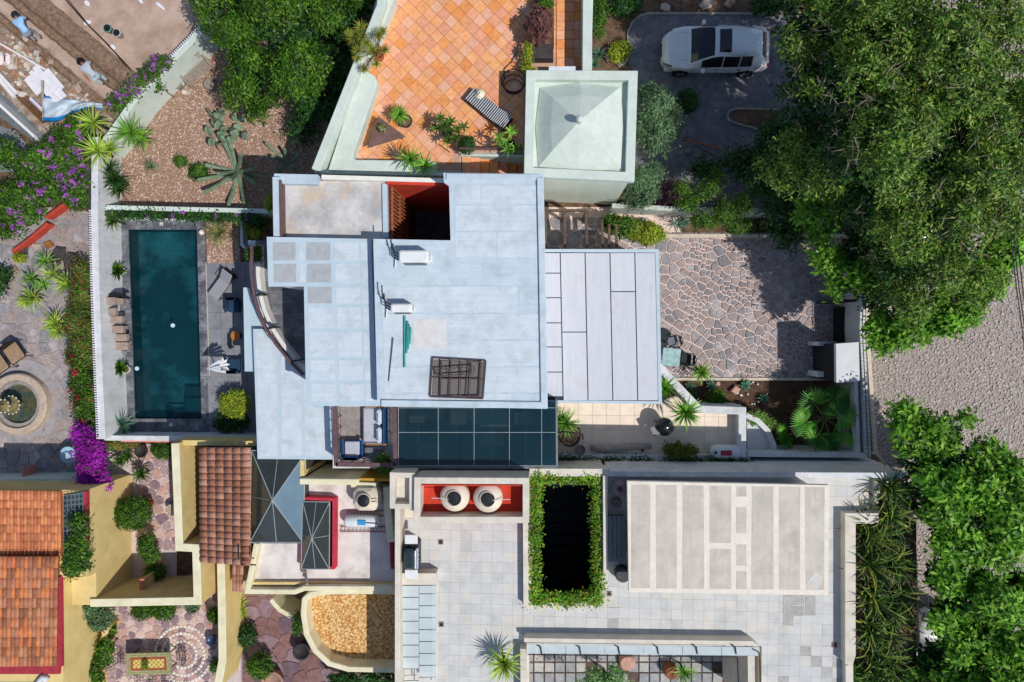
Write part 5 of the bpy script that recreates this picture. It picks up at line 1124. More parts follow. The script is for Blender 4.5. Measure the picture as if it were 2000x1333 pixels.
FL_PU = leafmat('flower_purple', ['a445b8', 'b860cc', 'c98ad6', '8f35a6'], .6, .4)
FL_MA = leafmat('flower_magenta', ['8f0f9a', 'a81cae', 'b92cc0', '7a0c86'], .6, .4)
FL_RD = leafmat('flower_red', ['a02838', 'b83a48', '8f2030'], .6, .4)
TW = mat('pale_twig', '9c9280', '80776a', 8, .9)
TERR = mat('terracotta_pot', 'b86a48', 'a25a3b', 5, .85, .2, 30); GRYP = mat('grey_pot', '8f8a86', '7b7672', 5, .85, .2, 30); DKP = mat('dark_pot', '3a3638', '2c292b', 5, .7)
# --- trees
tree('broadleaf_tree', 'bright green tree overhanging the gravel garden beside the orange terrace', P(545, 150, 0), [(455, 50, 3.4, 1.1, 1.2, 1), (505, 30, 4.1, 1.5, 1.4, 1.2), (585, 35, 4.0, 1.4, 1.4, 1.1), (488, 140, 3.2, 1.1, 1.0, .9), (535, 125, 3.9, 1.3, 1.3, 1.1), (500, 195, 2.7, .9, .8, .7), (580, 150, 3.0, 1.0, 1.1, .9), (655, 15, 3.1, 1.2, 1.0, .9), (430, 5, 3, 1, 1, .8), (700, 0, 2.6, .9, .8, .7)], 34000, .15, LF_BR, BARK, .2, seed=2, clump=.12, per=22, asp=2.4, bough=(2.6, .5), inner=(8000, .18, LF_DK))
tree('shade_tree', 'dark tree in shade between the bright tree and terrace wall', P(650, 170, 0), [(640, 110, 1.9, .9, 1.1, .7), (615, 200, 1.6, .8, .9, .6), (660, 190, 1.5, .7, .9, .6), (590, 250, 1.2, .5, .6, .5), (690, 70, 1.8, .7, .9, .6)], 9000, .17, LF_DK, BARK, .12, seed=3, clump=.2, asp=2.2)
BIG = [(1588, 50, 6.6, 1.5, 1.9, 1.4), (1690, 30, 7.6, 2.1, 2.1, 1.6), (1800, 40, 8, 2.2, 2.1, 1.6), (1895, 60, 7.3, 1.7, 1.9, 1.4), (1596, 165, 7.0, 1.6, 1.9, 1.5), (1700, 150, 8.3, 2.1, 2.1, 1.6), (1810, 160, 8.5, 2.2, 2.1, 1.6), (1920, 170, 7.3, 1.8, 2.1, 1.5), (1610, 285, 5.8, 1.5, 1.8, 1.4), (1700, 270, 8.0, 2.0, 2.0, 1.6), (1810, 275, 8.3, 2.1, 2.1, 1.6), (1920, 290, 7.2, 1.9, 2.0, 1.5), (1650, 390, 4.4, 1.5, 1.7, 1.3), (1740, 390, 6.6, 1.9, 1.9, 1.5), (1850, 395, 7.2, 2.0, 1.9, 1.5), (1945, 385, 6.2, 1.1, 1.5, 1.2), (1695, 490, 3.8, 1.3, 1.4, 1.2), (1780, 490, 5.8, 1.6, 1.6, 1.3), (1865, 495, 6.0, 1.3, 1.5, 1.2), (1725, 570, 4.0, 1.2, 1.1, 1), (1790, 585, 4.7, 1.1, 1.0, .9), (1545, 330, 5, .6, .8, .6), (2020, 260, 7, 1.4, 1.8, 1.3)]
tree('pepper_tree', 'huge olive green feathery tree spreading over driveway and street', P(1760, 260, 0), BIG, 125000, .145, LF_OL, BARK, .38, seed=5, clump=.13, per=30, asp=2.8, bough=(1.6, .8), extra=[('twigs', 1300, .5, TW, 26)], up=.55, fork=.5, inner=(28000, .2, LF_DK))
tree('ash_tree', 'bright green broadleaf tree peeking out below the feathery crown', P(1800, 520, 0), [(1590, 420, 3.6, .75, .8, .7), (1600, 495, 3.2, .8, .8, .7), (1650, 545, 3.2, .7, .6, .6), (1945, 455, 4.8, .75, 1.0, .8), (1938, 498, 4.6, .5, .6, .5), (1868, 582, 4.8, .9, .9, .8), (1825, 612, 4.5, .8, .7, .7), (1770, 640, 4.2, .7, .6, .6), (1905, 540, 4.9, .8, .8, .8), (1720, 645, 4.0, .5, .5, .5)], 16000, .24, LF_ASH, BARK, .2, seed=6, clump=.15, per=12, asp=2.2, bough=(5, .38))
tree('street_ash', 'bright green street tree with leafy tufts beside the terrace corner', P(1880, 960, 0), [(1790, 835, 4.2, .8, .8, .7), (1850, 850, 4.6, 1.0, 1.0, .9), (1810, 910, 4.2, 1.0, 1.0, .9), (1880, 920, 5.0, 1.3, 1.2, 1.0), (1950, 920, 4.9, 1.2, 1.1, .9), (1850, 990, 4.6, 1.1, 1.1, 1), (1920, 1000, 5.2, 1.4, 1.3, 1.1), (1985, 980, 4.8, 1.1, 1.2, 1), (1880, 1055, 4.5, 1.1, .8, .9), (1960, 1060, 4.6, 1.1, .8, .9), (1850, 1045, 4.2, .8, .7, .7)], 20000, .25, LF_ASH, BARK, .22, seed=8, clump=.14, per=11, asp=2.3, bough=(4.6, .45), inner=(6000, .23, LF_DK))
tree('corner_ash', 'bright green street tree at the bottom right corner of the photo', P(1900, 1220, 0), [(1850, 1135, 4.3, .7, .7, .7), (1910, 1140, 4.8, 1.0, .9, .9), (1870, 1200, 4.5, 1.0, .8, .9), (1940, 1190, 4.9, 1.1, 1.0, .9), (1990, 1150, 4.2, .6, .7, .6), (1880, 1270, 4.6, 1.1, 1.0, .9), (1960, 1260, 5.0, 1.2, 1.1, 1), (1830, 1300, 4.2, 1.0, .9, .8), (1910, 1330, 4.8, 1.2, 1.0, 1), (1990, 1320, 4.8, 1.1, 1.0, 1), (1780, 1330, 3.8, .9, .7, .7)], 17500, .24, LF_ASH, BARK, .22, seed=9, clump=.14, per=11, asp=2.3, bough=(4.8, .42), inner=(6000, .23, LF_DK))
tree('driveway_tree', 'rounded grey green tree between the tower and the driveway', P(1285, 235, 0), [(1285, 215, 2.2, .75, .9, .8), (1280, 265, 2.0, .75, .75, .7), (1305, 245, 2.0, .55, .7, .6), (1265, 185, 1.8, .45, .5, .5), (1262, 240, 2.0, .5, .8, .6)], 9000, .15, LF_GY, BARK, .09, seed=11, clump=.12, asp=3.4)
tree('wall_tree', 'grey green small tree leaning on the wall below the tower', P(1250, 360, 0), [(1245, 350, 2.0, .6, .6, .55), (1262, 385, 1.7, .5, .45, .5), (1235, 385, 1.5, .4, .4, .4), (1275, 345, 1.6, .4, .5, .4)], 5200, .14, LF_GY, BARK, .07, seed=12, clump=.12, asp=3.4)
tree('pine_like_tree', 'small pale branched tree with green tufts behind the forecourt', P(1415, 400, 0), [(1345, 400, 2.0, .5, .35, .35), (1385, 370, 2.3, .5, .4, .4), (1420, 415, 2.2, .6, .5, .45), (1375, 430, 1.9, .5, .4, .4), (1450, 400, 2.2, .4, .4, .4), (1440, 440, 1.7, .5, .3, .35), (1330, 370, 2.0, .35, .3, .3), (1400, 345, 2.2, .3, .3, .3), (1480, 360, 2, .5, .5, .4)], 9000, .13, LF_BR, TW, .08, seed=13, clump=.1, asp=4)
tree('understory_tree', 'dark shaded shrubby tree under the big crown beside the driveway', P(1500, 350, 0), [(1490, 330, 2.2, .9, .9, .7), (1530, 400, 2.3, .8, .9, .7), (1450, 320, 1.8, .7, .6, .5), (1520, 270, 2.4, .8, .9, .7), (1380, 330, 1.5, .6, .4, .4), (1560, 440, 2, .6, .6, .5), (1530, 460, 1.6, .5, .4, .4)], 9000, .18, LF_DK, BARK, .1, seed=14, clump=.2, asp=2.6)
tree('court_tree', 'pale green small tree rising from the sunken south court', P(1180, 1310, .5), [(1160, 1325, 2.6, .6, .4, .4), (1195, 1318, 2.8, .5, .4, .4), (1140, 1345, 2.4, .6, .4, .4), (1210, 1345, 2.4, .6, .4, .4)], 4200, .12, leafmat('leaf_pale', ['5a8a4a', '74a25c', '90b872'], .5, .3), BARK, .09, seed=15, clump=.1, asp=2.5)
# --- hedges
def hedge(name, label, path, z, r, rz, n, size, lm, cat='hedge', seed=1, extra=None, clump=.12, step=.35, base=0, asp=1.9, stems=True):
    pts = [P(*p, z) for p in path]; B = []; rr = random.Random(seed)
    for a, b in zip(pts, pts[1:]):
        k = max(1, int((b-a).length/step))
        for i in range(k+1): c = a.lerp(b, i/k); B.append((c.x+rr.uniform(-.1, .1)*r, c.y+rr.uniform(-.1, .1)*r, c.z+rr.uniform(-.1, .1)*rz, r*rr.uniform(.8, 1.15), r*rr.uniform(.8, 1.15), rz*rr.uniform(.8, 1.2)))
    t = thing(name, label, cat, Vector((pts[0].x, pts[0].y, base)))
    v, q = leaf_cloud(B, n, size, asp, clump, 18, .7, seed, -.3); npmesh('foliage', v, q, lm, t)
    if stems:
        mb = MB()
        for b in B[::3]: limb(mb, (b[0], b[1], base), (b[0], b[1], b[2]), .03, .012, seed)
        mb.obj('stem', BARK, t)
    for nm, cnt, sz, m, cl in extra or []:
        v, q = leaf_cloud([(b[0], b[1], b[2]+.05, b[3]*1.03, b[4]*1.03, b[5]*1.1) for b in B], cnt, sz, 1.25, cl, 9, .9, seed+9, .1); npmesh(nm, v, q, m, t, kind='stuff')
    return t
hedge('bougainvillea_hedge', 'broad green hedge dotted with purple flowers at the left edge', [(10, 300), (60, 320), (120, 290), (140, 340), (80, 370), (20, 390), (10, 430), (60, 405)], 1.3, .75, .5, 17000, .15, LF_HG, seed=21, extra=[('flowers', 1300, .12, FL_PU, .07)], step=.6)
hedge('bougainvillea_hedge', 'flowering hedge running up against the toothed wall beside yuccas', [(165, 240), (140, 265), (160, 310), (168, 360), (150, 390), (110, 275), (90, 300)], 1.4, .5, .45, 10000, .14, LF_HG, seed=22, extra=[('flowers', 620, .12, FL_PU, .07)])
hedge('bougainvillea_hedge', 'purple flowered climber on the garden wall next to the workers', [(220, 210), (245, 185), (262, 172), (300, 140), (322, 125)], 1.6, .3, .3, 4200, .12, LF_HG, seed=23, extra=[('flowers', 620, .12, FL_PU, .07)])
hedge('climbing_plant', 'small green creeper hanging over the pale green wall face', [(300, 150), (308, 165), (312, 172)], 1.2, .12, .25, 500, .1, LF_HG, 'climber', seed=24)
hedge('mixed_hedge', 'green and reddish hedge along the wall beside the yuccas', [(165, 530), (162, 570), (158, 610), (150, 640), (175, 640), (155, 690), (180, 700)], .9, .5, .45, 12500, .13, LF_RH, seed=25, asp=2.4)
hedge('mixed_hedge', 'green hedge with crimson blooms between the fountain and the wall', [(155, 700), (160, 740), (165, 790), (172, 815), (180, 750)], 1.0, .45, .45, 8500, .13, LF_HG, seed=26, extra=[('flowers', 260, .11, FL_RD, .09)], asp=2.4)
hedge('bougainvillea_bush', 'vivid magenta bougainvillea bush beside the yellow wall', [(168, 845), (182, 870), (185, 900), (178, 930), (198, 945), (172, 860)], 1.5, .42, .45, 1500, .12, LF_HG, 'bougainvillea', seed=27, extra=[('flowers', 9000, .11, FL_MA, .12)])
hedge('green_bush', 'dark round bush cut by the left edge below the yuccas', [(5, 560), (-5, 540)], .6, .5, .5, 2600, .12, LF_DK, 'bush', seed=28)
hedge('wall_ivy', 'ivy covering the low wall along the north end of the pool', [(215, 419), (300, 419), (400, 422), (505, 428)], .95, .16, .28, 6500, .1, LF_DK, 'ivy', seed=29, extra=[('flowers', 90, .1, FL_PU, .05)], step=.2)
RING = [(1043, 932), (1168, 932), (1168, 1170), (1043, 1170), (1043, 932)]
hedge('ivy_ring', 'bright green ivy frame overhanging the deep dark light well', RING, 4.05, .24, .2, 17000, .1, leafmat('leaf_ivy', ['2f6a12', '4f8f1a', '70ae24', '9ac43a', 'b8a040'], .5, .3), 'ivy', seed=30, step=.18, stems=False, base=3.9, clump=.09)
hedge('terrace_ivy', 'narrow strip of dark ivy along the shaded terrace parapet', [(1096, 900), (1200, 905), (1300, 905), (1400, 904), (1462, 908)], 1.95, .14, .14, 6000, .09, LF_DK, 'ivy', seed=31, step=.16, base=1.4, stems=False)
hedge('roof_vine', 'green vine spilling over the trellis beside the orange roof', [(150, 1060), (150, 1090), (138, 1110), (160, 1100), (155, 1020)], 3.6, .35, .25, 3600, .13, LF_HG, 'vine', seed=32, base=3.3, stems=False)
# --- strap leaf mass on the rooftop planter
def strap_mass():
    t = thing('strap_leaf_plants', 'dense row of dark strap leaved plants filling the rooftop planter', 'plants', P(1720, 1150, 3.7)); V = []; Q = []; k = 0; rr = random.Random(5)
    for y in range(945, 1340, 33):
        for c_ in range(2):
            x = 1690+c_*42+rr.uniform(-9, 9) if y > 1010 else 1726+c_*34+rr.uniform(-6, 6)
            p = P(x, y+rr.uniform(-9, 9), 3.75+rr.uniform(0, .35)); v, q = blades(rr.randint(30, 40), rr.uniform(.95, 1.3), .085, (10, 85), 1.0, rr.randrange(9999), 5)
            v[:, 0] += .22*np.maximum(0, v[:, 2])+.1*np.hypot(v[:, 0], v[:, 1]); v[:, 1] -= .12*np.hypot(v[:, 0], v[:, 1]); V.append(v+np.array(p)); Q.append(q+k); k += len(v)
    npmesh('leaves', np.concatenate(V), np.concatenate(Q), LF_ST, t)
strap_mass()
# --- yuccas and rosettes (x, y, z, heads...)
Y = [
 ('yucca_plant', 'large yellow green yucca, upper one on the corner of the toothed wall', 184, 240, .8, 46, .85, .07, LF_YU, [(0, 0, .9, 1)]),
 ('yucca_plant', 'large yellow green yucca, lowest one on the toothed wall corner', 197, 298, .8, 50, .95, .08, LF_YU, [(0, 0, .9, 1), (.35, .15, .7, .7)]),
 ('yucca_plant', 'large bushy yucca on the gravel side of the wall corner', 262, 262, .0, 54, .95, .07, LF_YG, [(0, 0, 1.4, 1), (.3, -.2, 1.1, .8)]),
 ('yucca_plant', 'small green yucca beside the brown rock near the red wall', 90, 510, 0, 30, .6, .06, LF_YG, [(0, 0, .5, 1)]),
 ('yucca_plant', 'yellow striped yucca above the two star shaped ones', 106, 535, 0, 36, .65, .07, LF_YU, [(0, 0, .6, 1)]),
 ('yucca_plant', 'star shaped yellow yucca touching the reddish hedge', 135, 555, 0, 36, .75, .09, LF_YU, [(0, 0, .7, 1)]),
 ('yucca_plant', 'pale yellow yucca spreading over the flagstones at far left', 70, 583, 0, 40, .7, .07, LF_YU, [(0, 0, .6, 1), (-.5, -.15, .4, .7)]),
 ('yucca_plant', 'green yucca low between the yellow striped ones', 65, 545, 0, 30, .6, .06, LF_YG, [(0, 0, .4, 1), (.5, -.3, .3, .8)]),
 ('yucca_plant', 'bright yellow yucca at the lower end of the yucca group', 112, 632, 0, 44, .7, .08, LF_YU, [(0, 0, .6, 1), (.05, -.35, .5, .8)]),
 ('yucca_plant', 'bright yucca at the edge of the flagstone forecourt', 1368, 728, 0, 60, .55, .06, LF_YG, [(0, 0, .8, 1)]),
 ('yucca_plant', 'big starburst yucca rising above the cream terrace', 1337, 815, 1.4, 70, .8, .075, LF_YG, [(0, .2, 1.3, 1)]),
 ('yucca_plant', 'yucca half hidden under the corner of the panelled roof', 1296, 758, .2, 50, .7, .075, LF_YG, [(0, 0, 1.6, 1)]),
 ('dracaena_plant', 'feathery green potted palm next to the wicker swing chair', 1104, 826, 1.4, 60, .75, .05, LF_YG, [(0, 0, 1.0, 1), (-.2, .2, .8, .8)]),
 ('yucca_plant', 'broad leaved starry plant on the parapet in front of the orange terrace', 812, 318, 4.4, 40, .62, .07, LF_YG, [(-.2, .1, .5, 1), (.35, -.1, .4, .9)]),
 ('spiky_plant', 'spiky yellow green agave by the sunken court parapet', 985, 1294, 3.9, 80, .85, .07, LF_YU, [(0, 0, .5, 1)]),
 ('spiky_plant', 'dark spiky palm in the northwest corner of the pool court', 222, 432, 0, 40, .65, .06, LF_ST, [(0, 0, .9, 1)]),
 ('spiky_plant', 'grey green spiky plant in the southwest corner of the pool court', 240, 830, 0, 70, .85, .05, LF_AG, [(0, 0, .5, 1)]),
 ('aloe_plant', 'shaggy green plant growing on the gravel beside the wall corner', 228, 352, .0, 60, .8, .06, LF_DK, [(0, 0, 1.0, 1), (-.3, .5, 1.0, .8), (.1, -.4, .8, .8)]),
 ('grass_clump', 'arching straw green grass clump beside the pool', 430, 455, .05, 130, .95, .02, leafmat('leaf_straw', ['6a7f3a', '8a9450', 'b0a868', '4f6a34'], .6, .2), [(0, 0, .15, 1)]),
 ('aloe_plant', 'green aloe on the shaded strip beside the concrete roof', 512, 440, 0, 30, .6, .05, LF_ST, [(0, 0, .4, 1), (-.4, 0, .3, .8)]),
 ('variegated_plant', 'upper variegated spiky plant beside the curved yellow wall', 473, 1175, .1, 40, .4, .04, LF_YU, [(0, 0, .3, 1)]),
 ('variegated_plant', 'lower variegated spiky plant beside the curved yellow wall', 476, 1195, .1, 40, .4, .04, LF_YU, [(0, 0, .3, 1)]),
 ('bed_agave', 'pale star shaped agave at the corner of the driveway bed', 1168, 108, 0, 40, .45, .05, LF_AG, [(0, 0, .25, 1), (-.2, -.4, .2, .8)]),
 ('papyrus_plant', 'upper starry white flowered plant in the rose patio', 238, 900, 0, 50, .5, .05, LF_HG, [(0, 0, .5, 1), (.3, .2, .4, .9)]),
 ('papyrus_plant', 'round glossy plant in the middle of the rose patio', 277, 925, 0, 60, .5, .06, LF_HG, [(0, 0, .6, 1)]),
 ('agave_plant', 'blue green agave on dark soil right of the yucca', 1388, 752, 0, 26, .3, .08, LF_AG, [(0, 0, .1, 1)]),
 ('agave_plant', 'blue green agave with white stones near the fan palm', 1455, 752, 0, 26, .32, .08, LF_AG, [(0, 0, .12, 1)]),
 ('agave_plant', 'dark blue agave in the shade near the roof corner', 1347, 755, 0, 24, .3, .07, LF_AG, [(0, 0, .1, 1)]),
 ('agave_plant', 'grey agave at the right end of the dark bed', 1492, 778, 0, 24, .3, .07, LF_AG, [(0, 0, .1, 1)]),
 ('aloe_plant', 'row of dark aloes under the wall north of the forecourt', 1480, 445, 0, 20, .5, .05, LF_ST, [(0, 0, .2, 1), (.5, 0, .2, 1), (-.4, .05, .2, .8)]),
 ('aloe_plant', 'striped aloe clump on bare soil beside the forecourt wall', 1325, 440, 0, 18, .5, .06, LF_AG, [(0, 0, .2, 1), (.3, .1, .2, .8)]),
 ('wild_grass', 'green tuft in the gravel near the toothed wall', 295, 325, .03, 60, .4, .025, LF_GY, [(0, 0, .2, 1)]),
 ('fan_plant', 'green spiky shrub in the sunken court near the pots', 1335, 1312, .5, 40, .7, .06, LF_YG, [(0, 0, .8, 1)]),
]
for i, (nm, lab, x, y, z, n, L, w, lm, hd) in enumerate(Y):
    el = (0, 78) if 'agave' not in nm else (10, 75)
    plant(nm, lab, x, y, z, n, L, w, lm, 'plant', None, el, .55 if 'grass' not in nm else 1.3, 100+i, hd, .05, BARK if z < 3 else DKP)
# --- shrubs
SB = [
 ('shrub', 'yellow green round bush at the south end of the pool deck', 455, 795, 0, [(0, .1, .7, .6, .6, .55), (.25, .25, .8, .45, .45, .4), (-.3, .15, .6, .4, .4, .4)], 5200, .1, LF_YE),
 ('shrub', 'dark round bush in the shade below the yellow bush', 440, 825, 0, [(0, 0, .35, .6, .5, .35), (.6, 0, .3, .5, .45, .3)], 3200, .09, LF_DK),
 ('shrub', 'round topiary bush standing alone on the driveway', 1343, 200, 0, [(0, .1, .7, .48, .5, .45)], 3000, .1, LF_DK),
 ('shrub', 'dense conical shrub against the east terrace parapet', 1168, 25, 0, [(0, 0, 1.2, .35, .55, .8), (0, -.5, .9, .3, .45, .6), (0, .6, 1.2, .35, .6, .7)], 4200, .1, LF_HG),
 ('shrub', 'yellowish leafy shrub on the driveway bed corner', 1208, 100, 0, [(0, 0, .4, .45, .4, .3), (.3, .15, .3, .3, .3, .25)], 1800, .12, LF_YE),
 ('shrub', 'dark shrub at the top of the driveway bed', 1215, 12, 0, [(0, 0, .5, .6, .4, .4), (.5, .1, .4, .5, .4, .3)], 1800, .13, LF_DK),
 ('shrub', 'yellow green bush at the northwest corner of the forecourt', 1265, 455, 0, [(0, 0, .7, .55, .5, .45), (-.6, .15, .7, .4, .4, .4), (.45, 0, .5, .4, .3, .3)], 4600, .12, LF_YE),
 ('shrub', 'leafy green shrub over the pergola end', 1215, 440, 0, [(0, 0, 1.2, .5, .4, .4), (-.4, .1, 1.4, .4, .35, .3)], 2600, .14, LF_BR),
 ('shrub', 'rounded green bush potted in the rose patio by the yellow wall', 252, 1005, 0, [(0, 0, .9, .85, .75, .6), (.3, .1, 1.0, .6, .6, .45), (-.4, -.1, .9, .6, .6, .45)], 9500, .1, LF_HG),
 ('shrub', 'small leafy plant with red buds at the top of the rose patio', 225, 868, 0, [(0, 0, .5, .5, .3, .3), (.5, .05, .5, .4, .3, .3)], 1700, .1, leafmat('leaf_red_green', ['3f6a22', '5a8a2a', 'a0503a', '7a9a34'], .5, .3)),
 ('shrub', 'green clump in the corner beside the pink wall of the rose patio', 315, 880, 0, [(0, 0, .5, .5, .35, .35)], 1900, .12, LF_HG),
 ('shrub', 'flowering dark shrub in the narrow bed left of the brown roof', 373, 1030, 0, [(0, 0, .6, .3, .45, .35)], 1400, .11, leafmat('leaf_redbush', ['2a4a1a', '3a5a20', '7a2f3a', '4a6a2a'], .5, .3)),
 ('shrub', 'leafy plant at the top of the narrow bed by the brown roof', 367, 890, 0, [(0, 0, .6, .3, .3, .3), (.1, .3, .5, .3, .3, .3)], 1500, .11, LF_HG),
 ('shrub', 'yellow leaved plant low in the narrow bed by the brown roof', 368, 945, 0, [(0, 0, .4, .28, .3, .25)], 1000, .1, LF_YE),
 ('shrub', 'dark leafy shrub in the shaded patio beside the wall post', 285, 1065, 0, [(0, 0, .7, .4, .5, .4), (.1, -.5, .6, .35, .4, .35)], 2800, .11, LF_HG),
 ('shrub', 'small tufted plant in the shaded patio near the pink ledge', 300, 1120, 0, [(0, 0, .5, .42, .38, .35)], 1900, .11, LF_HG),
 ('shrub', 'wispy grey green bush spilling over the yellow wall corner', 192, 1205, .3, [(0, 0, 1.1, .6, .5, .45), (-.3, .4, 1.3, .4, .4, .35), (-.2, -.4, .9, .4, .35, .3)], 4200, .13, LF_GY),
 ('shrub', 'left green bush with red blooms under the patio wall', 272, 1196, .3, [(0, 0, .4, .45, .3, .3), (.3, .05, .4, .3, .3, .3)], 1900, .11, LF_HG),
 ('shrub', 'right larger green bush under the patio wall', 318, 1194, .3, [(0, 0, .5, .5, .42, .4)], 2600, .11, LF_HG),
 ('shrub', 'small potted shrub at the right end of the patio wall', 373, 1186, .3, [(0, 0, .4, .3, .25, .25)], 900, .1, LF_GY),
 ('shrub', 'tall green potted plant by the alley wall', 417, 1205, .3, [(0, 0, .5, .25, .3, .35)], 1300, .12, LF_HG),
 ('shrub', 'small dark plant low beside the alley wall', 420, 1303, .3, [(0, 0, .3, .22, .25, .25)], 900, .1, LF_HG),
 ('shrub', 'leafy plants filling the curved yellow planter upper end', 205, 1265, .3, [(0, 0, .9, .35, .4, .35), (-.2, -.5, .8, .35, .4, .35)], 2600, .13, LF_BR),
 ('shrub', 'leafy plants filling the curved yellow planter lower end', 180, 1310, .3, [(0, 0, .9, .35, .5, .35), (0, -.6, .8, .4, .4, .35)], 2600, .13, LF_BR),
 ('shrub', 'thin leafy clump beside the yellow planter and patio stones', 213, 1235, .3, [(0, 0, .5, .22, .25, .25)], 900, .11, LF_BR),
 ('shrub', 'bright green round bush in the dark lower patio', 505, 1305, .1, [(0, 0, .6, .55, .55, .45)], 3600, .11, LF_BR),
 ('shrub', 'dark shrub in the shaded lower patio near the variegated plants', 480, 1245, .1, [(0, 0, .5, .4, .5, .4)], 1800, .12, LF_DK),
 ('shrub', 'ivy tuft hanging on the curved cream parapet', 584, 1215, .1, [(0, 0, 1.6, .15, .5, .4), (-.1, -.4, 1.0, .2, .3, .4)], 1500, .1, LF_HG),
 ('shrub', 'dark hedge at the foot of the pebbled terrace', 700, 1325, .1, [(0, 0, .8, .9, .3, .4), (1.0, 0, .8, .7, .3, .4), (-.8, -.1, .7, .6, .3, .4)], 3200, .12, LF_DK),
 ('shrub', 'small green shrub with white flowers near the cactus', 352, 315, .03, [(0, 0, .25, .25, .2, .18)], 800, .09, LF_HG),
 ('shrub', 'green shrub beneath the columnar cactus arms', 385, 335, .03, [(0, 0, .3, .4, .35, .22)], 1600, .1, LF_HG),
 ('shrub', 'yellow flowered bush beside the concrete roof wall', 528, 398, .0, [(0, 0, 1.0, .18, .4, .4)], 1300, .1, LF_YE),
 ('shrub', 'yellow green succulent clump in the L shaped planter', 485, 445, .2, [(0, 0, .3, .22, .22, .2), (.25, -.2, .3, .25, .25, .2)], 1400, .09, LF_YE),
 ('shrub', 'round green potted bush on the curved balcony', 494, 497, 3.0, [(0, 0, .5, .3, .28, .28), (.15, .1, .6, .2, .2, .2)], 2000, .09, LF_HG),
 ('shrub', 'feathery dark bush on the dark soil beside agaves', 1400, 778, 0, [(0, 0, .4, .4, .35, .3)], 2400, .08, LF_BR),
 ('shrub', 'low green clump beside the diagonal parapet', 1345, 780, 0, [(0, 0, .4, .5, .3, .3)], 2000, .1, LF_DK),
 ('shrub', 'pale green succulent ground cover behind the curved wall', 1478, 818, 0, [(0, 0, .9, .5, .3, .25), (.5, -.25, .8, .4, .25, .2)], 2600, .08, leafmat('leaf_succ', ['5f8a3a', '7aa34c', '98bb66'], .5, .2)),
 ('shrub', 'green trailing plant on the balcony corner rail', 748, 905, 3.4, [(0, 0, .5, .25, .3, .3), (-.05, -.25, .3, .2, .2, .25)], 1300, .12, LF_BR),
 ('shrub', 'bushy plant with yellow leaves below the tall yucca', 1335, 880, 1.4, [(0, 0, .7, .6, .25, .3), (-.5, 0, .6, .3, .2, .25)], 2200, .11, leafmat('leaf_dim', ['4a5a14', '66701a', '7f8620', '3a4a14'], .5, .3)),
 ('shrub', 'bare twiggy reddish shrub in the terrace planter', 1052, 45, 4.15, [(0, 0, .5, .45, .6, .35)], 900, .3, leafmat('twig_red', ['5a3a3a', '7a5048', '49302f'], .8, .1)),
 ('shrub', 'small green potted plant at the top of the orange terrace', 1068, 4, 4.15, [(0, 0, .5, .22, .22, .2)], 900, .1, LF_BR),
 ('shrub', 'climbing plant beside the dark planter box', 1030, 105, 3.8, [(0, 0, .5, .15, .4, .3), (0, -.5, .4, .15, .25, .25), (.2, -.7, .3, .2, .15, .15)], 1500, .09, LF_YE),
 ('shrub', 'reddish bare shrub behind the forecourt wall', 1310, 375, 0, [(0, 0, .9, .45, .5, .35)], 700, .32, leafmat('twig_pink', ['7a5058', '93686c', '5a3a40'], .8, .1)),
 ('shrub', 'green bush at the lower end of the rooftop planter', 1690, 1325, 3.7, [(0, 0, .3, .5, .4, .3), (.6, 0, .4, .5, .4, .3)], 2600, .13, LF_BR),
 ('shrub', 'dark plants at the top edge over the rocky bed', 1500, 8, 0, [(0, 0, .8, .7, .4, .4), (1.0, .1, .9, .8, .4, .4)], 2200, .14, LF_DK),
]
for i, (nm, lab, x, y, z, bl, n, sz, lm) in enumerate(SB): shrub(nm, lab, x, y, z, bl, n, sz, lm, 'shrub', None, 200+i, .07, 2.2, per=14)
# --- cacti
CAC = mat('cactus_green', '82977c', '677f66', 5, .7, .3, 40, rnd=.08)
def ribbed(mb, pts, r):
    pts = [Vector(p) for p in pts]; n = 12; V = []; F = []; u = None
    for k, p in enumerate(pts):
        d = (pts[min(k+1, len(pts)-1)]-pts[max(k-1, 0)]).normalized(); u = d.orthogonal().normalized() if u is None else (u-d*u.dot(d)).normalized(); w = d.cross(u)
        rr = r*(1 if k < len(pts)-1 else .45)
        V += [p+(u*math.cos(2*math.pi*i/n)+w*math.sin(2*math.pi*i/n))*rr*(1 if i % 2 else .72) for i in range(n)]
        if k: F += [((k-1)*n+i, (k-1)*n+(i+1) % n, k*n+(i+1) % n, k*n+i) for i in range(n)]
    F.append(tuple(range(len(V)-n, len(V)))); mb.add(V, F)
def cactus(label, base, tips, r, seed):
    b = P(*base); t = thing('columnar_cactus', label, 'cactus', b)
    for i, (x, y, z) in enumerate(tips):
        q = P(x, y, z); mb = MB(); mid = b.lerp(q, .5)+Vector((0, 0, -.15)); ribbed(mb, [b+(q-b)*.02, b.lerp(mid, .6), mid, mid.lerp(q, .6), q.lerp(mid, .06), q], r*(.8+.06*(i % 4))); mb.obj('arm', CAC, t)
cactus('large columnar cactus with many arms sprawling over the gravel', (462, 335, 0), [(398, 378, 1.1), (385, 352, .9), (400, 322, .7), (432, 265, 1.0), (445, 268, 1.3), (446, 402, .7), (478, 398, .7), (500, 360, 1.2), (492, 330, 1.4), (470, 300, 1.6), (425, 340, 1.5), (448, 352, 1.9), (515, 345, .8)], .1, 1)
cactus('dark cactus stems in the shade below the trees', (560, 320, 0), [(518, 278, .6), (530, 305, .8), (540, 335, .5), (585, 300, .9), (575, 340, .5), (555, 290, 1.1)], .085, 2)
pp = thing('prickly_pear', 'prickly pear cactus with flat grey green pads by the tree', 'cactus', P(440, 250, 0)); rr = random.Random(8)
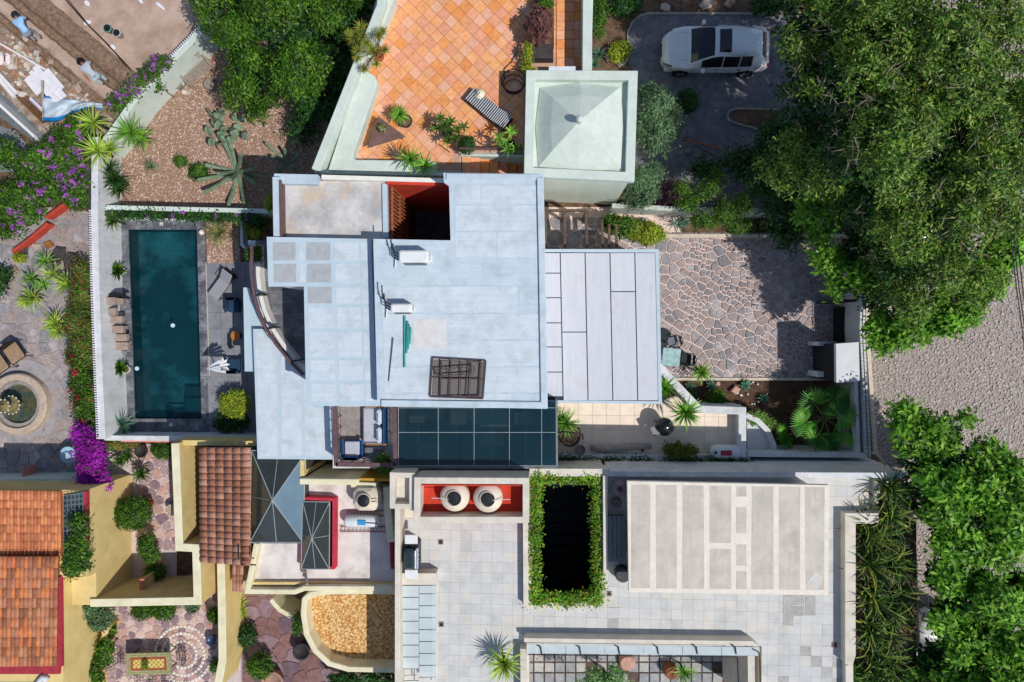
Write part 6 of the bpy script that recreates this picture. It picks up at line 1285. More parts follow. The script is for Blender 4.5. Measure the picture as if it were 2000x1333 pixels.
for k in range(34):
    c = P(rr.uniform(408, 478), rr.uniform(218, 285), rr.uniform(.15, .8)); mb = MB(); mb.ball((0, 0, 0), .17, 12, 8, (1, .22, 1.25)); o = mb.obj('pad', CAC, pp)
    o.location = c-WL[pp.name]; o.rotation_euler = (rr.uniform(-1, 1), rr.uniform(-.8, .8), rr.uniform(0, 6.28))
# --- fan palm
def fan_palm(label, x, y, z, fronds, seed=1):
    b = P(x, y, z); t = thing('fan_palm', label, 'palm', b); rr = random.Random(seed); m = leafmat('leaf_fan', ['2f6a1e', '458a28', '5fa535', '82c048'], .45, .3); st = MB()
    MB().tube([b, b+Vector((.05, 0, .6)), b+Vector((0, .05, 1.0))], [.14, .12, .1], 8).obj('trunk', BARK, t)
    top = b+Vector((0, .05, 1.0))
    for (dx, dy, dz, R, tilt) in fronds:
        c = top+Vector((dx, dy, dz)); out = Vector((dx, dy, .25)).normalized(); nrm = Vector((-dx*tilt, -dy*tilt, 1)).normalized(); side = nrm.cross(out).normalized(); fwd = side.cross(nrm)
        st.tube([top, top.lerp(c, .5)+Vector((0, 0, .12)), c], .022, 5); V = []; F = []; N = 34
        for i in range(N):
            a = math.radians(-140+280*i/(N-1)); w = math.radians(280/(N-1))*.5; d0 = fwd*math.cos(a)+side*math.sin(a); dl = fwd*math.cos(a-w)+side*math.sin(a-w); dr = fwd*math.cos(a+w)+side*math.sin(a+w)
            L = R*(1-.12*abs(a)/2.4)*rr.uniform(.93, 1.05); k = len(V)
            V += [c+d0*.03, c+dl*L*.62, c+d0*L*.62+nrm*.035, c+dr*L*.62, c+d0*L-nrm*.12*L]; F += [(k, k+1, k+2), (k, k+2, k+3), (k+1, k+4, k+2), (k+2, k+4, k+3)]
        npmesh('frond', np.array([tuple(v) for v in V]), np.array(F), m, t)
    st.obj('stalks', mat('stalk_green', '7a9a44', '658236', 5, .6), t)
fan_palm('large fan palm with pleated round leaves in the dark bed', 1592, 815, 0, [(-.6, .7, .35, .85, .5), (.35, .95, .3, .75, .4), (-1.0, -.1, .5, .85, .5), (-.5, -.6, .6, .8, .5), (.3, .2, .8, .9, .3), (.8, -.5, .3, .8, .5), (-1.6, -.75, .0, .75, .5), (.1, -.9, .2, .75, .5), (.9, .5, .2, .7, .4)])
# ================================================================= vehicles
PAINT = mat('pearl_paint', 'e2e4e6', 'dcdee1', 2, .28, spec=.6, metal=.15); CGL = mat('car_glass', '10161a', '0c1114', 2, .06, spec=.8); CHR = mat('chrome', 'c8ccd0', 'b9bdc2', 3, .2, metal=.9); TYRE = mat('tyre', '1b1b1d', '141416', 4, .9); HLG = mat('headlamp', '5a646e', '48525c', 3, .15, spec=.8); RLG = mat('tail_lamp', '8f2024', '7a181c', 3, .2)
ST_ = [(0, .36, .52, .32, .60, .62), (.10, .62, .64, .52, .73, .78), (.36, .82, .80, .68, .88, .95), (.85, .925, .90, .78, .98, 1.05), (1.15, .94, .94, .77, 1.03, 1.09), (1.65, .94, .96, .70, 1.36, 1.41), (2.2, .94, .98, .61, 1.57, 1.63), (2.9, .935, 1.0, .61, 1.60, 1.66), (3.6, .925, 1.04, .57, 1.54, 1.60), (4.1, .90, 1.07, .52, 1.42, 1.47), (4.4, .86, 1.02, .60, 1.10, 1.14), (4.58, .78, .85, .60, .92, .95), (4.66, .66, .62, .50, .66, .68)]
def cr(a, b, c, d, t): return .5*((2*b)+(-a+c)*t+(2*a-5*b+4*c-d)*t*t+(-a+3*b-3*c+d)*t**3)
def car_pt(u, v):
    """u in 0..12 station index, v 0..1 sill to roof centre"""
    i = min(int(u), 11); t = u-i; g = lambda k: ST_[max(0, min(12, k))]
    s = [cr(g(i-1)[k], g(i)[k], g(i+1)[k], g(i+2)[k], t) for k in range(6)]
    x, w, zb, wr, ze, zc = s
    ring = [(w*.93, .30), (w, .62), (w*.985, zb), (wr, ze), (wr*.55, zc-.01), (0, zc)]; k = [0, .2, .42, .72, .88, 1]
    for j in range(5):
        if v <= k[j+1] or j == 4:
            q = (v-k[j])/(k[j+1]-k[j]); return (x, ring[j][0]+(ring[j+1][0]-ring[j][0])*q, ring[j][1]+(ring[j+1][1]-ring[j][1])*q)
def car_patch(u0, u1, v0, v1, nu, nv, off=0., side=1):
    V = []; F = []
    for a in range(nu+1):
        for b in range(nv+1):
            u = u0+(u1-u0)*a/nu; v = v0+(v1-v0)*b/nv; x, y, z = car_pt(u, v)
            if off:
                e = .05; p1 = Vector(car_pt(min(12, u+e), v))-Vector(car_pt(max(0, u-e), v)); p2 = Vector(car_pt(u, min(1, v+.02)))-Vector(car_pt(u, max(0, v-.02))); n = p1.cross(p2); n = n.normalized() if n.length else Vector((0, 0, 1)); n = n if n.z+n.y*.5 > 0 else -n; x, y, z = Vector((x, y, z))+n*off
            V.append((x, y*side, z))
    for a in range(nu):
        for b in range(nv): k = a*(nv+1)+b; F.append((k, k+nv+1, k+nv+2, k+1))
    return V, F
def make_car(label):
    t = thing('parked_car', label, 'car'); b = MB()
    for s in (-1, 1): V, F = car_patch(0, 12, 0, 1, 60, 20, 0, s); b.add(V, F)
    b.box((2.33, 0, .34), (4.3, 1.6, .2)); b.obj('body', PAINT, t, True)
    def gl(name, us, sides, mm=CGL):
        for s in sides:
            mb = MB()
            for (u0, u1, v0, v1) in us: V, F = car_patch(u0, u1, v0, v1, 10, 8, .012, s); mb.add(V, F)
            mb.obj(name, mm, t, True)
    mb = MB()
    for s in (-1, 1): V, F = car_patch(4.15, 5.85, .735, 1, 10, 8, .012, s); mb.add(V, F)
    mb.obj('windscreen', CGL, t, True)
    mb = MB()
    for s in (-1, 1): V, F = car_patch(9.15, 9.95, .74, 1, 6, 8, .012, s); mb.add(V, F)
    mb.obj('rear_window', CGL, t, True)
    for u0, u1 in ((5.0, 6.45), (6.52, 7.45), (7.52, 8.3)): gl('side_window', [(u0, u1, .45, .69)], (-1, 1))
    mb = MB()
    for s in (-1, 1): V, F = car_patch(6.15, 6.85, .79, 1, 6, 6, .012, s); mb.add(V, F)
    mb.obj('sunroof', CGL, t, True)
    for s in (-1, 1):
        mb = MB(); V, F = car_patch(1.0, 2.2, .45, .62, 6, 4, .012, s); mb.add(V, F); mb.obj('headlight', HLG, t, True)
        mb = MB(); V, F = car_patch(10.2, 11.2, .42, .62, 5, 4, .012, s); mb.add(V, F); mb.obj('taillight', RLG, t, True)
        mb = MB(); mb.rbox((1.75, s*1.03, 1.02), (.16, .24, .14), .04); mb.tube([(1.78, s*.9, .97), (1.76, s*1.0, 1.0)], .03, 6); mb.obj('mirror', PAINT, t, True)
        mb = MB(); mb.tube([(2.2, s*.63, 1.62), (2.4, s*.63, 1.66), (3.6, s*.59, 1.63), (3.75, s*.58, 1.59)], .02, 6); mb.obj('roof_rail', CHR, t)
        for x in (2.35, 3.3): mb = MB(); mb.rbox((x, s*.945, .86), (.2, .03, .04), .012); mb.obj('door_handle', CHR, t)
        for x in (1.35, 2.42, 3.38):
            mb = MB(); V, F = [], []; mb.tube([(x, s*.945, .36), (x, s*.948, .62), (x, s*.938, .93)], .006, 4); mb.obj('door_seam', BLACK, t)
        for x in (.9, 3.72):
            c = (x, s*.86, .36); w = MB()
            for q in range(2): pass
            prof = [(.2, -.11), (.33, -.11), (.36, -.07), (.36, .07), (.33, .11), (.2, .11)]; V = []; F = []; n = 26
            for k, (r, y) in enumerate(prof):
                V += [(c[0]+r*math.cos(6.2832*i/n), c[1]+y*s, c[2]+r*math.sin(6.2832*i/n)) for i in range(n)]
                if k: F += [((k-1)*n+i, (k-1)*n+(i+1) % n, k*n+(i+1) % n, k*n+i) for i in range(n)]
            w.add(V, F); wo = w.obj('wheel', TYRE, t, True)
            r = MB()
            for k in range(5): a = 6.2832*k/5; r.box((c[0]+.12*math.cos(a), c[1]+.1*s, c[2]+.12*math.sin(a)), (.2, .02, .06), 0, 0, -a)
            r.tube([(c[0], c[1]+.07*s, c[2]), (c[0], c[1]+.11*s, c[2])], .21, 18); r.obj('rim', CHR, wo)
    mb = MB(); mb.rbox((.06, 0, .6), (.12, .62, .16), .03); mb.obj('grille', BLACK, t); mb = MB()
    for s in (-1, 1): mb.tube([car_pt(1.0, .62)[:1]+(s*car_pt(1.0, .62)[1], car_pt(1.0, .62)[2]+.012), (.7, s*.58, .985), (1.12, s*.6, 1.05)], .008, 4)
    mb.obj('bonnet_crease', CHR, t); mb = MB(); mb.rbox((4.62, 0, .5), (.14, 1.2, .16), .03); mb.obj('bumper', PAINT, t)
    return t
car = make_car('pearl white crossover car parked on the shaded driveway'); car.location = P(1286, 110, 0.02); car.rotation_euler.z = math.radians(-1)
car.location.z = .03
copy_tree(car, None, P(1762, 300, 0)+Vector((0, 0, .03)), math.radians(-90), None, 'white car on the street hidden beneath the huge feathery tree')
copy_tree(car, None, P(1815, 1180, 0)+Vector((0, 0, .03)), math.radians(-91), None, 'white car glimpsed through the street tree near the bottom right')
# ================================================================= rooftop equipment
ACW = mat('ac_white', 'e6e7e8', 'dcdddf', 3, .5); PIPEB = mat('pipe_black', '30343c', '24282f', 4, .7)
def ac(label, x, y, w, d, h):
    c = P(x, y, ZM+.05); t = thing('air_conditioner', label, 'air conditioner', c)
    MB().rbox(c+Vector((0, 0, h/2+.06)), (w, d, h), .05).obj('casing', ACW, t)
    MB().box(c+Vector((0, -d/2-.03, h*.55)), (w*.7, .05, h*.6)).obj('fan_grille', mat('grille_grey', '6a7076', '5a6066', 4, .6), t)
    for s in (-1, 1): MB().box(c+Vector((s*w*.32, 0, .03)), (.06, d*1.15, .06)).obj('foot', PIPEB, t)
    MB().rbox(c+Vector((w/2+.04, -d*.1, h*.5)), (.1, d*.6, h*.6), .03).obj('valve_cover', ACW, t)
    mb = MB()
    for k in range(3): a = c+Vector((-w/2, -d*.3+.1*k, .3)); mb.tube([a, a+Vector((-.18, .1, .1)), a+Vector((-.22-.05*k, .35, .05)), a+Vector((-.35, .5+.1*k, .03))], .022, 6)
    mb.obj('pipe', PIPEB, t, True); mb = MB(); mb.tube([c+Vector((-w/2-.25, -.35, .05)), c+Vector((-w/2-.2, .1, .12)), c+Vector((-w/2-.3, .5, .05))], .025, 6); mb.obj('white_pipe', ACW, t, True)
ac('larger white air conditioner unit near the court opening', 814, 505, 1.02, .42, .62); ac('smaller white air conditioner unit above the teal rods', 789, 603, .74, .3, .5)
TEAL = mat('teal_rod', '2d9a94', '268680', 4, .5)
for i, (a, b) in enumerate([((790, 618), (790, 718)), ((796, 628), (794, 690)), ((799, 634), (797, 682)), ((802, 640), (800, 672))]): bar('teal_rod', ['longest', 'second longest', 'third longest', 'shortest'][i]+' teal rod lying on the main roof', 'rod', a, b, .035, TEAL, ZM+.06, ZM+.06)
bar('green_stick', 'thin dark green stick beside the teal rods', 'rod', (768, 660), (759, 745), .018, mat('dark_green_stick', '2f5a4a', '264a3d', 4, .6), ZM+.1, ZM+.05)
gf = thing('steel_grid_frame', 'stack of dark brown steel window frames lying on the main roof', 'frame', P(896, 740, ZM)); RST = mat('rusty_steel', '5c4a48', '453735', 7, .7, .3, 30)
def grid_frame(q, nx, ny, z, r, nm):
    f = lambda u, v: (lambda p: P(p[0], p[1], z))(lerp_px(lerp_px(q[0], q[1], u), lerp_px(q[3], q[2], u), v)); mb = MB()
    for i in range(nx+1): mb.tube([f(i/nx, 0), f(i/nx, 1)], r*(1.6 if i in (0, nx) else 1), 4)
    for j in range(ny+1): mb.tube([f(0, j/ny), f(1, j/ny)], r*(1.6 if j in (0, ny) else 1), 4)
    mb.obj(nm, RST, gf)
grid_frame([(845, 699), (949, 705), (943, 779), (840, 775)], 3, 2, ZM+.08, .022, 'lower_frame'); grid_frame([(862, 704), (940, 707), (936, 774), (860, 776)], 4, 2, ZM+.16, .018, 'upper_frame'); grid_frame([(852, 722), (925, 716), (926, 730), (854, 735)], 3, 1, ZM+.24, .016, 'small_frame')
MB().prism(PX([(848, 703), (945, 708), (940, 775), (844, 771)], ZM+.03), ZM+.02, ZM+.045).obj('mesh_sheet', mat('mesh_grey', '7a7472', '68625f', 30, .8), gf)
for i, (x, y) in enumerate([(812, 628), (820, 660), (868, 630), (868, 680)]): pass
# ================================================================= pool court furniture
def lounger(label, x, y, rz, m, mf, L=1.45, Wd=.56, back=.5, stripes=0, head=None, name='sun_lounger', z0=.045):
    t = thing(name, label, 'lounger'); B = L*.33
    MB().rbox((0, 0, .3), (L, Wd*1.04, .05), .02).obj('frame', mf, t)
    if stripes:
        n = stripes
        for k in range(n): xx = -L/2+(k+.5)*L/n; MB().rbox((xx, 0, .36+(max(0, xx-(L/2-B)))*.55), (L/n*.5, Wd, .05), .015).obj('slat', m, t)
    else:
        MB().rbox((-B/2, 0, .36), (L-B, Wd, .07), .03).obj('seat_panel', m, t)
        o = MB().rbox((0, 0, 0), (B*1.05, Wd, .06), .025).obj('back_panel', m, t); o.location = (L/2-B/2, 0, .52); o.rotation_euler.y = -.6
    for sx in (-1, 1):
        for sy in (-1, 1): MB().box((sx*L*.42, sy*Wd*.45, .15), (.05, .05, .3)).obj('leg', mf, t)
    if not stripes: MB().tube([(L*.1, Wd*.5, .36), (L*.12, Wd*.58, .5), (L*.34, Wd*.58, .52)], .02, 6).obj('armrest', mf, t)
    p = P(x, y, z0+.36); p.z = z0; t.location = p; t.rotation_euler.z = rz; return t
lounger('grey mesh sun lounger set diagonally on the pool deck', 433, 556, math.radians(53), mat('grey_mesh', '9b9da2', '8c8e93', 20, .8), BLACK)
NAVY = mat('navy_fabric', '27435e', '1e364e', 6, .8, .2, 60); 
def armchair(name, label, x, y, z, rz, m, frame, w=.7, cat='armchair'):
    t = thing(name, label, cat)
    MB().rbox((0, 0, .3), (w*.8, w*.78, .2), .06).obj('seat_cushion', m, t); MB().rbox((0, w*.42, .5), (w*.8, .14, .42), .06).obj('back_cushion', m, t)
    for s in (-1, 1):
        MB().rbox((s*w*.46, 0, .42), (.1, w*.85, .12), .03).obj('armrest', m, t)
        for q in (-1, 1): MB().box((s*w*.45, q*w*.38, .2), (.05, .05, .4)).obj('leg', frame, t)
    p = P(x, y, z+.4); p.z = z; t.location = p; t.rotation_euler.z = rz; return t
CHRM = mat('white_frame', 'd6d9dc', 'c8cbcf', 3, .4)
armchair('pool_armchair', 'navy armchair on the pool deck above the orange table', 455, 598, .045, 0, NAVY, CHRM, .72); armchair('pool_armchair', 'navy armchair on the pool deck beside the folded parasol', 457, 713, .045, math.pi, NAVY, CHRM, .78)
rt = thing('round_side_table', 'round orange wooden side table on the pool deck', 'table', P(468, 656, .045)); c = P(468, 656, .045)
MB().lathe([(.2, .42), (.22, .43), (.22, .46), (.2, .47)], c, 24).obj('table_top', mat('orange_wood', 'c07a3a', 'ab6a30', 6, .6), rt); MB().lathe([(.14, 0), (.14, .02), (.03, .04), (.03, .42)], c, 12).obj('pedestal', BLACK, rt)
bt = thing('low_bench', 'dark low bench with glass inset beside the orange table', 'bench', P(452, 672, .045)); c = P(455, 668, .045); MB().rbox(c+Vector((0, 0, .3)), (.16, .62, .05), .015).obj('bench_top', BLACK, bt)
for s in (-1, 1): MB().box(c+Vector((0, s*.25, .14)), (.12, .05, .28)).obj('leg', BLACK, bt)
pu = thing('folded_parasol', 'white folded parasol with fanned pleats beside the pool', 'parasol', P(424, 724, .04)); a = P(403, 721, 1.5); b_ = P(437, 714, 1.75); d = (b_-a).normalized(); sd = d.cross(Vector((0, 0, 1))).normalized(); upv = sd.cross(d)
MB().tube([P(424, 726, .04), a.lerp(b_, .5)], .025, 8).obj('pole', BLACK, pu)
for k in range(8):
    an = 6.2832*k/8; mb = MB(); o1 = lambda t_, R: a.lerp(b_, t_)+(sd*math.cos(an)+upv*math.sin(an))*R
    e0, e1 = an-.34, an+.34; q = lambda e, t_, R: a.lerp(b_, t_)+(sd*math.cos(e)+upv*math.sin(e))*R
    V = [a, q(e0, .5, .14), q(an, .5, .2), q(e1, .5, .14), q(e0, 1, .22), q(an, 1.04, .36), q(e1, 1, .22)]; mb.add(V, [(0, 1, 2), (0, 2, 3), (1, 4, 5, 2), (2, 5, 6, 3)]); mb.obj('pleat', mat('parasol_white', 'eceef2', 'e0e3e8', 4, .8), pu)
sc_ = thing('stone_cascade', 'stepped tan stone blocks and rough rock beside the pool', 'water feature', P(225, 630, 0)); TANB = mat('tan_block', 'a89488', '8f7c70', 5, .85, .3, 30, rnd=.08)
for x0, y0, x1, y1, z in ((202, 581, 224, 596, 1.25), (222, 580, 240, 595, 1.1), (205, 602, 225, 617, 1.15), (216, 618, 238, 632, 1.05), (215, 637, 240, 651, .95), (226, 653, 247, 667, .85), (226, 669, 249, 684, .75)): MB().prism(PX(rect(x0, y0, x1, y1), z), z-.22, z, .015).obj('stone_block', TANB, sc_)
MB().prism(PX([(200, 580), (224, 570), (250, 581), (245, 584)], 1.1), .9, 1.1).obj('top_slab', BLACK, sc_)
mb = MB(); rr = random.Random(2)
for k in range(26): rock(mb, P(rr.uniform(234, 252), rr.uniform(584, 690), .1+rr.random()*.2), rr.uniform(.12, .22), rr)
mb.obj('rough_rock', mat('pool_rock', '8d9098', '6c6f77', 4, .8, .6, 15), sc_, kind='stuff')
def potted(name, label, x, y, z, pr, phh, pm, n, L, w, lm, hz=0., elev=(0, 80), droop=.5, seed=1, cat='potted plant', off=(0, 0)):
    c = P(x, y, z+phh+hz); c.z = z; t = thing(name, label, cat, c); mb = MB(); pot(mb, c, pr, phh); mb.obj('pot', pm, t, True); MB().lathe([(pr*.84, phh-.05), (pr*.8, phh-.02), (.01, phh-.02)], c, 16).obj('soil', EARTH, t)
    if hz > .1: MB().tube([c+Vector((0, 0, phh-.03)), c+Vector((off[0], off[1], phh+hz))], .03, 6).obj('stem', BARK, t)
    v, q = blades(n, L, w, elev, droop, seed); npmesh('leaves', v+np.array(c+Vector((off[0], off[1], phh+hz))), q, lm, t); return t
WPOT = mat('white_pot', 'd9d9d4', 'cbcbc5', 4, .7)
potted('potted_agave', 'round green agave in a pot on the pool edge, upper one', 231, 529, .03, .17, .3, WPOT, 70, .46, .11, LF_BR, .2, (0, 80), .3, 5); potted('potted_agave', 'round green agave in a white pot on the pool edge, lower one', 240, 722, .03, .19, .3, WPOT, 70, .46, .11, LF_BR, .2, (0, 80), .3, 6, off=(-.1, .06))
def disc(name, label, cat, x, y, z, r, h, m):
    mb = MB(); mb.lathe([(r, 0), (r, h*.7), (r*.85, h), (.01, h)], P(x, y, z), 18); return tag(mb.obj(name, m), label, cat)
disc('pool_float', 'pale blue round float near the centre of the pool', 'float', 338, 636, -.11, .1, .05, mat('float_white', 'cfe6f0', 'bcd8e4', 4, .5)); disc('pool_float', 'pale blue round float by the left edge of the pool', 'float', 268, 720, -.11, .1, .05, MATS['float_white'])
tag(MB().ball(P(394, 454, .16), .13, 16, 10).obj('globe_lamp', mat('globe_white', 'eeeade', 'e2ddd0', 3, .5), smooth=True), 'white globe garden light at the pool corner by the grass', 'lamp')
for i, (x, y, l) in enumerate([(315, 438, 'north'), (334, 830, 'south')]): tag(MB().rbox(P(x, y, .035), (.15, .15, .02), .01).obj('skimmer_lid', WPOT), 'square white skimmer lid on the %s pool rim' % l, 'lid')
tag(MB().wall(PX([(402, 516), (409, 735)], .06), .03, .02, .065).obj('deck_drain', mat('drain_cream', 'cfc4b4', 'bdb2a2', 4, .8)), 'thin cream drain channel along the pool deck', 'drain')
# ================================================================= garden bench and stones
WD = mat('silver_teak', 'a59a8c', '8d8376', 9, .85, .3, 30)
bn = thing('garden_bench', 'weathered slatted teak bench against the pale green wall', 'bench')
for k in range(6): MB().rbox((0, -.24+k*.095, .43), (1.35, .07, .03), .008).obj('seat_slat', WD, bn)
for k in range(17): MB().rbox((-.6+k*.075, .34+.02, .66), (.035, .025, .42), .006).obj('back_slat', WD, bn)
MB().rbox((0, .37, .89), (1.4, .05, .07), .01).obj('top_rail', WD, bn)
for s in (-1, 1):
    MB().rbox((s*.68, .02, .62), (.07, .62, .04), .01).obj('armrest', WD, bn)
    for y in (-.26, .34): MB().box((s*.66, y, .3), (.06, .06, .6)).obj('leg', WD, bn)
bn.location = P(385, 140, .5); bn.location.z = .03; bn.rotation_euler.z = math.radians(40)
for x, y, r, lab in ((413, 168, .25, 'round grey millstone lying beside the bench'),): mb = MB(); mb.lathe([(r*.9, 0), (r, .05), (r, .22), (r*.92, .27), (.01, .28)], P(x, y, .03), 20); tag(mb.obj('round_stone', mat('mill_stone', '9b9189', '857b73', 6, .9, .4, 30)), lab, 'stone')
c = P(353, 171, .03); t = thing('stone_bowl', 'hollow grey stone bowl at the corner of the bench', 'bowl', c); mb = MB(); pot(mb, c, .16, .26); mb.obj('bowl', GRYP, t, True); mb = MB(); rock(mb, P(361, 181, .1), .14, random.Random(1)); tag(mb.obj('white_stone', RUB[2]), 'small white stone next to the hollow stone bowl', 'stone')
# ================================================================= orange terrace things
lounger('black and white striped chaise longue on the orange terrace', 955, 213, math.radians(-40), mat('stripe_white', 'dfe2ea', 'd3d6de', 4, .8), mat('chaise_black', '24222c', '1b1a22', 4, .7), 2.0, .58, .5, 22, name='chaise_longue', z0=3.85)
ht = thing('sun_hat', 'cream straw hat resting on the striped chaise longue', 'hat', P(936, 183, 4.25)); c = P(937, 184, 4.26); MB().lathe([(.2, 0), (.2, .012), (.11, .03), (.1, .12), (.07, .14), (.01, .145)], c, 22).obj('crown_and_brim', mat('straw', 'efe6d2', 'e2d7c0', 8, .9, .2, 80), ht, True); MB().rbox(c+Vector((-.02, -.02, .15)), (.14, .04, .02), .008, .7).obj('hat_band', mat('taupe', '8a7f78', '776d66', 4, .8), ht)
tt = thing('triangular_table', 'triangular brown table holding a dark planted bowl', 'table', P(750, 258, 3.85)); TB = mat('brown_board', '7c6158', '6a5149', 4, .7, .1, 40)
MB().prism(PX([(738, 227), (792, 267), (717, 289)], 4.40), 4.34, 4.40, .01).obj('table_top', TB, tt)
for x, y in ((739, 236), (784, 268), (724, 284)): q = P(x, y, 4.10); MB().box((q.x, q.y, 4.10), (.05, .05, .5)).obj('leg', TB, tt)
c = P(747, 252, 4.40); t = thing('succulent_bowl', 'dark bowl of succulents on the triangular table', 'potted plant', c); mb = MB(); pot(mb, c, .16, .14); mb.obj('bowl', DKP, t, True); v, q = leaf_cloud([(c.x, c.y, c.z+.16, .15, .13, .07)], 260, .07, 1.6, .04, 8, .9, 4); npmesh('succulents', v, q, leafmat('leaf_mixed', ['7a5a3a', '4a6a3a', 'b09a5a', '8a9a7a'], .6, .2), t)
potted('potted_yucca', 'round bright yucca in a dark pot on the orange terrace', 789, 232, 3.85, .25, .35, DKP, 110, .42, .045, LF_YG, .3, (-10, 80), .5, 8, off=(-.18, .14))
c = P(741, 112, 3.85); t = thing('potted_pine', 'bushy yellow green potted tree overhanging the terrace parapet', 'potted plant', c); mb = MB(); pot(mb, c, .28, .42); mb.obj('pot', mat('red_pot', 'b55a44', '9f4c38', 5, .8), t, True); V = []; Q = []; k = 0; st = MB()
for i, (x, y, z, s) in enumerate([(690, 75, 5.40, 1), (705, 55, 5.50, 1), (715, 85, 5.40, .9), (700, 100, 5.30, .9), (740, 70, 5.30, .9), (748, 62, 5.30, .7), (752, 98, 5.20, .8), (728, 100, 5.40, 1), (735, 125, 5.00, .7), (712, 135, 5.10, .7), (698, 115, 5.00, .6), (683, 68, 5.20, .7), (708, 72, 5.60, .9)]):
    p_ = P(x, y, z); v, q = blades(70, .34*s, .025, (-30, 85), .3, 300+i, 3); V.append(v+np.array(p_)); Q.append(q+k); k += len(v); st.tube([c+Vector((0, 0, .4)), c.lerp(p_, .5)+Vector((0, 0, .3)), p_], [.03, .025, .015], 5)
npmesh('leaves', np.concatenate(V), np.concatenate(Q), leafmat('leaf_pine', ['5f7f26', '7f9a34', 'a3a848', 'b59a50'], .6, .25), t); st.obj('branch', BARK, t)
def starry(label, heads, base, L, lm, seed, pm=DKP, name='tropical_plant', n=13, w=.07):
    c = P(*base); t = thing(name, label, 'potted plant', c); mb = MB(); pot(mb, c, .2, .3); mb.obj('pot', pm, t, True); V = []; Q = []; k = 0; st = MB()
    for i, (x, y, z) in enumerate(heads): p_ = P(x, y, z); v, q = blades(n, L, w, (-8, 50), .5, seed+i, 3); V.append(v+np.array(p_)); Q.append(q+k); k += len(v); st.tube([c+Vector((0, 0, .28)), c.lerp(p_, .5)+Vector((0, 0, .2)), p_], [.03, .02, .015], 5)
    npmesh('leaves', np.concatenate(V), np.concatenate(Q), lm, t); st.obj('stem', BARK, t)
starry('tall starry leaved plant in the corner of the orange terrace', [(975, 270, 5.10), (998, 258, 5.20), (992, 292, 5.00), (1008, 290, 4.90), (985, 282, 4.80)], (1000, 288, 3.85), .32, LF_YG, 400)
starry('dark clump of starry leaved plants left of the clipped ball', [(866, 243, 5.00), (880, 238, 5.00), (872, 256, 5.10), (888, 270, 4.80), (906, 247, 4.90), (873, 274, 4.70), (860, 232, 4.80), (852, 250, 4.60), (893, 255, 4.80)], (876, 262, 3.85), .27, LF_HG, 430, n=16)
shrub('clipped_ball', 'dark green clipped ball of foliage on the orange terrace', 912, 282, 3.85, [(0, 0, .45, .34, .34, .34)], 4200, .05, LF_DK, 'topiary', None, 77, .04, 1.6)
ho = MB()
for k in range(3): ho.tube([P(1003+(24-k*3)*math.cos(a), 158+(22-k*4)*math.sin(a)+k*6, 3.89+.02*k) for a in [i*.35 for i in range(19)]], .018, 6)
ho.tube([P(1010, 100, 3.89), P(1000, 120, 3.89), P(985, 135, 3.89), P(985, 155, 3.90)], .018, 6); tag(ho.obj('garden_hose', BLACK), 'black garden hose coiled on the orange terrace', 'hose')
rk = thing('garden_rake', 'long orange handled rake lying beside the driveway', 'rake', P(1380, 280, .1)); MB().tube([P(1336, 272, .12), P(1412, 291, .1)], .03, 6).obj('handle', mat('orange_handle', 'c8703a', 'b3602e', 5, .6), rk); MB().tube([P(1334, 276, .1), P(1342, 268, .1)], .03, 5).obj('head', BLACK, rk)
bar('grey_edging', 'straight grey edging board beside the orange rake', 'edging', (1345, 275), (1408, 306), .035, GRYP, .08, .08)
tag(MB().ball(P(1344, 296, .12), .14, 12, 8).obj('stone_ball', GRYP, smooth=True), 'grey stone ball on the soil below the rake', 'ball')
for i, (x, y, r, l) in enumerate([(1380, 8, .35, 'largest pale boulder at the top edge above the driveway'), (1425, 6, .3, 'second pale boulder right of the largest at the top edge'), (1300, 15, .25, 'grey boulder left of the pale ones above the driveway'), (1210, 118, .25, 'triangular pale rock in the driveway bed corner'), (1190, 112, .22, 'flat rock beside the star shaped agave')]):
    mb = MB(); rock(mb, P(x, y, .1), r, random.Random(i+9), .6); tag(mb.obj('boulder', RUB[i % 2]), l, 'boulder')
isl = thing('driveway_island', 'small rounded planting island with a kerb in the driveway', 'planter', P(1450, 230, 0)); MB().wall(PX([(1520, 214), (1440, 212), (1426, 216), (1421, 224), (1424, 236), (1445, 243), (1520, 262)], .1), .08, 0, .12).obj('kerb', MATS['kerb_grey'], isl); MB().prism(PX([(1520, 216), (1440, 214), (1424, 224), (1445, 241), (1520, 260)], .06), 0, .05).obj('soil', EARTH, isl)
# ================================================================= balcony furniture
BLU = mat('blue_frame', '1f5a96', '194c82', 5, .6); GRC = mat('grey_cushion', 'b9bcc6', 'a9acb7', 6, .9, .2, 50); PIL = mat('pillow_pale', 'ccd4de', 'bfc8d3', 6, .9, .3, 40); WOR = mat('honey_wood', 'c08a5a', 'a87548', 7, .6)
sf = thing('balcony_sofa', 'grey cushioned sofa with blue wooden frame on the balcony', 'sofa', P(735, 825, ZB)); c = P(735, 828, ZB)
MB().rbox(c+Vector((.0, 0, .2)), (.95, 1.5, .12), .02).obj('frame', BLU, sf); MB().rbox(c+Vector((-.14, 0, .34)), (.62, 1.4, .16), .05).obj('seat_cushion', GRC, sf)
for s in (-.36, .36): MB().rbox(c+Vector((.28, s, .58)), (.2, .66, .46), .09).obj('back_cushion', PIL, sf)
MB().rbox(c+Vector((.44, 0, .5)), (.06, 1.5, .5), .02).obj('backrest', BLU, sf)
for s in (-1, 1): MB().rbox(c+Vector((.1, s*.76, .52)), (.85, .07, .05), .02).obj('armrest', WOR, sf)
ac_ = armchair('balcony_armchair', 'blue balcony armchair with grey seat facing the sofa', 688, 877, ZB+.03, math.pi, BLU, WOR, .85)
MB().rbox((0, 0, .41), (.6, .6, .06), .03).obj('seat_pad', GRC, ac_)
